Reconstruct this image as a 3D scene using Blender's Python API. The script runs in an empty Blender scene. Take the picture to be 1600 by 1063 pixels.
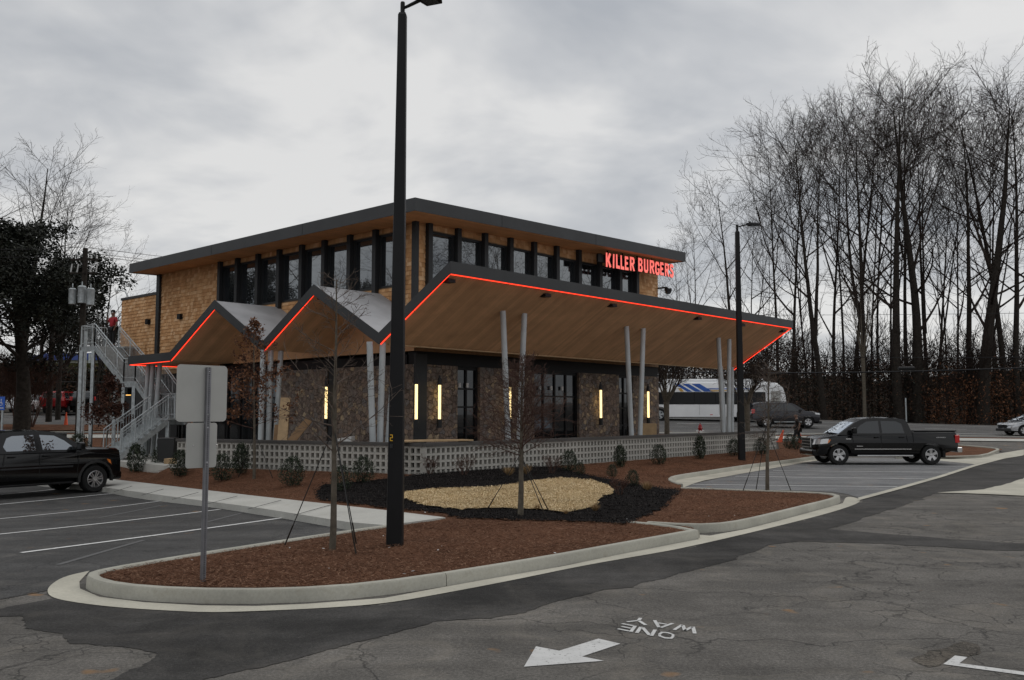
import bpy, bmesh, math, random
import numpy as np
from mathutils import Vector, Matrix
from mathutils.geometry import tessellate_polygon
R = math.radians
S = bpy.context.scene
C = S.collection
rnd = random.Random(7)

# ---------------------------------------------------------------- camera
EYE = 2.1
F = 1415.0
PITCH = math.atan((645 - 531.5) / F)
cam = bpy.data.cameras.new('camera')
cam.sensor_width = 36.0
cam.lens = F * 36 / 1600
cam.clip_start = 0.1
cam.clip_end = 3000
camo = bpy.data.objects.new('camera', cam)
C.objects.link(camo)
camo.location = (0, 0, EYE)
camo.rotation_euler = (math.pi / 2 + PITCH, 0, 0)
S.camera = camo

# ---------------------------------------------------------------- world: overcast sky
SUN_EL, SUN_AZ = 42, 50        # azimuth measured clockwise from +y (the view direction)
w = bpy.data.worlds.new('World')
S.world = w
w.use_nodes = True
nt = w.node_tree
nt.nodes.clear()
N = nt.nodes.new
L = nt.links.new
out = N('ShaderNodeOutputWorld')
bg = N('ShaderNodeBackground')
bg.inputs['Strength'].default_value = 0.1
sky = N('ShaderNodeTexSky')
sky.sky_type = 'NISHITA'
sky.sun_disc = False
sky.sun_elevation = R(SUN_EL)
sky.sun_rotation = R(SUN_AZ)
tc = N('ShaderNodeTexCoord')
sep = N('ShaderNodeSeparateXYZ')
L(tc.outputs['Generated'], sep.inputs[0])
# project the direction on a cloud ceiling so that clouds flatten towards the horizon
zz = N('ShaderNodeMath'); zz.operation = 'ADD'; zz.inputs[1].default_value = 0.22
zm = N('ShaderNodeMath'); zm.operation = 'MAXIMUM'; zm.inputs[1].default_value = 0.0
L(sep.outputs[2], zm.inputs[0]); L(zm.outputs[0], zz.inputs[0])
dx = N('ShaderNodeMath'); dx.operation = 'DIVIDE'
dy = N('ShaderNodeMath'); dy.operation = 'DIVIDE'
L(sep.outputs[0], dx.inputs[0]); L(zz.outputs[0], dx.inputs[1])
L(sep.outputs[1], dy.inputs[0]); L(zz.outputs[0], dy.inputs[1])
cmb = N('ShaderNodeCombineXYZ')
L(dx.outputs[0], cmb.inputs[0]); L(dy.outputs[0], cmb.inputs[1])
mp = N('ShaderNodeMapping')
mp.inputs['Location'].default_value = (3.7, 1.9, 0)
mp.inputs['Scale'].default_value = (1.0, 1.15, 1)
L(cmb.outputs[0], mp.inputs[0])
n1 = N('ShaderNodeTexNoise'); n1.inputs['Scale'].default_value = 1.05; n1.inputs['Detail'].default_value = 5.0
n1.inputs['Roughness'].default_value = 0.56; n1.inputs['Distortion'].default_value = 0.35
L(mp.outputs[0], n1.inputs['Vector'])
r1 = N('ShaderNodeValToRGB')
cr = r1.color_ramp
cr.elements[0].position = 0.38; cr.elements[0].color = (4.3, 4.5, 4.8, 1)
cr.elements[1].position = 0.58; cr.elements[1].color = (7.6, 7.55, 7.45, 1)
e = cr.elements.new(0.48); e.color = (5.75, 5.85, 6.0, 1)
n2 = N('ShaderNodeTexNoise'); n2.inputs['Scale'].default_value = 2.6; n2.inputs['Detail'].default_value = 6.0
n2.inputs['Roughness'].default_value = 0.55; n2.inputs['Distortion'].default_value = 0.5
L(mp.outputs[0], n2.inputs['Vector'])
nm = N('ShaderNodeMix'); nm.data_type = 'FLOAT'; nm.inputs[0].default_value = 0.26
L(n1.outputs[0], nm.inputs[2]); L(n2.outputs[0], nm.inputs[3])
L(nm.outputs[0], r1.inputs[0])
# zenith of an overcast sky is brighter than its horizon
mr = N('ShaderNodeMapRange')
mr.inputs['From Min'].default_value = 0.4; mr.inputs['From Max'].default_value = 1.0
mr.inputs['To Min'].default_value = 1.0; mr.inputs['To Max'].default_value = 1.5
L(sep.outputs[2], mr.inputs[0])
vm = N('ShaderNodeVectorMath'); vm.operation = 'SCALE'
L(r1.outputs[0], vm.inputs[0]); L(mr.outputs[0], vm.inputs['Scale'])
mx = N('ShaderNodeMix'); mx.data_type = 'RGBA'; mx.inputs[0].default_value = 0.94
L(sky.outputs[0], mx.inputs[6]); L(vm.outputs[0], mx.inputs[7])
L(mx.outputs[2], bg.inputs['Color'])
L(bg.outputs[0], out.inputs[0])

sl = bpy.data.lights.new('sun', 'SUN')
sl.energy = 0.6
sl.angle = R(25)
sl.color = (1.0, 0.95, 0.88)
so = bpy.data.objects.new('sun', sl)
C.objects.link(so)
az, el = R(SUN_AZ), R(SUN_EL)
d = Vector((math.sin(az) * math.cos(el), math.cos(az) * math.cos(el), math.sin(el)))
so.rotation_euler = d.to_track_quat('Z', 'Y').to_euler()
so.location = d * 60
S.view_settings.view_transform = 'Standard'
S.view_settings.look = 'None'
S.view_settings.gamma = 1
S.view_settings.exposure = 0.0

# ---------------------------------------------------------------- place helpers
cp, sp = math.cos(PITCH), math.sin(PITCH)
def ray(px, py):
    u = px - 800; v = 531.5 - py
    return (u, F * cp - v * sp, F * sp + v * cp)
def D(px, py, y):
    r = ray(px, py); t = y / r[1]
    return Vector((r[0] * t, y, EYE + r[2] * t))
def sm(t):
    t = min(1.0, max(0.0, t)); return t * t * (3 - 2 * t)
def g(x, y):
    """height of the terrain"""
    z = -0.35 * sm((-x - 3) / 10) * sm((y - 12) / 13) * (1 - sm((y - 30) / 8))
    A = .75 + 1.3 / (1 + math.exp((x - 28) / 9))
    t = (y - 44) / 32
    z += A * (0 if t < 0 else (t if t < 1 else 1))
    if y > 92 and x > -5:
        z += (5.6 + .9 * math.sin(x * .21) + .6 * math.sin(x * .57 + 1)) * sm((y - 95) / 30) * sm((x + 5) / 12)
    if y > 80 and x < -20:
        z += 3.9 * sm((y - 80) / 5)
    return z
def G(px, py, dz=0.0):
    """where the sight line through a pixel meets the terrain"""
    r = ray(px, py); a, b = 3.0, 140.0
    f = lambda y: EYE + r[2] * y / r[1] - g(r[0] * y / r[1], y) - dz
    if f(b) > 0:
        return Vector((r[0] * b / r[1], b, g(r[0] * b / r[1], b) + dz))
    for _ in range(45):
        m = (a + b) / 2
        if f(m) > 0: a = m
        else: b = m
    return Vector((r[0] * a / r[1], a, g(r[0] * a / r[1], a) + dz))
def GZ(px, py, z):
    r = ray(px, py); t = (z - EYE) / r[2]
    return Vector((r[0] * t, r[1] * t, z))
# frame of the restaurant: u along the long canopy edge, v along the zigzag end
P0 = Vector((-1.766, 25.5, 0))
AZ = R(41.7)
U = Vector((math.sin(AZ), math.cos(AZ), 0))
V = Vector((-math.cos(AZ), math.sin(AZ), 0))
def B(u, v, z=0.0):
    return P0 + U * u + V * v + Vector((0, 0, z))
def onV(px, py, v):
    r = ray(px, py)
    t = (v + P0.x * V.x + P0.y * V.y) / (r[0] * V.x + r[1] * V.y)
    x, y = r[0] * t, r[1] * t
    return ((x - P0.x) * U.x + (y - P0.y) * U.y, EYE + r[2] * t)
def onU(px, py, u):
    r = ray(px, py)
    t = (u + P0.x * U.x + P0.y * U.y) / (r[0] * U.x + r[1] * U.y)
    x, y = r[0] * t, r[1] * t
    return ((x - P0.x) * V.x + (y - P0.y) * V.y, EYE + r[2] * t)

# ---------------------------------------------------------------- object helpers
def tag(o, label=None, cat=None, group=None, kind=None):
    if label: o['label'] = label
    if cat: o['category'] = cat
    if group: o['group'] = group
    if kind: o['kind'] = kind
    return o
def thing(name, label, cat, loc=(0, 0, 0), rz=0.0, group=None):
    o = bpy.data.objects.new(name, None)
    o.empty_display_size = 0.3
    C.objects.link(o)
    o.location = loc; o.rotation_euler = (0, 0, rz)
    return tag(o, label, cat, group)
def children(o):
    return [c for c in bpy.data.objects if c.parent == o]
def dup(o, parent=None, kids=None):
    c = o.copy(); C.objects.link(c)
    if parent: c.parent = parent
    for k in (kids if kids is not None else children(o)):
        dup(k, c)
    return c
class MB:
    def __init__(s):
        s.v = []; s.f = []; s.m = []; s.cm = 0
    def face(s, pts):
        b = len(s.v); s.v += [tuple(p) for p in pts]
        s.f.append(tuple(range(b, b + len(pts)))); s.m.append(s.cm); return s
    def quadbox(s, a, b):
        """two lists of equally many points: bottom loop a, top loop b"""
        n = len(a); k = len(s.v)
        s.v += [tuple(p) for p in a] + [tuple(p) for p in b]
        s.f.append(tuple(k + i for i in reversed(range(n)))); s.m.append(s.cm)
        s.f.append(tuple(k + n + i for i in range(n))); s.m.append(s.cm)
        for i in range(n):
            j = (i + 1) % n
            s.f.append((k + i, k + j, k + n + j, k + n + i)); s.m.append(s.cm)
        return s
    def box(s, x0, x1, y0, y1, z0, z1):
        return s.quadbox([(x0, y0, z0), (x1, y0, z0), (x1, y1, z0), (x0, y1, z0)],
                         [(x0, y0, z1), (x1, y0, z1), (x1, y1, z1), (x0, y1, z1)])
    def bbox(s, u0, u1, v0, v1, z0, z1, z1b=None):
        """box in the restaurant's frame; z1b = top at the u1 end"""
        if z1b is None: z1b = z1
        return s.quadbox([B(u0, v0, z0), B(u1, v0, z0), B(u1, v1, z0), B(u0, v1, z0)],
                         [B(u0, v0, z1), B(u1, v0, z1b), B(u1, v1, z1b), B(u0, v1, z1)])
    def bar(s, a, b, wx, wy=None, up=(0, 0, 1)):
        a = Vector(a); b = Vector(b); d = (b - a).normalized()
        if wy is None: wy = wx
        up = Vector(up)
        if abs(d.dot(up)) > .98: up = Vector((1, 0, 0))
        r = d.cross(up).normalized(); q = r.cross(d).normalized()
        r = r * wx / 2; q = q * wy / 2
        return s.quadbox([a - r - q, a + r - q, a + r + q, a - r + q],
                         [b - r - q, b + r - q, b + r + q, b - r + q])
    def tube(s, pts, rad, n=8, caps=True):
        pts = [Vector(p) for p in pts]
        if not hasattr(rad, '__len__'): rad = [rad] * len(pts)
        k = len(s.v); d0 = None
        for i, p in enumerate(pts):
            a = pts[max(0, i - 1)]; b = pts[min(len(pts) - 1, i + 1)]
            d = (b - a).normalized()
            if d0 is None:
                up = Vector((0, 0, 1)) if abs(d.z) < .9 else Vector((1, 0, 0))
                r = d.cross(up).normalized()
            else:
                r = (r - d * r.dot(d)).normalized()
            d0 = d; q = d.cross(r)
            for j in range(n):
                t = 2 * math.pi * j / n
                s.v.append(tuple(p + (r * math.cos(t) + q * math.sin(t)) * rad[i]))
        for i in range(len(pts) - 1):
            for j in range(n):
                j2 = (j + 1) % n
                s.f.append((k + i * n + j, k + i * n + j2, k + (i + 1) * n + j2, k + (i + 1) * n + j)); s.m.append(s.cm)
        if caps:
            s.f.append(tuple(k + j for j in reversed(range(n)))); s.m.append(s.cm)
            e = k + (len(pts) - 1) * n
            s.f.append(tuple(e + j for j in range(n))); s.m.append(s.cm)
        return s
    def lathe(s, prof, axis='z', n=24, at=(0, 0, 0)):
        """prof: (radius, height) list turned about an axis"""
        k = len(s.v); at = Vector(at)
        for (r, h) in prof:
            for j in range(n):
                t = 2 * math.pi * j / n; c, q = r * math.cos(t), r * math.sin(t)
                p = (c, q, h) if axis == 'z' else ((c, h, q) if axis == 'y' else (h, c, q))
                s.v.append(tuple(at + Vector(p)))
        for i in range(len(prof) - 1):
            for j in range(n):
                j2 = (j + 1) % n
                s.f.append((k + i * n + j, k + i * n + j2, k + (i + 1) * n + j2, k + (i + 1) * n + j)); s.m.append(s.cm)
        return s
    def prism(s, poly, fn0, fn1):
        """polygon of 2D points mapped by two functions"""
        return s.quadbox([fn0(*p) for p in poly], [fn1(*p) for p in poly])
    def build(s, name, mat, parent=None, smooth=False, bevel=0, local=False, fix=True):
        me = bpy.data.meshes.new(name)
        off = Vector((0, 0, 0))
        if parent is not None and not local:
            q = parent
            while q is not None:
                off = off + q.location; q = q.parent
        me.from_pydata([tuple(Vector(p) - off) for p in s.v] if off.length else s.v, [], s.f)
        mats = mat if isinstance(mat, (list, tuple)) else [mat]
        for m_ in mats: me.materials.append(m_)
        if len(mats) > 1:
            me.polygons.foreach_set('material_index', s.m)
        if fix:
            bm = bmesh.new(); bm.from_mesh(me)
            bmesh.ops.recalc_face_normals(bm, faces=bm.faces)
            bm.to_mesh(me); bm.free()
        if smooth:
            me.polygons.foreach_set('use_smooth', [True] * len(me.polygons))
            me.set_sharp_from_angle(angle=R(smooth if smooth > 1 else 40))
        o = bpy.data.objects.new(name, me)
        C.objects.link(o)
        if parent is not None: o.parent = parent
        if bevel:
            b = o.modifiers.new('bevel', 'BEVEL'); b.width = bevel; b.segments = 2; b.limit_method = 'ANGLE'; b.angle_limit = R(35)
            b.harden_normals = False
        return o
def quads(name, cen, ax, bx, mat, parent=None, tri=False):
    """many small quads at once: centres, half axes"""
    n = len(cen)
    if tri:
        vs = np.stack([cen - ax, cen + ax, cen + bx], 1).reshape(-1, 3); k = 3
    else:
        vs = np.stack([cen - ax, cen - bx, cen + ax, cen + bx], 1).reshape(-1, 3); k = 4
    me = bpy.data.meshes.new(name)
    me.vertices.add(n * k); me.vertices.foreach_set('co', vs.astype(np.float32).ravel())
    me.loops.add(n * k); me.loops.foreach_set('vertex_index', np.arange(n * k, dtype=np.int32))
    me.polygons.add(n)
    me.polygons.foreach_set('loop_start', np.arange(0, n * k, k, dtype=np.int32))
    me.polygons.foreach_set('loop_total', np.full(n, k, dtype=np.int32))
    me.update(calc_edges=True)
    mats = mat if isinstance(mat, (list, tuple)) else [mat]
    for m_ in mats: me.materials.append(m_)
    if len(mats) > 1:
        me.polygons.foreach_set('material_index', np.random.RandomState(3).randint(0, len(mats), n).astype(np.int32))
    o = bpy.data.objects.new(name, me); C.objects.link(o)
    if parent is not None: o.parent = parent
    return o
def rdirs(rs, n):
    d = rs.normal(size=(n, 3)); return d / np.linalg.norm(d, axis=1)[:, None]

# ---------------------------------------------------------------- materials
class Mat:
    def __init__(s, name):
        s.m = bpy.data.materials.new(name); s.m.use_nodes = True
        s.t = s.m.node_tree; s.b = s.t.nodes['Principled BSDF']
        s.geo = None
    def n(s, t, **k):
        o = s.t.nodes.new(t)
        for a, b in k.items(): setattr(o, a, b)
        return o
    def l(s, a, b): s.t.links.new(a, b)
    def pos(s):
        if not s.geo: s.geo = s.n('ShaderNodeNewGeometry')
        return s.geo.outputs['Position']
    def noise(s, scale, detail=4, rough=.55, vec=None, dist=0):
        o = s.n('ShaderNodeTexNoise'); o.inputs['Scale'].default_value = scale; o.inputs['Detail'].default_value = detail
        o.inputs['Roughness'].default_value = rough; o.inputs['Distortion'].default_value = dist
        s.l(vec if vec is not None else s.pos(), o.inputs['Vector']); return o.outputs[0]
    def ramp(s, fac, stops, interp='LINEAR'):
        o = s.n('ShaderNodeValToRGB'); c = o.color_ramp; c.interpolation = interp
        while len(c.elements) < len(stops): c.elements.new(.5)
        for e, (p, col) in zip(c.elements, stops):
            e.position = p; e.color = (col, col, col, 1) if not hasattr(col, '__len__') else tuple(col) + (1,)
        s.l(fac, o.inputs[0]); return o.outputs[0]
    def mix(s, fac, a, b, mode='MIX'):
        o = s.n('ShaderNodeMix', data_type='RGBA', blend_type=mode)
        for inp, x in ((o.inputs[0], fac), (o.inputs[6], a), (o.inputs[7], b)):
            if isinstance(x, (int, float)): inp.default_value = x
            elif isinstance(x, (tuple, list)): inp.default_value = tuple(x) + (1,)
            else: s.l(x, inp)
        return o.outputs[2]
    def math(s, op, a, b=None, c=None):
        o = s.n('ShaderNodeMath', operation=op)
        for i, x in enumerate((a, b, c)):
            if x is None: continue
            if isinstance(x, (int, float)): o.inputs[i].default_value = x
            else: s.l(x, o.inputs[i])
        return o.outputs[0]
    def col(s, c):
        if isinstance(c, (tuple, list)): s.b.inputs['Base Color'].default_value = tuple(c) + (1,)
        else: s.l(c, s.b.inputs['Base Color'])
        return s
    def set(s, **k):
        for a, b in k.items(): s.b.inputs[a.replace('_', ' ')].default_value = b
        return s
    def bump(s, h, strength=.3, dist=.02):
        o = s.n('ShaderNodeBump'); o.inputs['Strength'].default_value = strength; o.inputs['Distance'].default_value = dist
        s.l(h, o.inputs['Height']); s.l(o.outputs[0], s.b.inputs['Normal']); return s
def simple(name, c, rough=.5, metal=0.0, var=.12, scale=3.0, spec=.5, coat=0, bump=0, bscale=60):
    m = Mat(name)
    f = m.noise(scale, 5)
    lo = tuple(x * (1 - var) for x in c); hi = tuple(min(1, x * (1 + var)) for x in c)
    m.col(m.ramp(f, [(.3, lo), (.7, hi)]))
    m.set(Roughness=rough, Metallic=metal)
    m.b.inputs['Specular IOR Level'].default_value = spec
    if coat: m.b.inputs['Coat Weight'].default_value = coat; m.b.inputs['Coat Roughness'].default_value = .04
    if bump: m.bump(m.noise(bscale, 3), bump, .01)
    return m.m
def emit(name, c, strength, base=(.8, .8, .8)):
    m = Mat(name); m.col(base)
    m.b.inputs['Emission Color'].default_value = tuple(c) + (1,); m.b.inputs['Emission Strength'].default_value = strength
    return m.m
def isl_mat(name, stops, rough=.9, spec=.2, trans=0):
    """colour varies from piece to piece"""
    m = Mat(name); m.pos()
    m.col(m.ramp(m.geo.outputs['Random Per Island'], stops)); m.set(Roughness=rough)
    m.b.inputs['Specular IOR Level'].default_value = spec
    return m.m
def asphalt(name, base, var, crack, stain=.5, agg=.35):
    m = Mat(name)
    big = m.ramp(m.noise(.5, 6, .68, dist=.4), [(.34, 1 - var * 1.3), (.66, 1 + var * 1.1)])
    mid = m.ramp(m.noise(2.3, 6, .65), [(.3, 1 - var * .6), (.7, 1 + var * .5)])
    grain = m.ramp(m.noise(30, 5, .95), [(.36, 1 - agg * 1.3), (.5, 1.0), (.64, 1 + agg * 2.2)])
    c = m.mix(1, base, big, 'MULTIPLY'); c = m.mix(1, c, mid, 'MULTIPLY'); c = m.mix(1, c, grain, 'MULTIPLY')
    # dark oil stains
    st = m.ramp(m.noise(.9, 3, .5, dist=.6), [(.58, 0.0), (.72, 1.0)])
    c = m.mix(m.math('MULTIPLY', st, stain * .5), c, tuple(x * .45 for x in base))
    ds = m.ramp(m.noise(.75, 7, .7, dist=1.5), [(.50, 0.0), (.68, .34)])
    c = m.mix(ds, c, tuple(min(1, x * 1.9 + .02) * k for x, k in zip(base, (1.06, 1.0, .9))))
    tw = m.n('ShaderNodeMapping'); tw.inputs['Rotation'].default_value = (0, 0, R(-48)); tw.inputs['Scale'].default_value = (.12, 1.6, 1); m.l(m.pos(), tw.inputs[0])
    tr = m.ramp(m.noise(1.0, 5, .6, vec=tw.outputs[0]), [(.36, .80), (.62, 1.12)]); c = m.mix(1, c, tr, 'MULTIPLY')
    sk = m.ramp(m.noise(70, 2, .6), [(.66, 0.0), (.72, .5)])
    c = m.mix(sk, c, tuple(min(1, x * 3.2 + .03) for x in base))
    dk_ = m.ramp(m.noise(48, 2, .6), [(.28, .55), (.35, 0.0)])
    c = m.mix(dk_, c, tuple(x * .25 for x in base))
    h = m.noise(85, 3, .7)
    if crack:
        wv = m.n('ShaderNodeVectorMath', operation='ADD')
        nz = m.n('ShaderNodeTexNoise'); nz.inputs['Scale'].default_value = 1.6; nz.inputs['Detail'].default_value = 6
        m.l(m.pos(), nz.inputs['Vector'])
        sc = m.n('ShaderNodeVectorMath', operation='SCALE'); sc.inputs['Scale'].default_value = .9
        m.l(nz.outputs['Color'], sc.inputs[0]); m.l(m.pos(), wv.inputs[0]); m.l(sc.outputs[0], wv.inputs[1])
        def vor(scale, wd):
            vo = m.n('ShaderNodeTexVoronoi', feature='DISTANCE_TO_EDGE'); vo.inputs['Scale'].default_value = scale
            m.l(wv.outputs[0], vo.inputs['Vector'])
            return m.ramp(vo.outputs['Distance'], [(0, 1.0), (wd, 0.0)])
        ca = m.math('MULTIPLY', vor(.42, .009), m.ramp(m.noise(.5, 2), [(.36, 0.0), (.5, 1.0)]))
        cb = m.math('MULTIPLY', vor(1.5, .022), m.ramp(m.noise(.32, 3, vec=None), [(.46, 0.0), (.56, 1.0)]))
        cc = m.math('MULTIPLY', m.math('MAXIMUM', ca, cb), crack)
        c = m.mix(cc, c, (.012, .012, .012))
        h = m.math('SUBTRACT', h, cc)
        # rusty leaf-stain specks
        sp_ = m.ramp(m.noise(1.9, 2, .4), [(.70, 0.0), (.76, .6)])
        c = m.mix(sp_, c, (.30, .16, .06))
    m.col(c); m.set(Roughness=.93); m.b.inputs['Specular IOR Level'].default_value = .25
    m.bump(h, .45, .012)
    return m.m
def concrete(name, base, rough=.9, var=.14):
    m = Mat(name)
    c = m.mix(1, base, m.ramp(m.noise(.8, 6, .65), [(.3, 1 - var), (.7, 1 + var)]), 'MULTIPLY')
    c = m.mix(1, c, m.ramp(m.noise(30, 3, .7), [(.3, .9), (.7, 1.07)]), 'MULTIPLY')
    st = m.ramp(m.noise(3.2, 5, .7), [(.56, 0.0), (.75, .5)])
    c = m.mix(st, c, tuple(x * .55 for x in (base[0], base[1] * .93, base[2] * .8)))
    m.col(c); m.set(Roughness=rough); m.b.inputs['Specular IOR Level'].default_value = .3
    m.bump(m.noise(45, 4, .7), .2, .008); return m.m
M = {}
M['asphalt_old'] = asphalt('asphalt_old', (.108, .101, .092), .24, .7)
M['asphalt_lot'] = asphalt('asphalt_lot', (.060, .059, .058), .2, .5)
M['spall'] = asphalt('spalled_asphalt', (.07, .062, .052), .3, .9, .6, .8)
M['asphalt_new'] = asphalt('asphalt_new', (.042, .040, .038), .42, 0, .5, .3)
M['asphalt_stall'] = asphalt('asphalt_stall', (.15, .152, .155), .12, .15, .2, .3)
M['street'] = asphalt('street', (.10, .098, .096), .15, .3)
M['sidewalk'] = concrete('sidewalk', (.46, .455, .42))
M['curb'] = concrete('curb', (.37, .36, .31), var=.22)
M['gutter'] = concrete('gutter', (.45, .43, .36), var=.2)
M['paint'] = simple('road_paint', (.62, .62, .61), .8, var=.25, scale=18)
def worn(name, c):
    m = Mat(name)
    k = m.ramp(m.noise(26, 5, .75), [(.33, 0.0), (.42, 1.0)])
    m.col(m.mix(k, (.09, .088, .085), m.mix(1, c, m.ramp(m.noise(5, 4), [(.3, .85), (.7, 1.05)]), 'MULTIPLY')))
    m.set(Roughness=.85); return m.m
M['worn_paint'] = worn('worn_paint', (.56, .56, .55))
M['faded_paint'] = worn('faded_paint', (.10, .10, .10))
def mulchm(name, a, b_, c_, sc=24):
    m = Mat(name)
    f = m.noise(sc, 6, .75, dist=1.2)
    c = m.ramp(f, [(.3, a), (.52, b_), (.72, c_)])
    c = m.mix(1, c, m.ramp(m.noise(.9, 5, .6), [(.3, .72), (.7, 1.2)]), 'MULTIPLY')
    m.col(c); m.set(Roughness=1.0); m.b.inputs['Specular IOR Level'].default_value = .1
    m.bump(f, 1.0, .05); return m.m
M['straw'] = mulchm('pine_straw', (.06, .027, .015), (.155, .073, .042), (.26, .14, .085))
M['dark_mulch'] = mulchm('dark_mulch', (.004, .0035, .0035), (.011, .009, .009), (.03, .025, .023))
M['gravel'] = mulchm('tan_gravel', (.28, .19, .09), (.56, .42, .23), (.76, .61, .37), 34)
M['forest_floor'] = mulchm('forest_floor', (.012, .009, .007), (.035, .022, .015), (.07, .042, .026), 3)
M['grass'] = mulchm('winter_grass', (.05, .05, .02), (.12, .12, .05), (.2, .19, .08), 3)
M['steel'] = simple('charcoal_steel', (.020, .021, .023), .5, 0, .15, 2, .35)
M['fascia'] = simple('charcoal_fascia', (.032, .033, .035), .45, .1, .2, .8, .4)
M['black'] = simple('black_paint', (.007, .007, .008), .5, 0, .15, 3, .25)
M['pole'] = simple('black_pole', (.006, .006, .007), .5, 0, .2, 3, .25)
M['galv'] = simple('galvanised', (.42, .45, .46), .5, .6, .25, 6)
M['column'] = simple('pale_column', (.43, .46, .47), .45, .1, .12, 2)
M['membrane'] = simple('roof_membrane', (.40, .40, .41), .8, 0, .18, .9)
M['floor'] = concrete('terrace_floor', (.30, .29, .27))
M['signback'] = simple('sign_aluminium', (.40, .40, .38), .5, .35, .1, 1.5)
M['postm'] = simple('galv_post', (.22, .22, .235), .5, .7, .15, 8)
M['hole'] = simple('hole_dark', (.01, .01, .01), .9)
M['red_led'] = emit('red_led', (1.0, .045, .018), 2.1, (.6, .05, .03))
M['sign_red'] = emit('sign_letter_face', (1.0, .17, .14), .95, (.5, .12, .1))
M['sign_side'] = simple('sign_letter_return', (.22, .03, .025), .5)
M['warm'] = emit('warm_tube', (1.0, .72, .30), 1.9, (1, .9, .7))
M['amber'] = emit('amber_lamp', (1.0, .5, .1), 2.0)
M['bark'] = simple('bark', (.032, .027, .023), .95, 0, .4, 6, .1)
M['bark_grey'] = simple('bark_grey', (.11, .095, .075), .95, 0, .3, 9, .1)
M['twig'] = simple('twig', (.036, .027, .023), .95, 0, .3, 6, .1)
M['twig_red'] = simple('twig_red', (.085, .05, .04), .95, 0, .3, 6, .1)
M['twig_pale'] = simple('twig_pale', (.12, .095, .08), .95, 0, .3, 6, .1)
M['leaf_dark'] = isl_mat('leaf_dark', [(0, (.005, .007, .004)), (.6, (.012, .015, .009)), (1, (.026, .028, .017))], .6, .3)
M['leaf_brown'] = isl_mat('leaf_brown', [(0, (.06, .026, .014)), (.6, (.13, .055, .028)), (1, (.22, .11, .06))])
M['leaf_redbrown'] = isl_mat('leaf_redbrown', [(0, (.035, .016, .012)), (.6, (.075, .032, .022)), (1, (.12, .06, .04))])
M['leaf_shrub'] = isl_mat('leaf_shrub', [(0, (.008, .014, .008)), (.6, (.022, .034, .018)), (1, (.05, .065, .03))], .6, .3)
M['brush'] = isl_mat('brush', [(0, (.014, .011, .009)), (.45, (.04, .027, .020)), (.85, (.08, .048, .032)), (1, (.15, .07, .036))])
M['straw_bits'] = isl_mat('straw_bits', [(0, (.07, .032, .018)), (.75, (.17, .082, .048)), (1, (.33, .2, .13))])
M['chips'] = isl_mat('tan_chips', [(0, (.36, .25, .13)), (.6, (.62, .47, .27)), (1, (.82, .68, .45))])
M['tan_grass'] = isl_mat('tan_grass', [(0, (.17, .10, .045)), (.6, (.33, .22, .11)), (1, (.5, .38, .22))])
M['block'] = concrete('breeze_block', (.42, .405, .37), var=.12)
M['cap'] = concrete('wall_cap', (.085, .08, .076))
M['ply'] = simple('plywood', (.42, .29, .16), .75, 0, .2, 5)
M['ply2'] = simple('plywood_brown', (.25, .15, .075), .75, 0, .2, 5)
M['white'] = simple('white_panel', (.6, .6, .59), .6)
M['orange'] = simple('cone_orange', (.75, .10, .03), .6)
M['plastic'] = simple('black_plastic', (.012, .012, .012), .6)
M['rubber'] = simple('tyre_rubber', (.013, .013, .013), .85, 0, .2, 12, .3)
M['chrome'] = simple('chrome', (.62, .62, .63), .18, 1.0, .05)
M['alloy'] = simple('alloy_rim', (.55, .55, .56), .3, .9, .08)
M['tail'] = simple('tail_red', (.5, .015, .015), .15, 0, .05, coat=1)
M['amberlens'] = simple('amber_lens', (.7, .2, .03), .2, 0, .05, coat=1)
M['headlamp'] = simple('headlamp_lens', (.6, .61, .62), .12, .4, .1, coat=1)
def paint(name, c, metal=.2):
    return simple(name, c, .12, metal, .06, 1.0, .42)
M['p_black'] = paint('car_black', (.004, .004, .0045), 0)
M['p_grey'] = paint('car_grey', (.045, .045, .05), .5)
M['p_red'] = paint('car_red', (.26, .012, .014))
M['p_white'] = paint('car_white', (.80, .81, .82), 0)
M['p_silver'] = paint('car_silver', (.52, .53, .55), .5)
def glassm(name, mixf, tint=(.012, .014, .016), refl=(.75, .8, .85), rough=.01):
    m = Mat(name); m.col(tint); m.set(Roughness=.1)
    gl = m.n('ShaderNodeBsdfGlossy'); gl.inputs['Color'].default_value = refl + (1,); gl.inputs['Roughness'].default_value = rough
    fr = m.n('ShaderNodeFresnel'); fr.inputs['IOR'].default_value = 1.5
    k = m.math('MINIMUM', m.math('ADD', fr.outputs[0], mixf), 1.0)
    ms = m.n('ShaderNodeMixShader'); m.l(k, ms.inputs[0]); m.l(m.b.outputs[0], ms.inputs[1]); m.l(gl.outputs[0], ms.inputs[2])
    o = [x for x in m.t.nodes if x.type == 'OUTPUT_MATERIAL'][0]
    m.l(ms.outputs[0], o.inputs['Surface'])
    # panes are never perfectly flat
    bp = m.n('ShaderNodeBump'); bp.inputs['Strength'].default_value = .04; bp.inputs['Distance'].default_value = .02
    m.l(m.noise(1.3, 2), bp.inputs['Height']); m.l(bp.outputs[0], gl.inputs['Normal'])
    return m.m
M['glass'] = glassm('coated_glass', .15)
M['glass_dark'] = glassm('dark_glass', .0, (.006, .007, .008), (.45, .5, .55))
M['glass_car'] = glassm('car_glass', .0, (.01, .011, .012), (.6, .65, .7))
M['glass_bright'] = glassm('reflecting_car_glass', .32)
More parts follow.
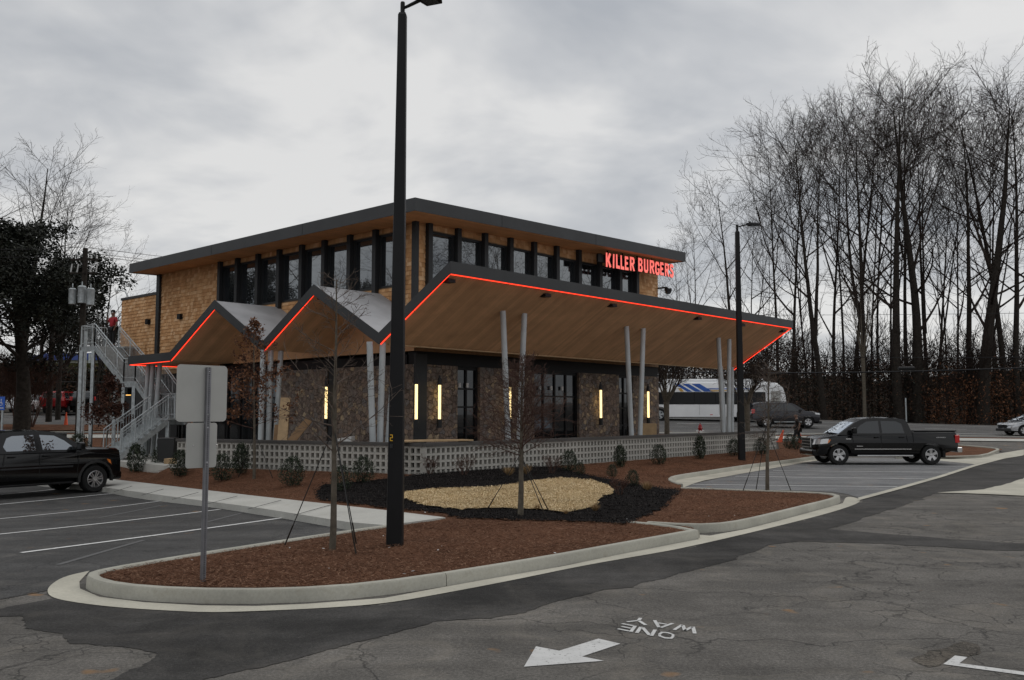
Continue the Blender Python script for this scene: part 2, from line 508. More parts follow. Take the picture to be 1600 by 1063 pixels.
def shingle_mat():
    m = Mat('cedar_shingle'); m.pos()
    c = m.ramp(m.geo.outputs['Random Per Island'], [(0, (.50, .26, .115)), (.4, (.60, .33, .155)), (.75, (.68, .40, .20)), (1, (.76, .49, .28))])
    st = m.n('ShaderNodeMapping'); st.inputs['Scale'].default_value = (30, 30, 2.5); m.l(m.pos(), st.inputs[0])
    c = m.mix(1, c, m.ramp(m.noise(1.5, 4, .6, vec=st.outputs[0]), [(.3, .82), (.7, 1.08)]), 'MULTIPLY')
    c = m.mix(1, c, m.ramp(m.noise(.7, 4, .6), [(.35, .85), (.65, 1.08)]), 'MULTIPLY')
    m.col(c); m.set(Roughness=.85); m.b.inputs['Specular IOR Level'].default_value = .2
    return m.m
M['shingle'] = shingle_mat()
def soffit_mat(name, base, dirv, wd=.12):
    m = Mat(name)
    dt = m.n('ShaderNodeVectorMath', operation='DOT_PRODUCT'); dt.inputs[1].default_value = tuple(dirv)
    m.l(m.pos(), dt.inputs[0])
    q = m.math('DIVIDE', dt.outputs['Value'], wd)
    fr = m.math('FRACT', q); fl = m.math('FLOOR', q)
    wn = m.n('ShaderNodeTexWhiteNoise', noise_dimensions='1D'); m.l(fl, wn.inputs['W'])
    c = m.mix(1, base, m.ramp(wn.outputs[0], [(0, .88), (1, 1.1)]), 'MULTIPLY')
    c = m.mix(m.ramp(fr, [(0, 1.0), (.04, 0.0)]), c, tuple(x * .5 for x in base))
    c = m.mix(1, c, m.ramp(m.noise(1.2, 5, .6, dist=.5), [(.3, .85), (.7, 1.12)]), 'MULTIPLY')
    m.col(c); m.set(Roughness=.6); m.b.inputs['Specular IOR Level'].default_value = .3
    return m.m
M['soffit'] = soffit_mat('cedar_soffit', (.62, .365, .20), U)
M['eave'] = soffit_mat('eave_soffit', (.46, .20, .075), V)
def stone_mat():
    m = Mat('field_stone')
    mp_ = m.n('ShaderNodeMapping'); mp_.inputs['Scale'].default_value = (5.2, 5.2, 6.0); m.l(m.pos(), mp_.inputs[0])
    nz = m.n('ShaderNodeTexNoise'); nz.inputs['Scale'].default_value = 1.2; nz.inputs['Detail'].default_value = 3; m.l(mp_.outputs[0], nz.inputs['Vector'])
    sc = m.n('ShaderNodeVectorMath', operation='SCALE'); sc.inputs['Scale'].default_value = .5; m.l(nz.outputs['Color'], sc.inputs[0])
    ad = m.n('ShaderNodeVectorMath', operation='ADD'); m.l(mp_.outputs[0], ad.inputs[0]); m.l(sc.outputs[0], ad.inputs[1])
    v1 = m.n('ShaderNodeTexVoronoi'); m.l(ad.outputs[0], v1.inputs['Vector']); v1.inputs['Scale'].default_value = 1
    v2 = m.n('ShaderNodeTexVoronoi', feature='DISTANCE_TO_EDGE'); m.l(ad.outputs[0], v2.inputs['Vector']); v2.inputs['Scale'].default_value = 1
    sx = m.n('ShaderNodeSeparateXYZ'); m.l(v1.outputs['Color'], sx.inputs[0])
    c = m.ramp(sx.outputs[0], [(0, (.13, .10, .085)), (.3, (.21, .165, .14)), (.55, (.26, .19, .145)), (.78, (.18, .165, .16)), (.92, (.34, .255, .17)), (1, (.42, .33, .23))])
    c = m.mix(1, c, m.ramp(m.noise(9, 5, .7), [(.3, .7), (.7, 1.25)]), 'MULTIPLY')
    e = m.ramp(v2.outputs['Distance'], [(.0, 0.0), (.05, 1.0)])
    c = m.mix(e, (.10, .083, .07), c)
    m.col(c); m.set(Roughness=.9); m.b.inputs['Specular IOR Level'].default_value = .2
    m.bump(m.math('ADD', e, m.noise(12, 4)), .9, .05); return m.m
M['stone'] = stone_mat()
# ================================================================ the ground
def axis(lo, mid0, mid1, hi, st, far):
    a = list(np.arange(lo, mid0, far)) + list(np.arange(mid0, mid1, st)) + list(np.arange(mid1, hi + .1, far))
    return a
def ground_mesh():
    xs = axis(-600, -60, 80, 620, 1.0, 27.0); ys = axis(-200, -6, 132, 900, 1.0, 32.0)
    vs = [(x, y, g(x, y)) for y in ys for x in xs]; nx = len(xs)
    fs = [(j * nx + i, j * nx + i + 1, (j + 1) * nx + i + 1, (j + 1) * nx + i) for j in range(len(ys) - 1) for i in range(nx - 1)]
    me = bpy.data.meshes.new('ground'); me.from_pydata(vs, [], fs)
    me.materials.append(M['asphalt_old']); me.materials.append(M['forest_floor'])
    idx = []
    for f in fs:
        x = sum(vs[k][0] for k in f) / 4; y = sum(vs[k][1] for k in f) / 4
        idx.append(1 if (y > 79 or y < -60 or abs(x) > 90) else 0)
    me.polygons.foreach_set('material_index', idx)
    me.polygons.foreach_set('use_smooth', [True] * len(me.polygons))
    o = bpy.data.objects.new('ground', me); C.objects.link(o); o['kind'] = 'structure'
ground_mesh()
def jitter(poly, amp, step=.35, seed=1):
    r = random.Random(seed); out = []
    n = len(poly)
    for i in range(n):
        a = poly[i]; b = poly[(i + 1) % n]; k = max(1, int((b - a).length / step))
        for j in range(k):
            p = a.lerp(b, j / k); out.append(p + Vector((r.gauss(0, amp), r.gauss(0, amp), 0)))
    return out
def sheet(name, poly, mat, dz=.01, res=1.5, zf=None, kind='structure', parent=None, noise=0):
    zf = zf or g
    poly = [Vector((p[0], p[1], 0)) for p in poly]
    bm = bmesh.new()
    vv = [bm.verts.new(p) for p in poly]
    for t in tessellate_polygon([poly]):
        try: bm.faces.new([vv[i] for i in t])
        except ValueError: pass
    for _ in range(7):
        e = [e for e in bm.edges if e.calc_length() > res]
        if not e: break
        bmesh.ops.subdivide_edges(bm, edges=e, cuts=1, use_grid_fill=False)
        bmesh.ops.triangulate(bm, faces=[f for f in bm.faces if len(f.verts) > 3])
    r = random.Random(5)
    for v in bm.verts:
        v.co.z = zf(v.co.x, v.co.y) + dz + (r.uniform(-noise, noise) if noise else 0)
    bmesh.ops.recalc_face_normals(bm, faces=bm.faces)
    up = sum(f.normal.z for f in bm.faces)
    if up < 0: bmesh.ops.reverse_faces(bm, faces=bm.faces)
    me = bpy.data.meshes.new(name); bm.to_mesh(me); bm.free()
    me.materials.append(mat)
    me.polygons.foreach_set('use_smooth', [True] * len(me.polygons))
    o = bpy.data.objects.new(name, me); C.objects.link(o)
    if kind: o['kind'] = kind
    if parent: o.parent = parent
    return o
def px(*pts): return [G(a, b) for a, b in pts]
# --- fresh asphalt strip along the kerb
new_as = px((75, 934), (2, 951), (-30, 958), (10, 963), (47, 962), (45, 982), (100, 992), (125, 1000), (175, 1010), (220, 1015), (245, 1022),
            (240, 1037), (213, 1050), (165, 1075), (300, 1085), (330, 1068), (380, 1048), (445, 1031), (520, 1011), (600, 991), (694, 975), (760, 966), (822, 955), (922, 931),
            (1010, 911), (1085, 891), (1160, 869), (1210, 852), (1250, 846), (1381, 850), (1512, 858.7), (1640, 864), (1640, 853), (1600, 851), (1436, 839),
            (1326, 830), (1296, 827), (1340, 812), (1403, 793), (1464, 771), (1536, 767), (1574, 758), (1600, 749), (1720, 728), (1720, 690), (1600, 709),
            (1567, 715), (1523, 726), (1469, 744), (1403, 762), (1345, 780), (1346, 785), (1306, 799), (1240, 817), (1153, 838), (1061, 858), (912, 884),
            (803, 907), (694, 928), (600, 945), (400, 956), (250, 955), (175, 950), (112, 942))
sheet('fresh_asphalt', jitter(jitter(new_as, .045, .35, 2), .010, .05, 9), M['asphalt_new'], .005, 1.2)
# --- left parking bay, darker asphalt
lot_l = px((72, 924), (-40, 945), (-900, 1000), (-700, 790), (-300, 745), (0, 735), (165, 762), (290, 785), (400, 797), (545, 826), (545, 832), (400, 852), (312, 865), (215, 880), (150, 893), (120, 905))
sheet('parking_lot', lot_l, M['asphalt_lot'], .006, 1.2)
# --- right parking stalls
stall_r = px((1066, 764), (1082, 757), (1149, 742), (1262, 722), (1290, 716), (1490, 716), (1530, 724), (1467, 744.5), (1400, 762.5), (1343, 779), (1325, 773), (1300, 769), (1197, 766))
sheet('parking_lot', stall_r, M['asphalt_stall'], .008, 1.5)
# --- concrete apron beyond the stalls and the broken concrete at the right
sheet('concrete_apron', px((1480, 713), (1530, 714), (1600, 703), (1600, 709.5), (1567, 715.5), (1523, 726), (1440, 718), (1440, 711)), M['gutter'], .016, 2)
sheet('concrete_patch', jitter(px((1464, 771), (1536, 766), (1574, 757), (1600, 748), (1700, 728), (1800, 740), (1760, 772), (1600, 776), (1512, 772)), .02, .4, 4), M['gutter'], .02, 2)
# --- left sidewalk (raised walk in front of the stalls)
def zwalk(x, y): return g(x, y) + .15
walk_top = [G(*p, .15) for p in ((20, 742), (178, 749), (400, 775), (605, 797.5), (696, 808.5), (605, 821), (545, 816), (400, 793), (290, 779), (165, 762), (20, 748))]
mb = MB()
mb.quadbox([Vector((p.x, p.y, g(p.x, p.y) - .2)) for p in walk_top], walk_top)
o = mb.build('sidewalk', M['sidewalk']); o['kind'] = 'structure'
# joints of the sidewalk
mb = MB(); a0, a1 = walk_top[0], walk_top[4]; b0, b1 = walk_top[10], walk_top[6]
for k in range(1, 11):
    t = k / 11; p = a0.lerp(walk_top[3], t); q = b0.lerp(b1, t)
    mb.bar(p + Vector((0, 0, .0)), q + Vector((0, 0, .0)), .014, .006)
o = mb.build('sidewalk_joints', M['hole']); o['kind'] = 'structure'

# --- kerbs
def smooth_path(pts):
    dense = []
    for i in range(len(pts) - 1):
        a, b = pts[i], pts[i + 1]; k = max(1, int((b - a).length / .5))
        for j in range(k): dense.append(a.lerp(b, j / k))
    dense.append(pts[-1])
    for _ in range(3):
        dense = [dense[0]] + [(dense[i - 1] + dense[i] * 2 + dense[i + 1]) / 4 for i in range(1, len(dense) - 1)] + [dense[-1]]
    return dense
def inset_path(pts, q=.07):
    d_ = smooth_path(pts); out_ = []
    for i, p in enumerate(d_):
        a = d_[max(0, i - 1)]; b = d_[min(len(d_) - 1, i + 1)]; e_ = b - a; e_.z = 0
        if e_.length < 1e-6: continue
        e_.normalize(); out_.append(p + Vector((-e_.y, e_.x, 0)) * q)
    return out_
def kerb(name, pts, wd=.15, h=.15, seg=5.3, inward=1, mat='curb'):
    """sweep along the outer foot of the kerb; closed joints every few metres"""
    dense = smooth_path(pts)
    mb = MB(); acc = 0; cur = []
    def flush(run):
        if len(run) < 2: return
        k = len(mb.v); n = 6
        for p, r in run:
            z = g(p.x, p.y)
            for (o_, hh) in ((0, -.1), (.012, h - .025), (.03, h), (wd - .02, h), (wd, h - .02), (wd, -.1)):
                mb.v.append((p.x + r.x * o_, p.y + r.y * o_, z + hh))
        m = len(run)
        for i in range(m - 1):
            for j in range(n):
                j2 = (j + 1) % n
                mb.f.append((k + i * n + j, k + i * n + j2, k + (i + 1) * n + j2, k + (i + 1) * n + j)); mb.m.append(0)
        mb.f.append(tuple(k + j for j in range(n))); mb.m.append(0)
        mb.f.append(tuple(k + (m - 1) * n + j for j in range(n))); mb.m.append(0)
    run = []
    for i, p in enumerate(dense):
        a = dense[max(0, i - 1)]; b = dense[min(len(dense) - 1, i + 1)]
        d = (b - a); d.z = 0; d.normalize(); r = Vector((-d.y, d.x, 0)) * inward
        run.append((p, r))
        acc += (p - dense[i - 1]).length if i else 0
        if acc > seg:
            flush(run); run = [(p + d * .012, r)]; acc = 0
    flush(run)
    o = mb.build(name, M[mat], smooth=42); o['kind'] = 'structure'; return o
k_back = [G(a, b, .15) for a, b in ((600, 820), (545, 828), (470, 838), (400, 849.5), (312, 862), (215, 877), (165, 886), (140, 893))]
for p in k_back: p.z = g(p.x, p.y)
k_front = px((125, 911), (125, 920), (136, 926), (155, 933), (185, 937.5), (225, 941), (313, 946), (400, 947), (480, 943.5), (560, 937), (600, 934), (694, 917.5), (781, 902), (881, 884.7), (956, 869), (1030, 855), (1092, 842.5))
kerb('kerb', k_back + k_front, inward=1)
k_ret = [G(1092, 842), G(1086, 836.5, .0)]
kerb('kerb', [G(1094, 841.5), G(1075, 833), G(1040, 829.5), G(985, 826)], inward=1, h=.14, seg=9)
k2 = px((1010, 829), (1060, 833), (1109, 837), (1135, 833.5), (1164, 827), (1219, 813), (1276, 797.5), (1304, 791), (1317, 786))
k2b = [G(a, b, .15) for a, b in ((1322, 775), (1315, 770.5), (1295, 768.5), (1197, 766), (1066, 761))]
for p in k2b: p.z = g(p.x, p.y)
kerb('kerb', k2 + k2b, inward=1)
k3 = px((1068, 764.5), (1052, 761), (1048, 757), (1056, 751), (1122, 740.5), (1175, 732), (1219, 726.5), (1278, 718), (1300, 714), (1330, 709))
kerb('kerb', k3, inward=1)
# gutter pans
gut = px((140, 893), (100, 902), (80, 914), (72.6, 924.6), (80, 935), (112, 942), (175, 950), (250, 955), (325, 958.5), (400, 956.5), (500, 952), (600, 945), (694, 928.4), (803, 907.5), (912, 884.7), (1006, 868.5), (1061, 858.8),
         (1153, 838), (1240, 817), (1306, 799.7), (1346, 785.5), (1341, 779), (1322, 776), (1317, 787), (1276, 798.5), (1219, 814), (1164, 828), (1109, 838), (1060, 834), (1012, 830), (1040, 830), (1075, 834), (1092, 843.5),
         (956, 870), (881, 885.7), (781, 903), (694, 918.5), (600, 936), (480, 945), (400, 948.5), (313, 947.5), (225, 942.5), (155, 934), (125, 921), (124, 910))
def chaikin(p, n=2):
    for _ in range(n):
        q = [p[0]]
        for a, b in zip(p[:-1], p[1:]): q += [a.lerp(b, .25), a.lerp(b, .75)]
        p = q + [p[-1]]
    return p
gut = chaikin(gut[:24]) + gut[24:]
sheet('gutter', gut, M['gutter'], .010, 1.0)
rib_a = px((1341, 779), (1403, 762.5), (1469, 744), (1523.5, 726.4), (1567, 715.5), (1600, 709.6))
rib_b = px((1341, 783.5), (1405, 766), (1471, 747), (1526, 729), (1569, 717.5), (1600, 711.8))
sheet('gutter', rib_a + rib_b[::-1], M['gutter'], .022, 1.0)
gut3 = px((1052, 761), (1056, 751), (1122, 740.5), (1175, 732), (1219, 726.5), (1278, 718), (1300, 714), (1300, 717), (1262, 723), (1149, 743), (1100, 752), (1082, 757.5), (1066, 764))
sheet('gutter', gut3, M['gutter'], .02, 1.0)
# --- painted markings
def stripe(name, a, b, wd, mat, dz=.018, label=None):
    d = (b - a); d.z = 0; d.normalize(); r = Vector((-d.y, d.x, 0)) * wd / 2
    return sheet(name, [a + r, b + r, b - r, a - r], mat, dz, 1.5)
pl = [((0, 774), (90, 765)), ((-60, 794), (180, 771.4)), ((-60, 817), (254, 783.4)), ((-60, 842), (344, 797)), ((33, 865), (447, 809.5))]
for a, b in pl: stripe('stall_line', G(*a), G(*b), .10, M['paint'], .014)
for a, b in (((90, 884), (225, 845)), ((155, 810), (254, 790)), ((322, 817), (380, 802))):
    stripe('faded_line', G(*a), G(*b), .09, M['faded_paint'], .012)
for a, b in (((1082, 758), (1402, 761.6)), ((1149, 745.2), (1447, 749.4)), ((1208, 736.2), (1486, 739)), ((1259, 727.5), (1512.5, 729.7)), ((1300, 719.5), (1520, 721))):
    stripe('stall_line', G(*a), G(*b), .10, M['paint'], .018)
sheet('arrow_marking', px((818.75, 1043), (837.5, 1011), (873.75, 1018), (935, 999), (969.5, 1007), (909.5, 1027), (943.75, 1033.75)), M['worn_paint'], .006, .4)
sheet('corner_marking', px((1474, 1039), (1492, 1025.5), (1512, 1028), (1499, 1037.5), (1600, 1051), (1680, 1062), (1680, 1068), (1598, 1056)), M['worn_paint'], .006, .5)
# rough spalled patch beside the corner marking
sheet('broken_asphalt', jitter(px((1425, 1032), (1450, 1018), (1480, 1012), (1505, 1002), (1528, 1008), (1533, 1024), (1512, 1027), (1492, 1024), (1472, 1040), (1445, 1042)), .012, .08, 3), M['spall'], .004, .3)
# letters of the pavement text, each a set of stencil strokes in a unit box
GL = {'O': [[(.05, .5), (.12, .85), (.5, 1), (.88, .85), (.95, .5), (.88, .15), (.5, 0), (.12, .15)]],
      'N': [[(.08, 0), (.08, 1)], [(.2, .95), (.8, .05)], [(.92, 0), (.92, 1)]],
      'E': [[(.1, 0), (.1, 1)], [(.22, .95), (.9, .95)], [(.22, .5), (.8, .5)], [(.22, .05), (.9, .05)]],
      'W': [[(.02, 1), (.24, 0)], [(.28, .05), (.5, .8)], [(.5, .8), (.72, .05)], [(.76, 0), (.98, 1)]],
      'A': [[(.05, 0), (.46, 1)], [(.54, 1), (.95, 0)], [(.3, .33), (.72, .33)]],
      'Y': [[(.03, 1), (.46, .52)], [(.97, 1), (.54, .52)], [(.5, .46), (.5, 0)]]}
def ground_text(word, left, right, hv, name='text_marking', wd=.036):
    """left..right: baseline on the ground; hv: vector from the baseline to the letter tops"""
    mb = MB(); n = len(word); d = (right - left) / n
    for i, ch in enumerate(word):
        o_ = left + d * (i + .07); w_ = d * .86
        for st in GL[ch]:
            pts = [o_ + w_ * a + hv * b for a, b in st]
            if ch == 'O':
                c = sum(pts, Vector()) / len(pts)
                q = [c + (p - c) * .66 for p in pts]; m = len(pts)
                for k in range(m):
                    k2 = (k + 1) % m; mb.face([pts[k], pts[k2], q[k2], q[k]])
            else:
                a, b = pts; e = (b - a).normalized(); r = Vector((-e.y, e.x, 0)) * wd / 2
                mb.face([a - r, b - r, b + r, a + r])
    mb.v = [(p[0], p[1], g(p[0], p[1]) + .007) for p in mb.v]
    o = mb.build(name, M['worn_paint']); o['kind'] = 'structure'
# read from the far side: text runs towards image-left, tops towards the camera
for wd_, l_, r_, t_ in (('ONE', (1060, 992.2), (967.5, 974.2), (1055, 1002.2)), ('WAY', (1093.5, 982.2), (983.5, 963.7), (1089, 991.7))):
    a = G(*l_); b = G(*r_); ground_text(wd_, a, b, (G(*t_) - a))

# --- mulch beds
wall_c = B(-.50, .40); wall_r = B(22.9, 1.2); wall_l = B(-2.8, 9.9)
def seg_d(p, a, b):
    ab = b - a; t = max(0, min(1, (p - a).dot(ab) / ab.dot(ab))); return (p - (a + ab * t)).length
outer = [Vector((p.x, p.y, 0)) for p in (walk_top[1:5] + smooth_path(k_back + k_front) + smooth_path(k2 + k2b) + smooth_path(k3))]
outer_s = [outer[i:i + 2] for i in range(len(outer) - 1)]
def bed(x, y):
    p = Vector((x, y, 0))
    db = min(seg_d(p, a, b) for a, b in outer_s)
    dw = min(seg_d(p, Vector((wall_c.x, wall_c.y, 0)), Vector((wall_r.x, wall_r.y, 0))), seg_d(p, Vector((wall_c.x, wall_c.y, 0)), Vector((wall_l.x, wall_l.y, 0))))
    t = sm(db / (db + dw + 1e-6))
    return (g(x, y) + .12) * (1 - t) + .38 * t
WB = [B(22.9, 1.2), B(23.2, 1.3)]
pA = px((178, 750))[0]
bedpoly = walk_top[1:5] + inset_path(k_back + k_front) + [G(1084, 837), G(1075, 834), G(1012, 828)] + inset_path(k2 + k2b) + inset_path(k3) + [G(1300, 700), G(1262, 690, .1), G(1215, 688, .1), B(22.9, 1.0), B(-.5, .1), B(-3.1, 9.9), B(-1.6, 12), B(-1.5, 17.5), B(-4, 19.5), G(178, 722, .2), G(150, 735, .1)]
o = sheet('mulch_bed', bedpoly, M['straw'], 0, .45, zf=bed, noise=.006)
def Gbed(px_, py_):
    r = ray(px_, py_); a, b = 8.0, 60.0
    for _ in range(30):
        m = (a + b) / 2
        if EYE + r[2] * m / r[1] - bed(r[0] * m / r[1], m) > 0: a = m
        else: b = m
    return Vector((r[0] * a / r[1], a, bed(r[0] * a / r[1], a)))
dark = [Gbed(a, b) for a, b in ((495, 767), (510, 757), (560, 754), (620, 748), (694, 739), (787, 731.5), (869, 730), (912, 742), (990, 757), (1062, 767.5), (1034, 796), (975, 820), (928, 817), (819, 814), (725, 811), (700, 807), (690, 803), (605, 795), (500, 782))]
sheet('dark_mulch', jitter(dark, .05, .16, 2), M['dark_mulch'], .022, .35, zf=bed, noise=.008)
tanp = [Gbed(a, b) for a, b in ((630, 772), (675, 767), (730, 765), (775, 763), (805, 759), (831, 754), (878, 749), (928, 753), (950, 761), (959, 769), (956, 775), (940, 780), (931, 783), (934, 790), (925, 795), (900, 800), (878, 804), (856, 800), (819, 798), (756, 797), (719, 799), (678, 795), (637, 785), (622, 778))]
sheet('gravel_bed', jitter(tanp, .04, .14, 6), M['gravel'], .045, .3, zf=bed, noise=.012)
# loose straw and chips (uncountable)
def inside(poly, x, y):
    c = False; n = len(poly); j = n - 1
    for i in range(n):
        a, b = poly[i], poly[j]
        if (a.y > y) != (b.y > y) and x < (b.x - a.x) * (y - a.y) / (b.y - a.y) + a.x: c = not c
        j = i
    return c
def litter(name, poly, n, size, wd, mat, zoff, seed, excl=None, near=None, up=.25):
    rs = np.random.RandomState(seed)
    xs = [p.x for p in poly]; ys = [p.y for p in poly]
    pts = []; x0, x1, y0, y1 = min(xs), max(xs), min(ys), max(ys)
    while len(pts) < n:
        x = rs.uniform(x0, x1); y = y0 + (y1 - y0) * rs.uniform() ** (1.8 if near else 1)
        if inside(poly, x, y) and not (excl and inside(excl, x, y)) and min(seg_d(Vector((x, y, 0)), a, b) for a, b in outer_s) > .19: pts.append((x, y))
    # terrain height from a coarse cache
    cache = {}
    cen = []
    for x, y in pts:
        k = (round(x * 2.5), round(y * 2.5))
        if k not in cache: cache[k] = bed(k[0] / 2.5, k[1] / 2.5)
        cen.append((x, y, cache[k] + zoff))
    cen = np.array(cen); cen[:, 2] += rs.uniform(0, .03, len(cen))
    a = rs.uniform(0, 2 * math.pi, n); s_ = size * rs.uniform(.5, 1.3, n)
    ax = np.stack([np.cos(a) * s_, np.sin(a) * s_, rs.normal(0, up, n) * s_], 1)
    bx = np.stack([-np.sin(a) * wd, np.cos(a) * wd, rs.normal(0, .5, n) * wd], 1)
    o = quads(name, cen, ax, bx, mat); o['kind'] = 'stuff'; return o
o = litter('pine_straw', bedpoly, 90000, .036, .0028, M['straw_bits'], .01, 11, excl=dark, near=True)
tag(o, 'loose brown pine straw spread over the planting bed', 'pine straw')
dc = sum(dark, Vector()) / len(dark); dk = [dc + (Vector((p.x, p.y, 0)) - dc) * 1.025 for p in dark]
o = litter('mulch_clumps', dk, 24000, .018, .008, isl_mat('mulch_bits', [(0, (.004, .0035, .0035)), (.7, (.012, .010, .010)), (1, (.05, .042, .038))]), .03, 13, excl=tanp, up=.6)
tag(o, 'dark shredded mulch pieces round the tan chip patch', 'mulch')
o = litter('wood_chips', tanp, 24000, .018, .008, M['chips'], .045, 12, up=.4)
tag(o, 'tan shredded chips filling the kidney shaped patch', 'wood chips')
# --- the street, kerbs and verge beyond
def strip(name, ya, yb, mat, dz, x0=-60, x1=90, n=60, kind='structure'):
    """band across the view between two curves y(x)"""
    vs = []; fs = []; m = 4
    for i in range(n + 1):
        x = x0 + (x1 - x0) * i / n
        for j in range(m + 1):
            y = ya(x) + (yb(x) - ya(x)) * j / m; vs.append((x, y, g(x, y) + dz))
    for i in range(n):
        for j in range(m): fs.append((i * (m + 1) + j, (i + 1) * (m + 1) + j, (i + 1) * (m + 1) + j + 1, i * (m + 1) + j + 1))
    me = bpy.data.meshes.new(name); me.from_pydata(vs, [], fs); me.materials.append(mat)
    o = bpy.data.objects.new(name, me); C.objects.link(o); o['kind'] = kind
    return o
cst = lambda v: (lambda x: v)
strip('street', cst(56.5), cst(78), M['street'], .03)
strip('kerb', cst(56.2), cst(56.5), M['curb'], .14)
strip('kerb', cst(78), cst(78.5), M['curb'], .16)
strip('verge', cst(78.5), cst(82), M['forest_floor'], .12)
strip('sidewalk', cst(53.2), cst(55.4), M['sidewalk'], .05, -60, 36)
strip('verge', cst(55.4), cst(56.2), M['straw'], .06, -60, 36)
strip('lane_line', cst(60.2), cst(60.38), M['paint'], .045, 22, 90)
for i in range(10): strip('lane_line', cst(66), cst(66.15), M['paint'], .045, -6 + i * 9, -3 + i * 9, 2)
strip('lane_line', cst(71.6), cst(71.75), M['paint'], .045, -60, 90)
# planted island behind the black pickup
isl = [GZ(a, b, .15) for a, b in ((1400, 701), (1497, 701.5), (1567, 704.5), (1534, 711), (1490, 713), (1400, 712))]
sheet('mulch_bed', isl, M['straw'], .1, 1)
kerb('kerb', isl[:4], inward=-1); kerb('kerb', [isl[3], isl[4], isl[5]], inward=-1)
# ================================================================ the restaurant
TW, UC = 4.6, 2.9                      # planes of the right wall (v) and left wall (u)
UE, VE, VA = 18.05, 22.75, 26.5        # far ends
rest = thing('restaurant_building', 'two storey restaurant with cedar shingles, stone walls and red-edged zigzag canopy', 'restaurant', B(UC, TW, .38))
SL = .0255
def zs(u): return 8.6 + (u - 1.5) * SL   # underside of the main roof
def along_right(a, b, d0, d1, z0, z1, mb):  # box on the right wall, d measured outwards
    return mb.bbox(a, b, TW - d1, TW - d0, z0, z1)
# --- shingled walls: every shingle its own thin wedge
def shingle_face(mb, fn, s0, s1, z0, ztop, seed):
    """fn(s, out, z) -> point; rows of overlapping shingles"""
    r = random.Random(seed); z = z0; row = 0
    zt = ztop if callable(ztop) else (lambda s: ztop)
    while z < max(zt(s0), zt(s1)):
        s = s0 - (r.uniform(0, .15) if row else 0)
        while s < s1:
            wd = r.uniform(.10, .27); a = max(s, s0); b = min(s + wd, s1)
            t = min(z + .17, zt((a + b) / 2))
            if b - a > .02 and t - z > .02:
                o1 = .036 + r.uniform(-.005, .007); zz = z - r.uniform(-.002, .01)
                p = [fn(a + .003, .002, zz), fn(b - .003, .002, zz), fn(b - .003, o1, zz), fn(a + .003, o1, zz)]
                q = [fn(a + .003, .002, t), fn(b - .003, .002, t), fn(b - .003, .010, t), fn(a + .003, .010, t)]
                mb.quadbox(p, q)
            s += wd
        z += .158; row += 1
fR = lambda s, o, z: B(s, TW - o, z)
fL = lambda s, o, z: B(UC - o, s, z)
UW0, UW1, ZW0, ZW1 = 3.38, 16.14, 6.5, 8.42
mb = MB()
shingle_face(mb, fR, UC - .03, UW0, 4.9, zs, 1)
shingle_face(mb, fR, UW0, UW1, 4.9, ZW0 - .04, 2)
shingle_face(mb, fR, UW0, UW1, ZW1 + .04, zs, 3)
shingle_face(mb, fR, UW1, UE, 4.9, zs, 4)
mb.build('shingle_wall', M['shingle'], rest)
mb = MB(); zl = zs(UC)
shingle_face(mb, fL, TW, 5.25, 4.3, zl, 5)
shingle_face(mb, fL, 5.25, 17.08, 4.3, ZW0 - .04, 6)
shingle_face(mb, fL, 5.25, 17.08, ZW1 + .04, zl, 7)
shingle_face(mb, fL, 17.08, VE, 4.1, zl, 8)
mb.build('shingle_wall', M['shingle'], rest)
mb = MB(); shingle_face(mb, fL, VE, VA, 4.1, 7.72, 9)
mb.build('shingle_wall', M['shingle'], rest)
# backing cores
core = MB()
t_ = .25
core.bbox(UC, UW0, TW, TW + t_, 4.2, zs(UC), zs(UW0))
core.bbox(UW0, UW1, TW, TW + t_, 4.2, ZW0)
core.bbox(UW0, UW1, TW, TW + t_, ZW1, zs(UW0), zs(UW1))
core.bbox(UW1, UE, TW, TW + t_, 4.2, zs(UW1), zs(UE))
core.bbox(UC, UC + t_, TW + t_, 5.25, 4.2, zl)
core.bbox(UC, UC + t_, 5.25, 17.08, 4.2, ZW0)
core.bbox(UC, UC + t_, 5.25, 17.08, ZW1, zl)
core.bbox(UC, UC + t_, 17.08, VE, 3.9, zl)
core.bbox(UC, UC + t_, VE, VA, 3.9, 7.72)
core.bbox(UE - t_, UE, TW + t_, VE, .4, zs(UE - t_), zs(UE))
core.bbox(UC + t_, UE, VE - .2, VE, .4, zl)
core.bbox(UC + t_, 12, VA - .2, VA, .4, 7.72)
core.bbox(UC + t_, UE - t_, TW + t_, VE - .2, 4.4, 4.7)      # upper floor
core.build('wall_core', M['ply2'], rest)
c = MB(); c.bbox(UC - .06, UC + .35, VE, VA + .05, 7.72, 7.84); c.bbox(UC + .35, 12, VE, VA + .05, 7.6, 7.7)
c.build('parapet_cap', M['fascia'], rest)
# inner dark partition that the windows look at
c = MB(); c.bbox(UC + 3.5, UE - 3, TW + 4.5, TW + 4.6, 4.7, zs(UC + 3.5)); c.bbox(UC + 4.0, UC + 4.1, TW + 4.7, VE - 1, 4.7, 8.5)
c.build('inner_wall', M['ply2'], rest)
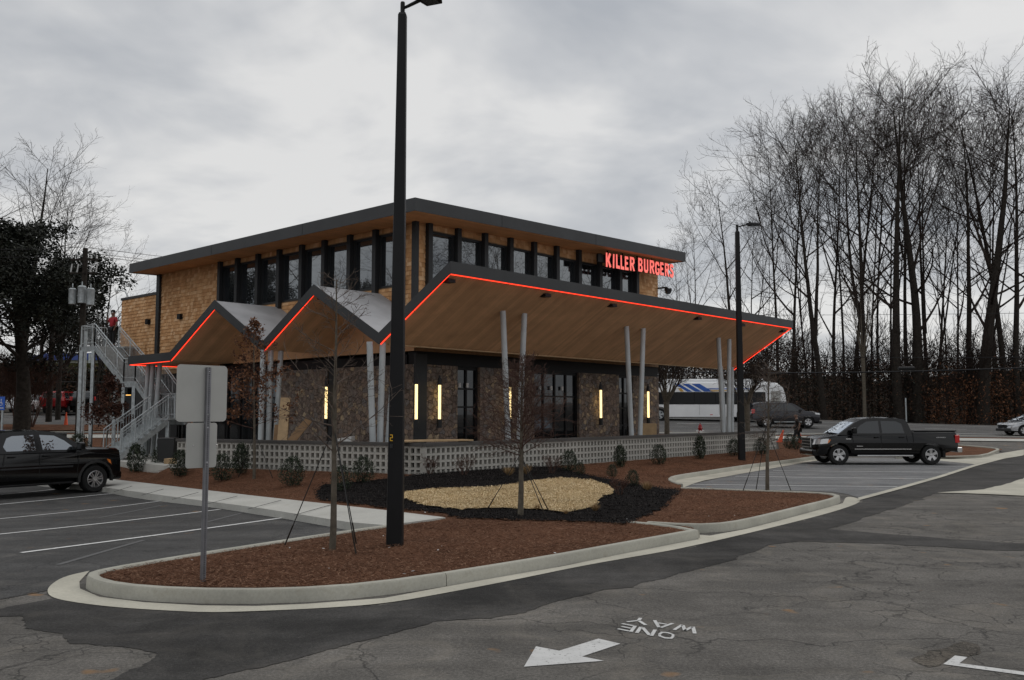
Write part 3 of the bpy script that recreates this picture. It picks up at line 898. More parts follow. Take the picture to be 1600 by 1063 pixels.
# --- windows with fins
finR = [3.38, 4.79, 6.19, 7.60, 9.0, 10.41, 11.88, 13.34, 14.82, 16.14]
finL = [5.25, 6.65, 8.10, 9.65, 11.09, 12.62, 14.14, 15.7, 17.08]
def window(box, a, b):
    f = MB(); k = .07
    for (x0, x1, z0, z1) in ((a, b, ZW0, ZW0 + k), (a, b, ZW1 - k, ZW1), (a, a + k, ZW0 + k, ZW1 - k), (b - k, b, ZW0 + k, ZW1 - k)):
        box(f, x0, x1, -.10, .02, z0, z1)
    w_ = f.build('window', M['steel'], rest)
    p = MB(); box(p, a + k, b - k, -.06, -.045, ZW0 + k, ZW1 - k)
    p.build('pane', M['glass'], w_)
    return w_
bR = lambda m_, a, b, d0, d1, z0, z1: m_.bbox(a, b, TW - d1, TW - d0, z0, z1)
bL = lambda m_, a, b, d0, d1, z0, z1: m_.bbox(UC - d1, UC - d0, a, b, z0, z1)
for i in range(9): window(bR, finR[i] + .10, finR[i + 1] - .10)
for i in range(8): window(bL, finL[i] + .10, finL[i + 1] - .10)
for i, u in enumerate(finR):
    f = MB(); f.bbox(u - .098, u + .098, TW - .20, TW - .035, 5.2, zs(u - .08) - .005, zs(u + .08) - .005)
    f.bbox(u - .098, u + .098, TW - .035, TW + .1, ZW0, ZW1)
    f.build('window_fin', M['steel'], rest)
for v in [TW - .06] + finL:
    f = MB(); f.bbox(UC - .20, UC - .035, v - .098, v + .098, 5.3 if v < 16 else 4.8, zs(UC - .36) - .005)
    if v > 5: f.bbox(UC - .035, UC + .1, v - .098, v + .098, ZW0, ZW1)
    f.build('window_fin', M['steel'], rest)
# things seen inside the upper windows
f = MB()
for v in (9.9, 11.4, 12.9):
    f = MB(); f.bbox(UC + .5, UC + .55, v, v + .95, 6.55, 6.95); f.build('inner_blind', M['white'], rest)
# --- downpipe and wall spots on the far shingles
f = MB(); f.bbox(UC - .14, UC - .012, VE - .32, VE - .02, 3.9, zs(UC) - .01)
f.build('downpipe', M['steel'], rest)
for a in ((231, 503), (281, 495)):
    v, z = onU(a[0], a[1], UC - .1); f = MB(); f.bbox(UC - .18, UC - .035, v - .13, v + .13, z - .12, z + .12); f.build('wall_spotlight', M['black'], rest)
# --- main roof
ru0, ru1, rv0, rv1 = 1.45, 18.1, 3.1, 22.78
r_ = MB(); r_.cm = 0
def roofbox(mb, u0, u1, v0, v1, a, b):
    mb.quadbox([B(u0, v0, zs(u0) + a), B(u1, v0, zs(u1) + a), B(u1, v1, zs(u1) + a), B(u0, v1, zs(u0) + a)],
               [B(u0, v0, zs(u0) + b), B(u1, v0, zs(u1) + b), B(u1, v1, zs(u1) + b), B(u0, v1, zs(u0) + b)])
roofbox(r_, ru0 + .03, ru1 - .03, rv0 + .03, rv1 - .03, .02, .36)
rf = r_.build('roof', M['membrane'], rest)
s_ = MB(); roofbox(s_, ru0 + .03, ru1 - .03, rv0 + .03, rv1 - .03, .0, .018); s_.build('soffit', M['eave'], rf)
s_ = MB(); roofbox(s_, ru0, ru1, rv0, rv0 + .028, -.03, .40); roofbox(s_, ru0, ru0 + .028, rv0 + .028, rv1, -.03, .40)
roofbox(s_, ru1 - .028, ru1, rv0 + .028, rv1, -.03, .40); roofbox(s_, ru0 + .028, ru1 - .028, rv1 - .028, rv1, -.03, .40)
s_.build('fascia', M['fascia'], rf)
for u in (5.6, 11.2): s_ = MB(); s_.quadbox([B(u, rv0 - .004, zs(u) - .03), B(u + .012, rv0 - .004, zs(u) - .03), B(u + .012, rv0, zs(u) - .03), B(u, rv0, zs(u) - .03)], [B(u, rv0 - .004, zs(u) + .4), B(u + .012, rv0 - .004, zs(u) + .4), B(u + .012, rv0, zs(u) + .4), B(u, rv0, zs(u) + .4)]); s_.build('fascia_seam', M['hole'], rf)
for v in (9.2, 15.5): s_ = MB(); s_.bbox(ru0 - .004, ru0, v, v + .012, zs(ru0) - .03, zs(ru0) + .4); s_.build('fascia_seam', M['hole'], rf)
for v in (10.4, 16.0, 16.2):
    q = B(2.2, v, zs(2.2) + .4); s_ = MB(); s_.tube([q, q + Vector((0, 0, .16 if v > 11 else .06))], [.05, .06], 8); s_.build('roof_vent', M['galv'], rf)
# --- zigzag canopy
prof = [(0, 6.38), (3.1, 4.52), (6.45, 6.33), (9.4, 4.58), (12.67, 6.33), (15.95, 4.5), (19.5, 4.47)]
FH = .34
can = MB()
def slab(mb, a, b, u0, u1, z0, z1):
    (v0, h0), (v1, h1) = a, b
    mb.quadbox([B(u0, v0, h0 + z0), B(u1, v0, h0 + z0), B(u1, v1, h1 + z0), B(u0, v1, h1 + z0)],
               [B(u0, v0, h0 + z1), B(u1, v0, h0 + z1), B(u1, v1, h1 + z1), B(u0, v1, h1 + z1)])
def ptat(a, b, v):
    t = (v - a[0]) / (b[0] - a[0]); return (v, a[1] + (b[1] - a[1]) * t)
UF = 22.4
segs = [(prof[0], prof[1], 0, UF)]
segs += [(prof[1], ptat(prof[1], prof[2], TW - .04), 0, UE)]
segs += [(ptat(prof[1], prof[2], TW - .04), prof[2], 0, UC - .04)]
for i in range(2, 6): segs.append((prof[i], prof[i + 1], 0, UC - .04))
for a, b, u0, u1 in segs: slab(can, a, b, u0 + .03, u1 - (.03 if u1 == UF else 0), -.28, -.02)
cn = can.build('canopy', M['membrane'], rest)
s_ = MB()
for a, b, u0, u1 in segs: slab(s_, a, b, u0 + .03, u1 - (.03 if u1 == UF else 0), -.30, -.283)
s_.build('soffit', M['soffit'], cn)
s_ = MB()
for i in range(6): slab(s_, prof[i], prof[i + 1], 0, .028, -FH, .015)
slab(s_, prof[0], prof[1], UF - .028, UF, -FH, .015)
s_.quadbox([B(0, -.03, 6.38 - FH), B(UF, -.03, 6.38 - FH), B(UF, 0, 6.38 - FH), B(0, 0, 6.38 - FH)], [B(0, -.03, 6.395), B(UF, -.03, 6.395), B(UF, 0, 6.395), B(0, 0, 6.395)])
s_.quadbox([B(0, 19.5, 4.47 - FH), B(UC - .04, 19.5, 4.47 - FH), B(UC - .04, 19.53, 4.47 - FH), B(0, 19.53, 4.47 - FH)], [B(0, 19.5, 4.485), B(UC - .04, 19.5, 4.485), B(UC - .04, 19.53, 4.485), B(0, 19.53, 4.485)])
s_.build('fascia', M['fascia'], cn)
gi = MB()
for vl in ([(TW + .02, 4.2), (TW + .02, 5.0), (6.45, 6.0), (9.4, 4.27), (9.4, 4.2)], [(9.4, 4.2), (9.4, 4.27), (12.67, 6.0), (15.95, 4.18), (15.95, 4.15)]):
    gi.quadbox([B(UC - .062, v, z) for v, z in vl], [B(UC - .055, v, z) for v, z in vl])
for k_ in range(2):
    g2 = MB(); n5 = 10; g2.v = gi.v[k_ * n5:(k_ + 1) * n5]; nf = 7; g2.f = [tuple(i - k_ * n5 for i in f_) for f_ in gi.f[k_ * nf:(k_ + 1) * nf]]; g2.m = [0] * nf; g2.build('gable_infill', M['soffit'], cn)
s_ = MB(); slab(s_, (3.06, 4.52), (3.14, 4.52), .4, UF - .3, -.345, -.30); s_.build('valley_trim', M['ply'], cn)
def led(name, p, q, n):
    for k in range(n):
        a = p.lerp(q, k / n); b = p.lerp(q, (k + 1) / n); d = (b - a).normalized() * .02
        s_ = MB(); s_.tube([a + d, b - d], .0145, 6); s_.build(name, M['red_led'], cn)
zl_ = -FH - .012
led('neon_tube', B(.05, .03, 6.38 + zl_), B(UF - .05, .03, 6.38 + zl_), 9)
for (i, j) in ((1, 0), (3, 2), (5, 4)):
    (v0, h0), (v1, h1) = prof[i], prof[j]
    led('neon_tube', B(.045, v0 - .04, h0 + zl_), B(.045, v1 + .04, h1 + zl_), 2)
led('neon_tube', B(.045, 19.45, prof[6][1] + zl_), B(.045, 16.0, prof[5][1] + zl_), 2)
led('neon_tube', B(.1, 19.45, prof[6][1] + zl_), B(UC - .1, 19.45, prof[6][1] + zl_), 2)
led('neon_tube', B(UF - .045, 3.05, 4.52 + zl_), B(UF - .045, .08, 6.36 + zl_), 2)
for u in (.25, 4.6, 8.3, 14.2, 17.9, 21.9):
    f = MB(); f.bbox(u - .14, u + .14, .16, .42, 5.83, 5.93); f.build('canopy_spotlight', M['black'], cn)
for v in (6.45, 12.67):
    f = MB(); f.bbox(.25, .5, v - .12, v + .12, 5.86, 5.98); f.build('canopy_spotlight', M['black'], cn)
# --- columns
def column(a, b):
    f = MB(); f.tube([a, b], .095, 14); o = f.build('column', M['column'], rest, smooth=60); return o
TZ = .5
for ut, vt, zt_, ub in ((3.56, 1.2, 5.36, 3.86), (4.62, 1.2, 5.36, 4.3), (10.52, 1.2, 5.36, 10.82), (11.66, 1.2, 5.36, 11.3), (17.55, 1.2, 5.36, 17.85), (18.52, 1.2, 5.36, 18.25)):
    column(B(ub, vt, TZ), B(ut, vt, zt_))
for ut, ub in ((21.0, 21.35), (22.1, 21.95)): column(B(ub, 3.0, TZ), B(ut, 3.0, 4.3))
for ut, ub in ((-.0 + .08, .12), (.42, .34), (.95, .62)):
    column(B(ub - .25, 3.1, TZ), B(ut - .42 if ut < .2 else ut - .24, 3.1, 4.24))
for ut, ub in ((.05, .02), (.36, .34), (.78, .6)): column(B(ub, 9.4, TZ), B(ut, 9.4, 4.3))
for vt, vb in ((20.0 - .7, 20.0 - .6), (18.9, 19.0), (18.3, 18.5)):
    column(B(.75, vb + .1, .3), B(.75, vt - .1, 4.2))
# --- lower storey
ZS = 3.75
def stone(a, b, side='R'):
    f = MB()
    if side == 'R': f.bbox(a, b, TW, TW + .45, TZ - .1, ZS)
    else: f.bbox(UC, UC + .45, a, b, TZ - .1, ZS)
    f.build('stone_wall', M['stone'], rest)
for a, b in ((UC + .46, 4.91), (6.06, 9.13), (12.0, 14.85), (15.95, UE - .01)): stone(a, b)
for a, b in ((TW, 9.05), (9.5, 12.6)): stone(a, b, 'L')
f = MB(); f.bbox(UC + .1, UE, TW + .05, TW + .5, ZS, 4.4); f.bbox(UC + .05, UC + .5, TW + .5, VA, ZS, 4.1)
f.build('header_beam', M['black'], rest)
f = MB(); f.bbox(UC - .03, UC + .5, TW - .03, TW + .06, TZ, 4.1); f.build('corner_panel', M['steel'], rest)
f = MB(); f.bbox(UC + .05, UC + .3, 9.05, 9.5, TZ, 4.0); f.build('corner_panel', M['steel'], rest)
# glazed openings: frames, panes, muntins
def opening(a, b, side='R', nx=2, z0=TZ, z1=ZS, rows=(1.55, 2.3, 2.95), door=False):
    f = MB(); k = .06
    bx_ = (lambda x0, x1, d0, d1, q0, q1: f.bbox(x0, x1, TW + d0, TW + d1, q0, q1)) if side == 'R' else (lambda x0, x1, d0, d1, q0, q1: f.bbox(UC + d0, UC + d1, x0, x1, q0, q1))
    bx_(a, a + .1, .12, .25, z0, z1); bx_(b - .1, b, .12, .25, z0, z1); bx_(a + .1, b - .1, .12, .25, z1 - .12, z1); bx_(a + .1, b - .1, .12, .25, z0, z0 + .18)
    for i in range(1, nx):
        x = a + (b - a) * i / nx; bx_(x - .04, x + .04, .13, .24, z0 + .18, z1 - .12)
    for r in rows: bx_(a + .1, b - .1, .14, .23, r - .03, r + .03)
    w_ = f.build('door' if door else 'window', M['black'], rest)
    p = MB()
    if side == 'R': p.bbox(a + .1, b - .1, TW + .18, TW + .195, z0 + .18, z1 - .12)
    else: p.bbox(UC + .18, UC + .195, a + .1, b - .1, z0 + .18, z1 - .12)
    p.build('pane', M['glass_dark'], w_)
opening(4.91, 6.06, nx=2, door=True); opening(9.13, 12.0, nx=4, door=True, rows=(2.75,)); opening(14.85, 15.95, nx=2)
for i in range(4): opening(12.62 + i * 2.05, 12.62 + (i + 1) * 2.05 - .05, 'L', 2, rows=(2.7,), door=(i == 1))
f = MB(); f.bbox(UC + .1, UC + .3, 20.85, VA, .3, 3.75); f.build('rear_wall', M['steel'], rest)
# dim interior: back wall, ceiling lamps seen through the door
f = MB(); f.bbox(UC + .6, UE - .3, TW + 5, TW + 5.1, TZ, 4.3); f.bbox(UC + 5, UC + 5.1, TW + 5.1, VE - .5, TZ, 4.3); f.build('inner_wall', M['steel'], rest)
for u in (5.1, 5.5, 9.6, 10.3, 11.0, 15.1):
    f = MB(); q = B(u, TW + .105); f.tube([(q.x, q.y, 3.0), (q.x, q.y, 3.16)], .05, 8); f.build('pendant_lamp', M['white'], rest)
# --- wall tube lamps
def wall_lamp(c, z0=1.88, z1=3.05):
    f = MB(); f.tube([(c.x, c.y, z1), (c.x, c.y, z1 + .24)], [.085, .06], 12)
    f.tube([(c.x, c.y, z1 + .24), (c.x, c.y, z1 + .34)], .03, 8)
    lm = f.build('wall_lamp', M['steel'], rest, smooth=50)
    t = MB(); t.tube([(c.x, c.y, z0 - .3), (c.x, c.y, z0)], .085, 12); t.build('lamp_base', M['steel'], lm, smooth=50)
    t = MB(); t.tube([(c.x, c.y, z0), (c.x, c.y, z1)], .048, 12); t.build('light_tube', M['warm'], lm, smooth=50)
for u in (2.52, 3.84, 7.48, 13.23, 16.85): wall_lamp(B(max(u, UC - .14), TW - .2))
wall_lamp(B(UC - .2, 9.28))
f = MB(); v, z = onU(200, 617, 1.6); f.bbox(1.5, 1.7, v - .15, v + .15, z, z + .3); ol = f.build('stair_lamp', M['black'], rest)
f = MB(); f.bbox(1.52, 1.68, v - .13, v + .13, z - .03, z - .002); f.build('lamp_glow', M['amber'], ol)
# entrance number plate seen through the brown leaves
f = MB(); f.bbox(UC - .02, UC, 13.6, 13.85, 2.75, 3.05); f.build('notice_plate', M['white'], rest)
# --- terrace
f = MB(); pts = [B(-.45, .45), B(22.85, 1.25), B(UE + 2, 5.5), B(UE + .4, TW + .3), B(UC, TW), B(UC, 10.1), B(-2.7, 9.95)]
f.quadbox([Vector((p.x, p.y, .1)) for p in pts], [Vector((p.x, p.y, TZ - .05)) for p in pts]); o = f.build('terrace', M['floor']); o['kind'] = 'structure'

f = MB(); pts = [B(-2.7, 9.97), B(UC, 10.12), B(UC, 20.5), B(1.5, 21), B(-1.9, 19.5), B(-2.2, 12)]
f.quadbox([Vector((p.x, p.y, -.2)) for p in pts], [Vector((p.x, p.y, .27)) for p in pts]); o = f.build('path', M['sidewalk']); o['kind'] = 'structure'
# ================================================================ shop sign
v_s = 3.7
sign = thing('shop_sign', 'glowing coral red KILLER BURGERS lettering hung under the upper roof edge', 'sign', B(12.6, v_s, 8.1))
LT = {'K': ([(0, 0), (.3, 0), (.3, .34), (.36, .4), (.68, -.02), (1, .06), (.62, .52), (.96, .96), (.62, 1.02), (.3, .62), (.28, 1), (0, 1)], []),
      'I': ([(.12, 0), (.72, 0), (.9, 1), (.28, 1)], []),
      'L': ([(.02, 0), (1, 0), (.96, .22), (.38, .22), (.36, 1), (.0, 1)], []),
      'E': ([(0, 0), (.98, .02), (.94, .22), (.36, .2), (.36, .41), (.8, .42), (.8, .6), (.36, .6), (.36, .8), (.94, .8), (.9, 1), (0, 1)], []),
      'R': ([(0, 0), (.3, 0), (.3, .38), (.4, .38), (.68, 0), (1, .02), (.68, .44), (.94, .6), (.94, .86), (.76, 1), (0, 1)], [[(.3, .58), (.3, .82), (.58, .82), (.64, .7), (.56, .58)]]),
      'B': ([(0, 0), (.78, 0), (.98, .14), (.98, .38), (.78, .52), (.94, .66), (.92, .88), (.72, 1), (0, 1)], [[(.3, .18), (.3, .42), (.6, .42), (.66, .3), (.6, .18)], [(.3, .6), (.3, .82), (.56, .82), (.62, .7), (.56, .6)]]),
      'U': ([(.2, 0), (.74, 0), (.98, .2), (.98, 1), (.68, 1), (.68, .26), (.6, .2), (.4, .2), (.32, .26), (.32, 1), (0, 1), (0, .2)], []),
      'G': ([(.24, 0), (.76, 0), (.98, .16), (.98, .52), (.54, .52), (.54, .36), (.68, .36), (.68, .24), (.6, .2), (.4, .2), (.32, .3), (.32, .7), (.42, .8), (.6, .8), (.7, .68), (.98, .74), (.78, 1), (.22, 1), (0, .8), (0, .2)], []),
      'S': ([(.04, .1), (.24, -.02), (.72, -.02), (.96, .14), (.96, .42), (.8, .54), (.38, .66), (.36, .78), (.62, .8), (.84, .7), (.96, .88), (.7, 1.02), (.26, 1.02), (.04, .86), (.04, .6), (.2, .48), (.6, .38), (.64, .24), (.4, .2), (.2, .3)], [])}
zx = [('K', 175, 277), ('I', 292, 337), ('L', 355, 430), ('L', 436, 506), ('E', 513, 584), ('R', 604, 697), ('B', 753, 838), ('U', 853, 938), ('R', 957, 1050), ('G', 1052, 1141), ('E', 1143, 1212), ('R', 1227, 1312), ('S', 1313, 1390)]
def sign_letter(ch, u0, u1, z0, h, jig):
    outer_, holes = LT[ch]
    P3 = lambda a, b, o_: B(u0 + (u1 - u0) * a * .93, v_s - o_, z0 + jig + h * b)
    loops = [outer_] + holes
    mb = MB()
    pts2 = [[Vector((a, b, 0)) for a, b in lp] for lp in loops]
    tri = tessellate_polygon(pts2); flat = [p for lp in loops for p in lp]
    for t in tri: mb.face([P3(*flat[i], .05) for i in t])
    mb.cm = 1
    for t in tri: mb.face([P3(*flat[i], 0) for i in reversed(t)])
    for lp in loops:
        for i in range(len(lp)):
            a, b = lp[i], lp[(i + 1) % len(lp)]; mb.face([P3(*a, 0), P3(*b, 0), P3(*b, .05), P3(*a, .05)])
    o = mb.build('letter', [M['sign_red'], M['sign_side']], sign); o['label'] = 'coral red letter ' + ch
jg = random.Random(4)
for ch, a, b in zx:
    pxa, pxb = 930 + a / 11.43, 930 + b / 11.43
    ua = onV(pxa, 415, v_s)[0]; ub = onV(pxb, 415, v_s)[0]
    um = (ua + ub) / 2
    sign_letter(ch, ua, ub, 8.165 + (um - 12.6) * .027, .60, jg.uniform(-.02, .02))
f = MB(); f.quadbox([B(12.2, v_s + .03, 8.34), B(17.6, v_s + .03, 8.34 + .14), B(17.6, v_s + .12, 8.48), B(12.2, v_s + .12, 8.34)], [B(12.2, v_s + .03, 8.66), B(17.6, v_s + .03, 8.8), B(17.6, v_s + .12, 8.8), B(12.2, v_s + .12, 8.66)])
f.build('rail', M['black'], sign)
for a in (245, 512, 775, 1032):
    u = onV(930 + a / 11.43, 405, v_s)[0]; f = MB(); f.bbox(u - .025, u + .025, v_s + .05, v_s + .1, 8.6 + (u - 12.2) * .026, zs(u) - .002); f.build('hanger', M['black'], sign)
# dome camera on the far corner
cq = B(UE + .12, TW - .5, 7.85)
dc = thing('dome_camera', 'dark dome camera hanging beside the shingled corner under the sign', 'camera', cq)
f = MB(); f.lathe([(0, .02), (.17, .0), (.18, -.06), (.17, -.1)], n=16, at=cq); f.bbox(UE - .02, UE + .1, TW - .5, TW + .1, 7.87, 7.93); f.build('housing', M['steel'], dc, smooth=50)
f = MB(); f.lathe([(.16, -.1), (.15, -.17), (.1, -.24), (0, -.27)], n=16, at=cq); f.build('lens_dome', M['glass_dark'], dc, smooth=60)
# arm camera on the annex roof
q0 = Vector(D(201, 466, 46)); q1 = Vector(D(195, 455, 46)); q2 = Vector(D(183, 453.5, 46))
ac = thing('roof_camera', 'small camera on a curved arm above the annex parapet', 'camera', q0)
f = MB(); f.tube([q0 - Vector((0, 0, .5)), q0, q1, q1.lerp(q2, .4), q2], .03, 6); f.build('arm', M['galv'], ac)
f = MB(); f.lathe([(0, 0), (.06, -.02), (.07, -.09), (.04, -.16), (0, -.18)], n=12, at=q2); f.build('camera_head', M['white'], ac, smooth=50)

# ================================================================ breeze block walls
def block_wall(name, A, Bp, label, h0=.30, rows=4, hole=.20, th=.2, wood=False):
    A = Vector(A); Bp = Vector(Bp); d = (Bp - A); L_ = Vector((d.x, d.y, 0)).length; d = Vector((d.x, d.y, 0)) / L_; nrm = Vector((-d.y, d.x, 0))
    w_ = thing(name, label, 'wall', (A.x, A.y, h0), 0, 'breeze block terrace walls')
    mb = MB()
    def bx_(s0, s1, z0, z1, o0=0, o1=th):
        a = [A + d * s0 + nrm * o0, A + d * s1 + nrm * o0, A + d * s1 + nrm * o1, A + d * s0 + nrm * o1]
        mb.quadbox([Vector((p.x, p.y, z0)) for p in a], [Vector((p.x, p.y, z1)) for p in a])
    rh = .2; z = h0 + .06; n = int(L_ / hole)
    bx_(0, L_, h0 - .2, z)
    rr = random.Random(3)
    for r in range(rows):
        zb, zt_ = z + r * rh + .005, z + (r + 1) * rh - .062
        off = 0 if r % 2 == 0 else hole / 2 * 0
        for i in range(n + 1):
            s = i * hole + off
            wdt = .074 if (i % 2) else .086
            bx_(max(0, s - wdt / 2), min(L_, s + wdt / 2), zb, zt_)
            if i % 2 == 0 and s + .4 <= L_ + .2:      # top and bottom shells of each block with a tight joint
                e = min(L_, s + 2 * hole); j = rr.uniform(-.003, .003)
                bx_(s + .004, e - .004, zt_, zt_ + .062 - .004, -.002 + j, th + j); bx_(s + .004, e - .004, zb - .005, zb)
    o = mb.build('block_lattice', M['block'], w_)
    mb = MB(); zc = z + rows * rh; bx_(-.03, L_ + .03, zc - .001, zc + .09, -.05, th + .05); mb.build('coping', M['cap'], w_)
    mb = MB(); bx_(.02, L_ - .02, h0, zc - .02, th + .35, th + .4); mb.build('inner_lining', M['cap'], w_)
    return w_
wc = B(-.50, .40)
block_wall('block_wall', wc, B(22.9, 1.2), 'long grey breeze block wall facing the parking stalls', rows=4)
block_wall('block_wall', B(-2.8, 9.9), wc + Vector((-.12, .1, 0)), 'shorter grey breeze block wall on the left, behind the square back of the sign')
# pillar block at the corner
# wooden counter at the corner
ct = GZ(630, 688.5, 1.42)
f = MB(); a = [B(-1.25, 1.0), B(1.35, .35), B(1.45, .9), B(-.6, 1.8)]
f.quadbox([Vector((p.x, p.y, 1.275)) for p in a], [Vector((p.x, p.y, 1.315)) for p in a])
tag(f.build('counter_top', M['ply'], None), 'long timber counter top lying on the corner of the block wall', 'counter')

# ================================================================ outside staircase
st = thing('metal_staircase', 'galvanised steel switchback staircase at the left end of the restaurant', 'staircase', B(1.5, 20, .3))
u0, u1 = 1.0, 2.15
gm = M['galv']
def stringer(pts, th=.05, h=.26):
    f = MB()
    for a, b in zip(pts[:-1], pts[1:]):
        d = (b - a).normalized()
        f.quadbox([a + Vector((0, 0, -h)), b + Vector((0, 0, -h)), b + Vector((0, 0, -h)) + off_, a + Vector((0, 0, -h)) + off_], [a, b, b + off_, a + off_])
    f.build('stringer', gm, st)
keyv = [(26.6, 5.28), (25.1, 5.28), (22.0, 3.5), (20.9, 3.5), (18.5, 1.87), (16.5, 1.87)]
for u in (u0, u1):
    off_ = U * .05
    stringer([B(u, v, z) for v, z in keyv])
    # top and middle rails and balusters
    f = MB(); pts = [B(u, v, z + 1.02) for v, z in keyv]
    if u == u1: pts = pts[1:]
    f.tube(pts, .024, 6); f.tube([p - Vector((0, 0, .86)) for p in pts], .015, 5); f.tube([p - Vector((0, 0, .16)) for p in pts], .018, 5)
    f.build('handrail', gm, st)
    f = MB()
    for (va, za), (vb, zb) in zip(keyv[(1 if u == u1 else 0):-1], keyv[(2 if u == u1 else 1):]):
        n = max(2, int(abs(va - vb) / .13))
        for k in range(n + 1):
            t = k / n; v = va + (vb - va) * t; z = za + (zb - za) * t
            big = k in (0, n) or k % 9 == 0
            f.bar(B(u, v, z), B(u, v, z + 1.0), .045 if big else .012)
    f.build('balusters', gm, st)
def treads(a, b, w0, w1, n, dirv):
    f = MB()
    for k in range(n):
        t = (k + .5) / n; c = a.lerp(b, t)
        hd = (b - a); hd.z = 0; hd = hd.normalized() * (Vector(((b - a).x, (b - a).y, 0)).length / n) * .55
        p = [c + w0 - hd, c + w1 - hd, c + w1 + hd, c + w0 + hd]
        f.quadbox([q_ - Vector((0, 0, .04)) for q_ in p], p)
        p = [c + w0 + hd, c + w1 + hd, c + w1 + hd * 1.06, c + w0 + hd * 1.06]
        f.quadbox([q_ - Vector((0, 0, abs(b.z - a.z) / n)) for q_ in p], p)
    f.build('treads', gm, st)
treads(B(u0, 25.1, 5.28), B(u0, 22.0, 3.5), U * .05, U * (u1 - u0), 10, 1)
treads(B(u0, 20.9, 3.5), B(u0, 18.5, 1.87), U * .05, U * (u1 - u0), 9, 1)
f = MB(); f.quadbox([B(*p, 5.22) for p in ((u0 + .05, 25.1), (u1, 25.1), (u1, 24.4), (2.85, 24.4), (2.85, 26.6), (u0 + .05, 26.6))], [B(*p, 5.275) for p in ((u0 + .05, 25.1), (u1, 25.1), (u1, 24.4), (2.85, 24.4), (2.85, 26.6), (u0 + .05, 26.6))]); f.build('landing', gm, st)
for q_ in ((u0 + .05, u1, 20.9, 22.0, 3.44, 3.495), (.3, u1 + .3, 16.5, 18.5, 1.8, 1.865)):
    f = MB(); f.bbox(*q_); f.build('landing', gm, st)
# end rails of the top landing
f = MB(); f.tube([B(u0, 26.6, 6.3), B(2.8, 26.6, 6.3)], .024, 6)
for k in range(14): f.bar(B(u0 + k * .138, 26.6, 5.28), B(u0 + k * .138, 26.6, 6.3), .012)
f.build('end_rail', gm, st)
for (u, v, zt_) in ((u0, 26.5, 5.1), (u0, 25.2, 5.1), (2.7, 26.5, 5.1), (u0 + .02, 22.0, 3.3), (u0 + .02, 21.0, 3.3), (u1, 22.0, 3.3), (u1, 21.0, 3.3), (.35, 16.6, 1.75), (u1, 16.6, 1.75), (.35, 18.4, 1.75)):
    f = MB(); f.bar(B(u, v, .1), B(u, v, zt_), .14); f.build('post', gm, st)
# lower flight towards the left front
f0, f1 = B(.3, 16.5, 1.87), B(-1.6, 16.5, .50)
for v in (16.5, 18.0):
    off_ = V * .05
    a = B(.3, v, 1.87); b = B(-1.6, v, .50)
    stringer([a, b])
    f = MB(); up = Vector((0, 0, .95)); f.tube([a + up, b + up, b + Vector((0, 0, .1))], .024, 6); f.tube([a + up * .85, b + up * .85], .018, 5); f.tube([a + up * .16, b + up * .16], .014, 5); f.build('handrail', gm, st)
    f = MB()
    for k in range(18): q_ = a.lerp(b, k / 17); f.bar(q_, q_ + up, .012 if k % 6 else .04)
    f.build('balusters', gm, st)
treads(f0, f1, V * .05, V * 1.5, 8, 1)
# ================================================================ vehicles
def wheel(root, x, y, r, wd, side, style=5, rim=None):
    """tyre with a rim; side = +1 / -1 the outer face"""
    rim = rim or M['alloy']
    f = MB(); a = (x, y, r)
    h = wd / 2
    f.lathe([(r * .62, -h * .9), (r * .90, -h), (r * .985, -h * .75), (r, -h * .3), (r, h * .3), (r * .985, h * .75), (r * .90, h), (r * .62, h * .9), (r * .60, h * .5), (r * .60, -h * .5), (r * .62, -h * .9)], 'y', 28, a)
    t = f.build('tyre', M['rubber'], root, smooth=35, local=True)
    f = MB(); o = side * h
    f.lathe([(r * .615, o * .92), (r * .58, o * .95), (r * .54, o * .70), (r * .50, o * .2), (.001, o * .18)], 'y', 28, a)
    for k in range(style):
        th = 2 * math.pi * k / style + .2; c, s_ = math.cos(th), math.sin(th)
        if style == 5:
            w0, w1 = r * .11, r * .17
            P = lambda rr, q, dd: (x + c * rr - s_ * q, y + o * dd, r + s_ * rr + c * q)
            f.quadbox([P(r * .08, -w0, .6), P(r * .56, -w1, .6), P(r * .56, w1, .6), P(r * .08, w0, .6)], [P(r * .08, -w0, .86), P(r * .56, -w1, .94), P(r * .56, w1, .94), P(r * .08, w0, .86)])
        else:
            for q in (-.07, .07):
                P = lambda rr, qq, dd: (x + c * rr - s_ * (r * q * (.4 + rr / r * 1.6) + qq), y + o * dd, r + s_ * rr + c * (r * q * (.4 + rr / r * 1.6) + qq))
                f.quadbox([P(r * .1, -.012, .6), P(r * .57, -.014, .6), P(r * .57, .014, .6), P(r * .1, .012, .6)], [P(r * .1, -.012, .86), P(r * .57, -.014, .94), P(r * .57, .014, .94), P(r * .1, .012, .86)])
    f.lathe([(.001, o * .98), (r * .13, o * .96), (r * .14, o * .5)], 'y', 16, a)
    f.build('rim', rim, t, smooth=35, local=True)
    f = MB(); f.lathe([(r * .49, o * .24), (.001, o * .26)], 'y', 20, a); f.build('brake_disc', M['black'], t, local=True)
    return t
def nose_q(y): return float(np.interp(y, [0, .2, .55, .8, .93, .985, 1], [0, .02, .12, .30, .58, .86, 1.0]))
def ins_z(y): return float(np.interp(y, [0, .8, .93, .985, 1], [0, .08, .3, .7, 1]))
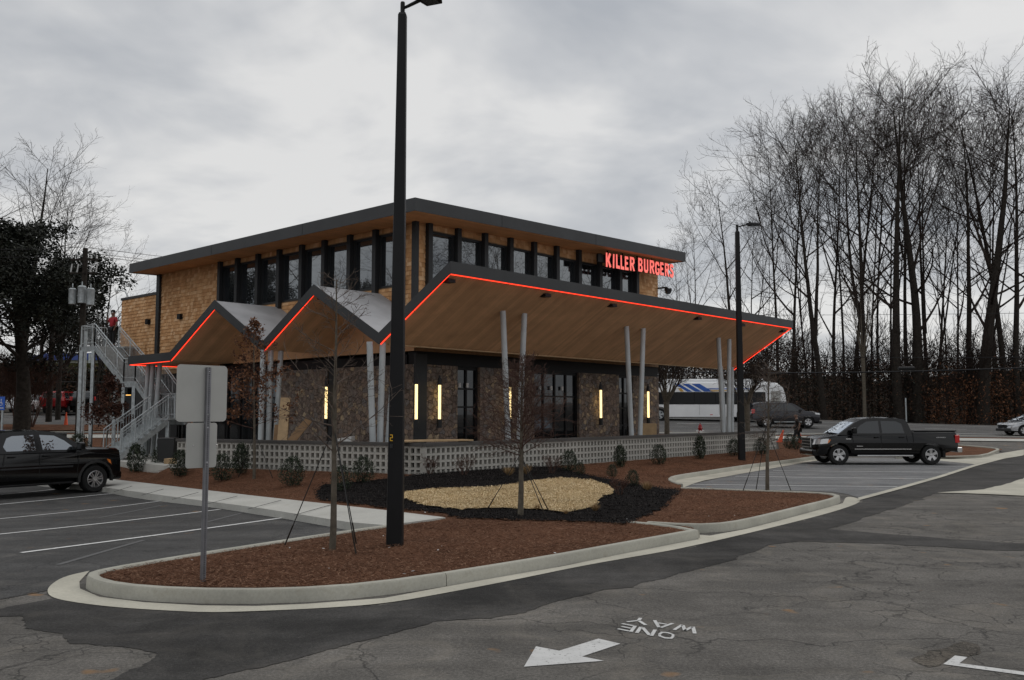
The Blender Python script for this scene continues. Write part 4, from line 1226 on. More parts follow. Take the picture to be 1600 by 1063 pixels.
def body(root, top, bottom_z, W, wheels, ra, mat, name='body', nose_in=.22, tail_in=.10, tumble=.06):
    """top: (x, z) from the tail to the nose over the upper edge; wheels: arch centres (x, z)"""
    pts = []     # (x, z, inset x, inset z)
    n = len(top); x_t = top[0][0]; x_n = top[-1][0]
    for i, (x, z) in enumerate(top):
        dx = (tail_in if x - x_t < .25 else 0) - (nose_in if x_n - x < .3 else (nose_in * .4 if x_n - x < .7 else 0))
        dz = -tumble if 0 < i < n - 1 and z > .75 else 0
        pts.append((x, z, dx, dz))
    zb = bottom_z
    for wx, wz in sorted(wheels, key=lambda q: -q[0]):
        a0 = math.asin(min(1, max(-1, (zb - wz) / ra)))
        for k in range(13):
            th = a0 + (math.pi - 2 * a0) * k / 12
            pts.append((wx + ra * math.cos(th), wz + ra * math.sin(th), 0, 0))
    ys = [-1, -.985, -.93, -.8, -.55, -.2, .2, .55, .8, .93, .985, 1]; ins = [nose_q(abs(q)) for q in ys]; nl = len(ys) - 1
    mb = MB(); m = len(pts)
    for yk, q in zip(ys, ins):
        for (x, z, ax, az) in pts:
            wy = W / 2 * yk; qz = ins_z(abs(yk))
            if z > .95: wy *= 1 - .035 * (z - .95) / .3
            if z < .55 and q: wy *= .985
            mb.v.append((x + ax * q, wy, z + az * qz))
    for l_ in range(nl):
        for i in range(m):
            j = (i + 1) % m; mb.f.append((l_ * m + i, l_ * m + j, (l_ + 1) * m + j, (l_ + 1) * m + i)); mb.m.append(0)
    pv = [Vector((p[0] + p[2], p[1] + p[3], 0)) for p in pts]
    for t in tessellate_polygon([pv]):
        mb.f.append(tuple(t)); mb.m.append(0); mb.f.append(tuple(nl * m + i for i in reversed(t))); mb.m.append(0)
    return mb.build(name, mat, root, smooth=32, local=True)
def cabin(root, outline, z0, z1, w0, w1, mat, glass, side_w, front, rear, name='cabin', crown=.03):
    """outline: (x, z) polygon of the greenhouse; side_w: list of side window polygons"""
    yw = lambda z: w0 + (w1 - w0) * (z - z0) / (z1 - z0)
    f = MB(); m = len(outline)
    for s_ in (-1, -.6, 0, .6, 1):
        for x, z in outline:
            top_ = 1 if z > z1 - .12 else 0
            f.v.append((x, s_ * yw(z), z + top_ * crown * (1 - s_ * s_) - (.012 if abs(s_) == 1 and top_ else 0)))
    for l_ in range(4):
        for i in range(m):
            j = (i + 1) % m; f.f.append((l_ * m + i, l_ * m + j, (l_ + 1) * m + j, (l_ + 1) * m + i)); f.m.append(0)
    f.f.append(tuple(range(m))); f.m.append(0); f.f.append(tuple(4 * m + i for i in reversed(range(m)))); f.m.append(0)
    cb = f.build(name, mat, root, smooth=30, local=True)
    for w_ in side_w:
        for s_ in (-1, 1):
            f = MB(); f.prism(w_, lambda x, z: (x, s_ * (yw(z) - .01), z), lambda x, z: (x, s_ * (yw(z) + .006), z))
            f.build('side_window', glass, cb, local=True)
    o1, o2 = outline[1], outline[2]; front = (o1[0] + (o2[0] - o1[0]) * .08, o1[1] + (o2[1] - o1[1]) * .08, o1[0] + (o2[0] - o1[0]) * .97, o1[1] + (o2[1] - o1[1]) * .97)
    for nm, (xa, za, xb, zb_) in (('windshield', front), ('rear_window', rear)):
        if nm == 'rear_window' and rear is None: continue
        d = Vector((xb - xa, 0, zb_ - za)).normalized(); nx_ = Vector((d.z, 0, -d.x)) * (1 if nm == 'windshield' else -1) * .012
        f = MB(); ya, yb = yw(za) - .09, yw(zb_) - .10
        q_ = [Vector((xa, -ya, za)), Vector((xa, ya, za)), Vector((xb, yb, zb_)), Vector((xb, -yb, zb_))]
        # slightly bowed pane in five strips
        for k in range(6):
            t0, t1 = k / 6, (k + 1) / 6
            bow = lambda t: nx_ * (1 + 3.0 * (1 - (2 * t - 1) ** 2))
            A0 = q_[0].lerp(q_[1], t0) + bow(t0); A1 = q_[0].lerp(q_[1], t1) + bow(t1); B1 = q_[3].lerp(q_[2], t1) + bow(t1); B0 = q_[3].lerp(q_[2], t0) + bow(t0)
            f.face([A0, A1, B1, B0])
        f.build(nm, M['glass_bright'] if nm == 'windshield' else glass, cb, local=True)
    return cb
def gap(root, pts, W, name='door_gap', s=(-1, 1)):
    for sd in s:
        f = MB()
        for a, b in zip(pts[:-1], pts[1:]): f.bar((a[0], sd * (W / 2 + .002), a[1]), (b[0], sd * (W / 2 + .002), b[1]), .012, .006, (0, 1, 0))
        f.build(name, M['hole'], root, local=True)
def lbox(root, name, x0, x1, y0, y1, z0, z1, mat, bevel=.01, both=True):
    for s_ in ((1, -1) if both else (1,)):
        f = MB(); f.box(x0, x1, min(y0 * s_, y1 * s_), max(y0 * s_, y1 * s_), z0, z1); f.build(name, mat, root, bevel=bevel, local=True)
def nose_lamp(root, name, mat, xf, W, s_, yf, z0, z1, nose_in, wrap, lean=.04, back=0.0):
    """lens following the nose's plan curve from y fraction yf to the wing, then back along the side"""
    line = []
    if back == 0.0:
        for k in range(7):
            q = yf + (1 - yf) * k / 6; line.append((xf - nose_in * nose_q(q), W / 2 * q))
    for k in range(0 if back else 1, 5): line.append((xf - nose_in - back - (wrap - back) * k / 4, W / 2 + .004))
    f = MB(); n = len(line)
    for i in range(n - 1):
        (xa, ya), (xb, yb) = line[i], line[i + 1]
        ta, tb = i / (n - 1), (i + 1) / (n - 1)
        za0, zb0 = z0 + .06 * ta, z0 + .06 * tb; za1, zb1 = z1 + .03 * ta, z1 + .03 * tb
        f.quadbox([(xa + .012, s_ * (ya + .006), za0), (xb + .012, s_ * (yb + .006), zb0), (xb - .05, s_ * (yb - .05), zb0), (xa - .05, s_ * (ya - .05), za0)],
                  [(xa - lean + .012, s_ * (ya + .0), za1), (xb - lean + .012, s_ * (yb + .0), zb1), (xb - lean - .05, s_ * (yb - .05), zb1), (xa - lean - .05, s_ * (ya - .05), za1)])
    return f.build(name, mat, root, local=True)
def pickup(label, loc, rz, P):
    r_ = thing('pickup_truck', label, 'pickup truck', loc, rz)
    W = P['W']; wr = P['wr']; wx = P['wheels']; mat = P['paint']
    b_ = body(r_, P['top'], P['sill'], W, [(x, wr) for x in wx], wr + .09, mat, nose_in=P.get('ni', .22))
    cb = cabin(r_, P['cab'], P['belt'], P['roof'], W / 2 - .05, W / 2 - .24, mat, P['glass'], P['win'], P['ws'], P['bw'])
    for x in wx:
        for s_ in (-1, 1): wheel(r_, x, s_ * (W / 2 - .15), wr, .28, s_, P['spokes'], P.get('rim'))
    # chassis
    f = MB(); f.box(wx[1] - .3, wx[0] + .4, -.55, .55, .32, .62); f.box(wx[0] - .08, wx[0] + .08, -W / 2 + .25, W / 2 - .25, wr - .08, wr + .08); f.box(wx[1] - .08, wx[1] + .08, -W / 2 + .25, W / 2 - .25, wr - .08, wr + .08); f.build('chassis', M['black'], r_, local=True)
    for a in P['gaps']: gap(r_, a, W)
    for x in P['handles']: lbox(r_, 'door_handle', x - .1, x + .1, W / 2 - .01, W / 2 + .035, P['belt'] - .13, P['belt'] - .09, P.get('hm', mat), .01)
    for s_ in (-1, 1):
        x, z = P['mirror']; f = MB(); f.box(x - .10, x + .08, s_ * (W / 2 + .18) - .12, s_ * (W / 2 + .18) + .10, z, z + .24); f.build('mirror', P.get('mm', mat), r_, bevel=.045, local=True)
        f = MB(); f.bar((x, s_ * (W / 2 - .08), z + .04), (x, s_ * (W / 2 + .1), z + .08), .07); f.build('mirror_arm', M['black'], r_, local=True)
    xf = max(q[0] for q in P['top']) - .01; xr = P['top'][0][0]
    # grille, lamps, bumper
    f = MB(); f.box(xf - .05, xf + .015, -.52, .52, .70, 1.06); gr = f.build('grille', M['black'], r_, bevel=.02, local=True)
    f = MB()
    for z in (.70, .82, .94, 1.06): f.box(xf + .005, xf + .03, -.54, .54, z - .016, z + .016)
    f.box(xf + .005, xf + .03, -.56, -.52, .68, 1.08); f.box(xf + .005, xf + .03, .52, .56, .68, 1.08); f.build('grille_bars', P.get('gm', M['chrome']), gr, local=True)
    lw = P.get('lampw', .30)
    for s_ in (-1, 1):
        hl = nose_lamp(r_, 'headlight', P.get('lamp', M['headlamp']), xf, W, s_, .60, .80, 1.02, .22, lw, lean=.05)
        nose_lamp(hl, 'indicator', M['amberlens'], xf, W, s_, .999, .85, .99, .22, lw + .07, lean=.05, back=lw - .02)
        f = MB(); f.box(xr - .02, xr + .16, s_ * (W / 2 - .13), s_ * (W / 2 + .005), .88, 1.20); f.build('tail_light', M['tail'], r_, bevel=.02, local=True)
    f = MB(); f.box(xf - .3, xf + .06, -W / 2 + .14, W / 2 - .14, .36, .62); f.build('front_bumper', P.get('bm', mat), r_, bevel=.07, local=True)
    f = MB(); f.box(xr - .16, xr + .05, -W / 2 + .08, W / 2 - .08, .50, .70); f.build('rear_bumper', P.get('rbm', M['chrome']), r_, bevel=.03, local=True)
    f = MB(); f.box(xr - .012, xr + .02, -.16, .16, .74, .90); f.build('licence_plate', M['white'], r_, local=True)
    lbox(r_, 'running_board', wx[1] + .75, wx[0] - .72, W / 2 - .12, W / 2 + .02, .34, .40, P.get('rb', M['chrome']), .015)
    return r_, cb
# --- pickup on the right: nose points left
T1 = dict(W=2.0, wr=.40, wheels=(0, -3.70), paint=M['p_black'], sill=.46, belt=1.22, roof=1.90,
          top=[(-4.82, .62), (-4.86, .80), (-4.84, 1.24), (-4.78, 1.34), (-3.0, 1.345), (-2.96, 1.24), (-.62, 1.22), (-.2, 1.21), (.35, 1.18), (.72, 1.12), (.92, 1.02), (.97, .85), (.98, .52), (.90, .40)],
          cab=[(-.42, 1.2), (.02, 1.2), (-.72, 1.70), (-1.05, 1.84), (-1.6, 1.89), (-2.4, 1.88), (-2.72, 1.83), (-2.82, 1.72), (-3.0, 1.2)],
          win=[[(-.62, 1.26), (-.88, 1.56), (-1.18, 1.73), (-1.66, 1.76), (-1.66, 1.26)], [(-1.76, 1.26), (-1.76, 1.76), (-2.38, 1.74), (-2.58, 1.64), (-2.66, 1.27)]],
          ws=(-.03, 1.25, -.88, 1.785), bw=(-2.92, 1.30, -2.80, 1.74), glass=M['glass_car'], spokes=5,
          gaps=[[(-.55, 1.2), (-.6, .55)], [(-1.70, 1.22), (-1.70, .5)], [(-2.72, 1.22), (-2.76, .8), (-2.62, .55)], [(-2.98, 1.32), (-3.0, .6)], [(.12, 1.16), (.5, 1.08), (.75, 1.02)]],
          handles=(-1.52, -2.52), mirror=(-.55, 1.26), mm=M['p_black'], gm=M['chrome'])
fw = GZ(1308, 727, 0)
t1, cb1 = pickup('black crew cab pickup with bright alloy wheels parked alone in the right hand stalls', (fw.x + .05, fw.y + .85, g(fw.x, fw.y) + .01), math.pi, T1)
# bed cover, side steps, badge, mud flaps, moulding
f = MB(); f.box(-4.78, -3.06, -.90, .90, 1.335, 1.385); f.build('bed_cover', M['plastic'], t1, bevel=.02, local=True)
f = MB(); f.box(-2.9, -.62, .99, 1.006, .62, .65); f.build('door_moulding', M['chrome'], t1, local=True)
f = MB(); f.box(-4.25, -4.15, .8, 1.0, .30, .62); f.build('mud_flap', M['rubber'], t1, local=True)
f = MB(); f.box(-.48, -.28, 1.0, 1.006, 1.02, 1.06); f.build('wing_badge', M['chrome'], t1, local=True)
f = MB(); f.box(-.95, -.70, .996, 1.003, .74, .765); f.build('door_badge', M['chrome'], t1, local=True)
f = MB()
for k in range(7): f.box(-3.95 - k * .055, -3.915 - k * .055, .965, .985, 1.08, 1.11 + (.01 if k % 2 else 0))
f.build('bed_lettering', M['chrome'], t1, local=True)
# --- pickup on the left, cut by the frame: nose points right
T2 = dict(W=2.06, wr=.42, wheels=(0, -3.75), paint=M['p_black'], sill=.50, belt=1.30, roof=1.93,
          top=[(-4.80, .66), (-4.85, .86), (-4.83, 1.30), (-4.76, 1.40), (-3.0, 1.40), (-2.96, 1.32), (-.7, 1.30), (-.35, 1.38), (.4, 1.38), (.80, 1.35), (.90, 1.28), (.93, 1.0), (.94, .62), (.80, .46)],
          cab=[(-.55, 1.28), (-.22, 1.30), (-.95, 1.76), (-1.25, 1.88), (-1.7, 1.93), (-2.6, 1.91), (-2.88, 1.86), (-2.95, 1.75), (-3.05, 1.28)],
          win=[[(-.62, 1.34), (-.98, 1.62), (-1.28, 1.77), (-1.72, 1.80), (-1.66, 1.36)], [(-1.86, 1.35), (-1.90, 1.80), (-2.52, 1.78), (-2.68, 1.72), (-2.80, 1.48), (-2.72, 1.35)]],
          ws=(-.28, 1.34, -1.08, 1.82), bw=(-3.0, 1.38, -2.94, 1.78), glass=M['glass_bright'], spokes=6, rim=M['alloy'],
          gaps=[[(-.55, 1.28), (-.62, .6)], [(-1.76, 1.3), (-1.78, .54)], [(-2.78, 1.28), (-2.84, .9), (-2.68, .6)], [(-2.98, 1.34), (-3.0, .6)], [(-.2, 1.20), (.35, 1.19), (.8, 1.1)]],
          handles=(-1.58, -2.6), mirror=(-.62, 1.32), gm=M['black'], bm=M['p_black'], rb=M['black'], lamp=M['glass_dark'], lampw=.22, ni=.12)
hd = R(57)
fl = GZ(145, 769, -.33)
off2 = Vector((-math.sin(hd), math.cos(hd), 0)) * .90
t2, cb2 = pickup('black crew cab pickup cut off by the left edge, parked on the left stalls', (fl.x + off2.x, fl.y + off2.y, g(fl.x, fl.y) + .0), hd, T2)
f = MB()
for k in range(12):
    t0_, t1_ = R(-8 + k * 16.3), R(-8 + (k + 1) * 16.3); cx_, cz_ = 0, .42
    f.quadbox([(cx_ + .51 * math.cos(t0_), -1.045, cz_ + .51 * math.sin(t0_)), (cx_ + .58 * math.cos(t0_), -1.035, cz_ + .58 * math.sin(t0_)), (cx_ + .58 * math.cos(t1_), -1.035, cz_ + .58 * math.sin(t1_)), (cx_ + .51 * math.cos(t1_), -1.045, cz_ + .51 * math.sin(t1_))],
              [(cx_ + .51 * math.cos(t0_), -.95, cz_ + .51 * math.sin(t0_)), (cx_ + .58 * math.cos(t0_), -.95, cz_ + .58 * math.sin(t0_)), (cx_ + .58 * math.cos(t1_), -.95, cz_ + .58 * math.sin(t1_)), (cx_ + .51 * math.cos(t1_), -.95, cz_ + .51 * math.sin(t1_))])
f.build('wheel_arch_trim', M['plastic'], t2, local=True)
f = MB(); f.box(-2.9, -.75, -1.045, -1.02, .82, .87); f.build('door_moulding', M['steel'], t2, bevel=.01, local=True)
# --- car and SUV builder
def car(name, cat, label, loc, rz, P):
    r_ = thing(name, label, cat, loc, rz)
    W = P['W']; wr = P['wr']; wx = P['wheels']; mat = P['paint']
    body(r_, P['top'], P['sill'], W, [(x, wr) for x in wx], wr + .06, mat, tumble=.05)
    cb = cabin(r_, P['cab'], P['belt'], P['roof'], W / 2 - .05, W / 2 - P.get('lean', .22), mat, P['glass'], P['win'], P['ws'], P['bw'])
    for x in wx:
        for s_ in (-1, 1): wheel(r_, x, s_ * (W / 2 - .12), wr, .22, s_, 5)
    f = MB(); f.box(wx[1] - .3, wx[0] + .3, -W / 2 + .2, W / 2 - .2, .22, .5); f.build('chassis', M['black'], r_, local=True)
    for a in P['gaps']: gap(r_, a, W)
    xf = max(q[0] for q in P['top']) - .01; xr = P['top'][0][0]; zl_ = P['lampz']
    for s_ in (-1, 1):
        nose_lamp(r_, 'headlight', M['headlamp'], xf, W, s_, .56, zl_, zl_ + .13, .22, .22, lean=.04)
        f = MB(); tz = P['tailz']; f.box(xr - .015, xr + .22, s_ * (W / 2 - .22), s_ * (W / 2 - .0), tz, tz + P.get('tailh', .2)); f.build('tail_light', M['tail'], r_, bevel=.02, local=True)
        x, z = P['mirror']; f = MB(); f.box(x - .09, x + .07, s_ * (W / 2 + .1) - .1, s_ * (W / 2 + .1) + .08, z, z + .15); f.build('mirror', mat, r_, bevel=.03, local=True)
    f = MB(); f.box(xf - .04, xf + .015, -.5, .5, zl_ - .18, zl_ + .04); f.build('grille', M['black'], r_, bevel=.015, local=True)
    f = MB(); f.box(xf - .25, xf + .03, -W / 2 + .12, W / 2 - .12, .28, .46); f.build('front_bumper', M['plastic'], r_, bevel=.04, local=True)
    f = MB(); f.box(xr - .012, xr + .02, -.26, .26, tz - .14, tz - .01); f.build('licence_plate', M['white'], r_, local=True)
    for x in P['handles']: lbox(r_, 'door_handle', x - .08, x + .08, W / 2 - .01, W / 2 + .025, P['belt'] - .12, P['belt'] - .09, mat, .008)
    return r_
def suv_spec(p, glass='glass_car'):
    return dict(W=1.92, wr=.38, wheels=(0, -2.79), paint=M[p], sill=.42, belt=1.12, roof=1.75, lampz=.86, tailz=.98, tailh=.3,
         top=[(-3.80, .55), (-3.85, .72), (-3.84, 1.12), (-3.0, 1.14), (-.5, 1.13), (-.15, 1.16), (.45, 1.12), (.78, 1.03), (.90, .90), (.93, .62), (.84, .42)],
         cab=[(-.45, 1.11), (-.1, 1.13), (-.82, 1.60), (-1.05, 1.70), (-1.5, 1.745), (-3.1, 1.74), (-3.5, 1.70), (-3.66, 1.60), (-3.82, 1.11)],
         win=[[(-.62, 1.17), (-.95, 1.50), (-1.15, 1.62), (-1.55, 1.65), (-1.55, 1.17)], [(-1.65, 1.17), (-1.65, 1.65), (-2.5, 1.64), (-2.5, 1.17)], [(-2.6, 1.17), (-2.6, 1.64), (-3.3, 1.62), (-3.5, 1.17)]],
         ws=(-.15, 1.18, -.93, 1.655), bw=(-3.79, 1.20, -3.66, 1.60), glass=M[glass], gaps=[[(-.5, 1.1), (-.5, .5)], [(-1.6, 1.12), (-1.6, .48)], [(-2.55, 1.12), (-2.6, .8), (-2.4, .5)]], handles=(-1.4, -2.4), mirror=(-.5, 1.14))
P_ = D(1245, 670, 63)
s1 = car('suv', 'suv', 'dark grey sport utility vehicle driving right behind the bus tail', (P_.x + .75, 63.5, g(P_.x, 63.5) + .04), R(-5), suv_spec('p_grey'))
f = MB()
for s_ in (-.62, .62): f.tube([(-1.3, s_, 1.80), (-3.3, s_, 1.80)], .022, 6); [f.bar((x, s_, 1.72), (x, s_, 1.80), .03) for x in (-1.4, -2.3, -3.2)]
f.build('roof_rails', M['steel'], s1, local=True)
f = MB(); f.box(-2.3, -.45, .93, 1.03, .38, .43); f.box(-2.3, -.45, -1.03, -.93, .38, .43); f.build('running_board', M['galv'], s1, local=True)
sedan = dict(W=1.83, wr=.33, wheels=(0, -2.80), paint=M['p_silver'], sill=.30, belt=.93, roof=1.45, lampz=.66, tailz=.78, lean=.28,
         top=[(-3.75, .42), (-3.83, .6), (-3.8, .98), (-3.55, 1.02), (-2.9, .97), (-.4, .94), (.1, .90), (.55, .80), (.86, .66), (.92, .5), (.86, .32)],
         cab=[(-.25, .92), (.1, .92), (-.85, 1.36), (-1.25, 1.44), (-1.9, 1.45), (-2.4, 1.40), (-3.3, 1.0), (-3.1, .95)],
         win=[[(-.5, .98), (-.95, 1.28), (-1.3, 1.36), (-1.6, 1.37), (-1.6, .99)], [(-1.68, .99), (-1.68, 1.37), (-2.2, 1.34), (-2.75, 1.08), (-2.7, 1.0)]],
         ws=(.04, .96, -.95, 1.37), bw=(-3.2, 1.03, -2.5, 1.36), glass=M['glass_car'], gaps=[[(-.35, .92), (-.4, .4)], [(-1.64, .95), (-1.64, .36)], [(-2.75, .95), (-2.5, .4)]], handles=(-1.5, -2.45), mirror=(-.45, .96))
P_ = D(1592, 684, 58.5)
car('sedan', 'car', 'pale silver sedan coming into view at the right edge on the street', (P_.x + .3, 59.3, g(P_.x, 59) + .04), math.pi, sedan)
P_ = D(83, 651, 73)
s2 = car('suv', 'suv', 'red hatchback seen from behind below the retaining wall on the left', (P_.x + .15, 75.5, g(P_.x, 75.5) + .04), R(95), suv_spec('p_red'))
P_ = D(36, 650, 73)
car('parked_car', 'car', 'white car half hidden by bare shrubs at the far left', (P_.x, 76, g(P_.x, 76) + .04), R(85), dict(sedan, paint=M['p_white']))
P_ = D(118, 651, 73)
car('suv', 'suv', 'black sport utility vehicle beside the red hatchback behind the utility pole', (P_.x + .4, 76, g(P_.x, 76) + .04), R(97), suv_spec('p_black'))

# ================================================================ bus
by = 69.0
xr_ = D(1228, 640, by).x; L_B = 12.2
bus = thing('city_bus', 'white city bus with slanted blue and yellow stripes stopped on the street', 'bus', (xr_ - L_B, by, g(xr_ - 5, by) + .05), R(-1.5))
Wb = 2.55; H_ = 3.15
prof_b = [(.03, .34), (0, .6), (.0, 2.3), (.18, 2.78), (.45, 2.98), (.6, 3.0), (11.0, 3.0), (11.55, 2.9), (11.95, 2.55), (12.15, 1.9), (12.2, 1.2), (12.18, .34)]
pts = list(prof_b)
for wx in (9.0, 2.6):
    for k in range(11):
        th = math.asin((.34 - .5) / .62); t = th + (math.pi - 2 * th) * k / 10; pts.append((wx + .62 * math.cos(t), .5 + .62 * math.sin(t)))
f = MB(); m = len(pts)
for yk, q in ((0, 1), (.06, .3), (.2, 0), (Wb - .2, 0), (Wb - .06, .3), (Wb, 1)):
    for (x, z) in pts:
        f.v.append((x - (.06 * q if x > 11.5 else 0), yk + (.0), z - (.12 * q if z > 2.85 else 0)))
for l_ in range(5):
    for i in range(m):
        j = (i + 1) % m; f.f.append((l_ * m + i, l_ * m + j, (l_ + 1) * m + j, (l_ + 1) * m + i)); f.m.append(0)
for t in tessellate_polygon([[Vector((p[0] - (.06 if p[0] > 11.5 else 0), p[1] - (.12 if p[1] > 2.85 else 0), 0)) for p in pts]]):
    f.f.append(tuple(t)); f.m.append(0); f.f.append(tuple(5 * m + i for i in reversed(t))); f.m.append(0)
f.build('body', M['p_white'], bus, smooth=35, local=True)
f = MB(); f.box(3.0, 10.6, .25, Wb - .25, 2.98, 3.22); f.build('roof_unit', M['p_white'], bus, bevel=.08, local=True)
M['bus_glass'] = simple('bus_glass', (.006, .006, .007), .15, 0, .1, 1, .3)
f = MB(); f.box(.5, 10.6, -.012, .01, 1.28, 2.22); f.build('window_band', M['bus_glass'], bus, local=True)
f = MB()
for x in (2.0, 3.6, 5.2, 6.8, 8.4, 9.9): f.box(x, x + .05, -.02, -.010, 1.3, 2.2)
f.build('window_divider', M['black'], bus, local=True)
def busq(poly, mat, name):
    f = MB(); f.prism(poly, lambda x, z: (x, -.014, z), lambda x, z: (x, -.003, z)); f.build(name, mat, bus, local=True)
M['bus_blue'] = simple('bus_blue', (.02, .10, .42), .4); M['bus_yellow'] = simple('bus_yellow', (.62, .36, .07), .4)
for k, (a, wd_) in enumerate(((4.35, .38), (4.95, .50), (5.65, .62))):
    busq([(a - .62 + .0, 2.84), (a - .62 + wd_, 2.84), (a + .35 + wd_, 2.25), (a + .35, 2.25)], M['bus_blue'], 'blue_stripe')
busq([(6.2, 2.50), (9.6, 2.48), (9.6, 2.43), (6.2, 2.42)], M['bus_blue'], 'blue_stripe')
busq([(6.4, 2.36), (7.9, 2.36), (7.6, 2.28), (6.5, 2.25)], M['bus_yellow'], 'yellow_stripe')
busq([(4.0, 2.5), (4.25, 2.5), (4.45, 2.25), (4.2, 2.25)], M['bus_yellow'], 'yellow_stripe')
for x in (5.6, 7.1, 8.0): f = MB(); f.box(x, x + .012, -.004, .002, .5, 1.25); f.build('panel_joint', M['steel'], bus, local=True)
f = MB(); f.box(2.0, 2.3, -.016, -.002, .95, 1.0); f.box(6.4, 6.6, -.016, -.002, .48, .53); f.build('side_reflector', M['tail'], bus, local=True)
for s_, y in ((-1, .18), (1, Wb - .18)):
    for x in (9.0, 2.6): wheel(bus, x, y, .5, .3, s_, 5, M['galv'])
f = MB(); f.box(11.0, 11.7, -.016, .0, 1.35, 2.3); f.build('rear_vent', M['signback'], bus, local=True)
f = MB(); f.box(12.10, 12.215, .3, 2.2, 1.5, 2.2); f.build('rear_screen', M['glass_dark'], bus, bevel=.02, local=True)
for y in (.2, 2.2): f = MB(); f.box(12.1, 12.22, y, y + .16, .9, 1.3); f.build('tail_light', M['tail'], bus, local=True)
f = MB(); f.box(.4, 11.8, .1, Wb - .1, .3, .5); f.build('skirt', M['black'], bus, local=True)

# ================================================================ light poles
def light_pole(base, htop, w0, w1, label, arm=1.55, yaw=0, tl=.21, tr=.036):
    z = base.z; r_ = thing('lamp_post', label, 'lamp post', base, 0, 'black car park lamp posts')
    f = MB(); ts = htop - tl
    a = [(-w0, -w0), (w0, -w0), (w0, w0), (-w0, w0)]
    n = 8; r0 = w0; r1 = w1
    # square tapering shaft with rounded corners
    def ring(w_, zz): 
        c = w_ * .28; pts = []
        for sx, sy in ((1, 1), (-1, 1), (-1, -1), (1, -1)):
            for k in ((0, 1, 2) if sx * sy > 0 else (2, 1, 0)):
                an = k * math.pi / 4; pts.append((sx * (w_ - c + c * math.cos(an)), sy * (w_ - c + c * math.sin(an)), zz))
        return pts
    R0, R1 = ring(w0, -.25), ring(w1, ts); f.quadbox(R0, R1); f.build('shaft', M['pole'], r_, local=True, smooth=30)
    f = MB(); f.quadbox(ring(w1 * 1.02, ts + .001), ring(w1 * .8, ts + .04)); f.build('shaft_cap', M['black'], r_, local=True)
    f = MB(); f.tube([(0, 0, ts + .03), (0, 0, htop)], tr, 12); f.lathe([(tr, htop), (tr * .9, htop + .015), (.0, htop + .025)], n=12); tn = f.build('tenon', M['black'], r_, local=True, smooth=40)
    Rz = Matrix.Rotation(yaw, 4, 'Z')
    f = MB(); f.tube([(.0, 0, htop - .09), (.1, 0, htop - .06), (.28, 0, htop + .0), (arm * .5, 0, htop + .02)], [.022, .026, .03, .03], 8); f.v = [tuple(Rz @ Vector(p)) for p in f.v]; f.build('arm', M['black'], r_, local=True, smooth=40)
    f = MB(); hx = arm * .35; k_ = arm * .65 / 1.1
    f.quadbox([(hx, -.07, htop + .0), (hx + .25 * k_, -.19, htop - .02), (hx + .95 * k_, -.17, htop - .02), (hx + 1.1 * k_, 0, htop), (hx + .95 * k_, .17, htop - .02), (hx + .25 * k_, .19, htop - .02)],
              [(hx, -.05, htop + .07), (hx + .25 * k_, -.15, htop + .09), (hx + .95 * k_, -.13, htop + .06), (hx + 1.05 * k_, 0, htop + .05), (hx + .95 * k_, .13, htop + .06), (hx + .25 * k_, .15, htop + .09)])
    f.v = [tuple(Rz @ Vector(p)) for p in f.v]; hd_ = f.build('lamp_head', M['black'], r_, bevel=.01, local=True)
    f = MB(); f.box(hx + .3 * k_, hx + .9 * k_, -.12, .12, htop - .035, htop - .021); f.v = [tuple(Rz @ Vector(p)) for p in f.v]; f.build('lamp_glass', M['glass_dark'], hd_, local=True)
    f = MB(); f.tube([(hx + .3 * k_, 0, htop + .08), (hx + .3 * k_, 0, htop + .15)], .04, 8); f.v = [tuple(Rz @ Vector(p)) for p in f.v]; f.build('photocell', M['black'], hd_, local=True)
    return r_
pb = G(617, 851, .14); pb.z = bed(pb.x, pb.y)
htp = D(630, 5, pb.y).z - pb.z
lp = light_pole(pb, htp, .124, .066, 'tall black lamp post in the near planting bed, nearest to the camera', .66, R(-18))
lp.rotation_euler[1] = R(.25)
f = MB()
for (x0, x1, z0, z1) in ((-.02, .02, 1.63, 1.642), (.009, .02, 1.60, 1.63), (-.02, .02, 1.588, 1.60), (-.02, -.009, 1.558, 1.588), (-.02, .02, 1.546, 1.558)):
    f.box(x0 - .06, x1 - .06, -.123, -.1145, z0, z1)
f.build('pole_number', simple('number_yellow', (.75, .42, .02), .6), lp, local=True)
f = MB(); f.box(-.082, -.04, -.1235, -.116, 1.44, 1.50); f.build('pole_label', M['steel'], lp, local=True)
pb = Gbed(1159, 719)
htp = D(1151, 352, pb.y).z - pb.z
light_pole(pb, htp, .135, .085, 'second black lamp post, farther off beyond the right hand stalls', 1.0, 0, .3, .05)

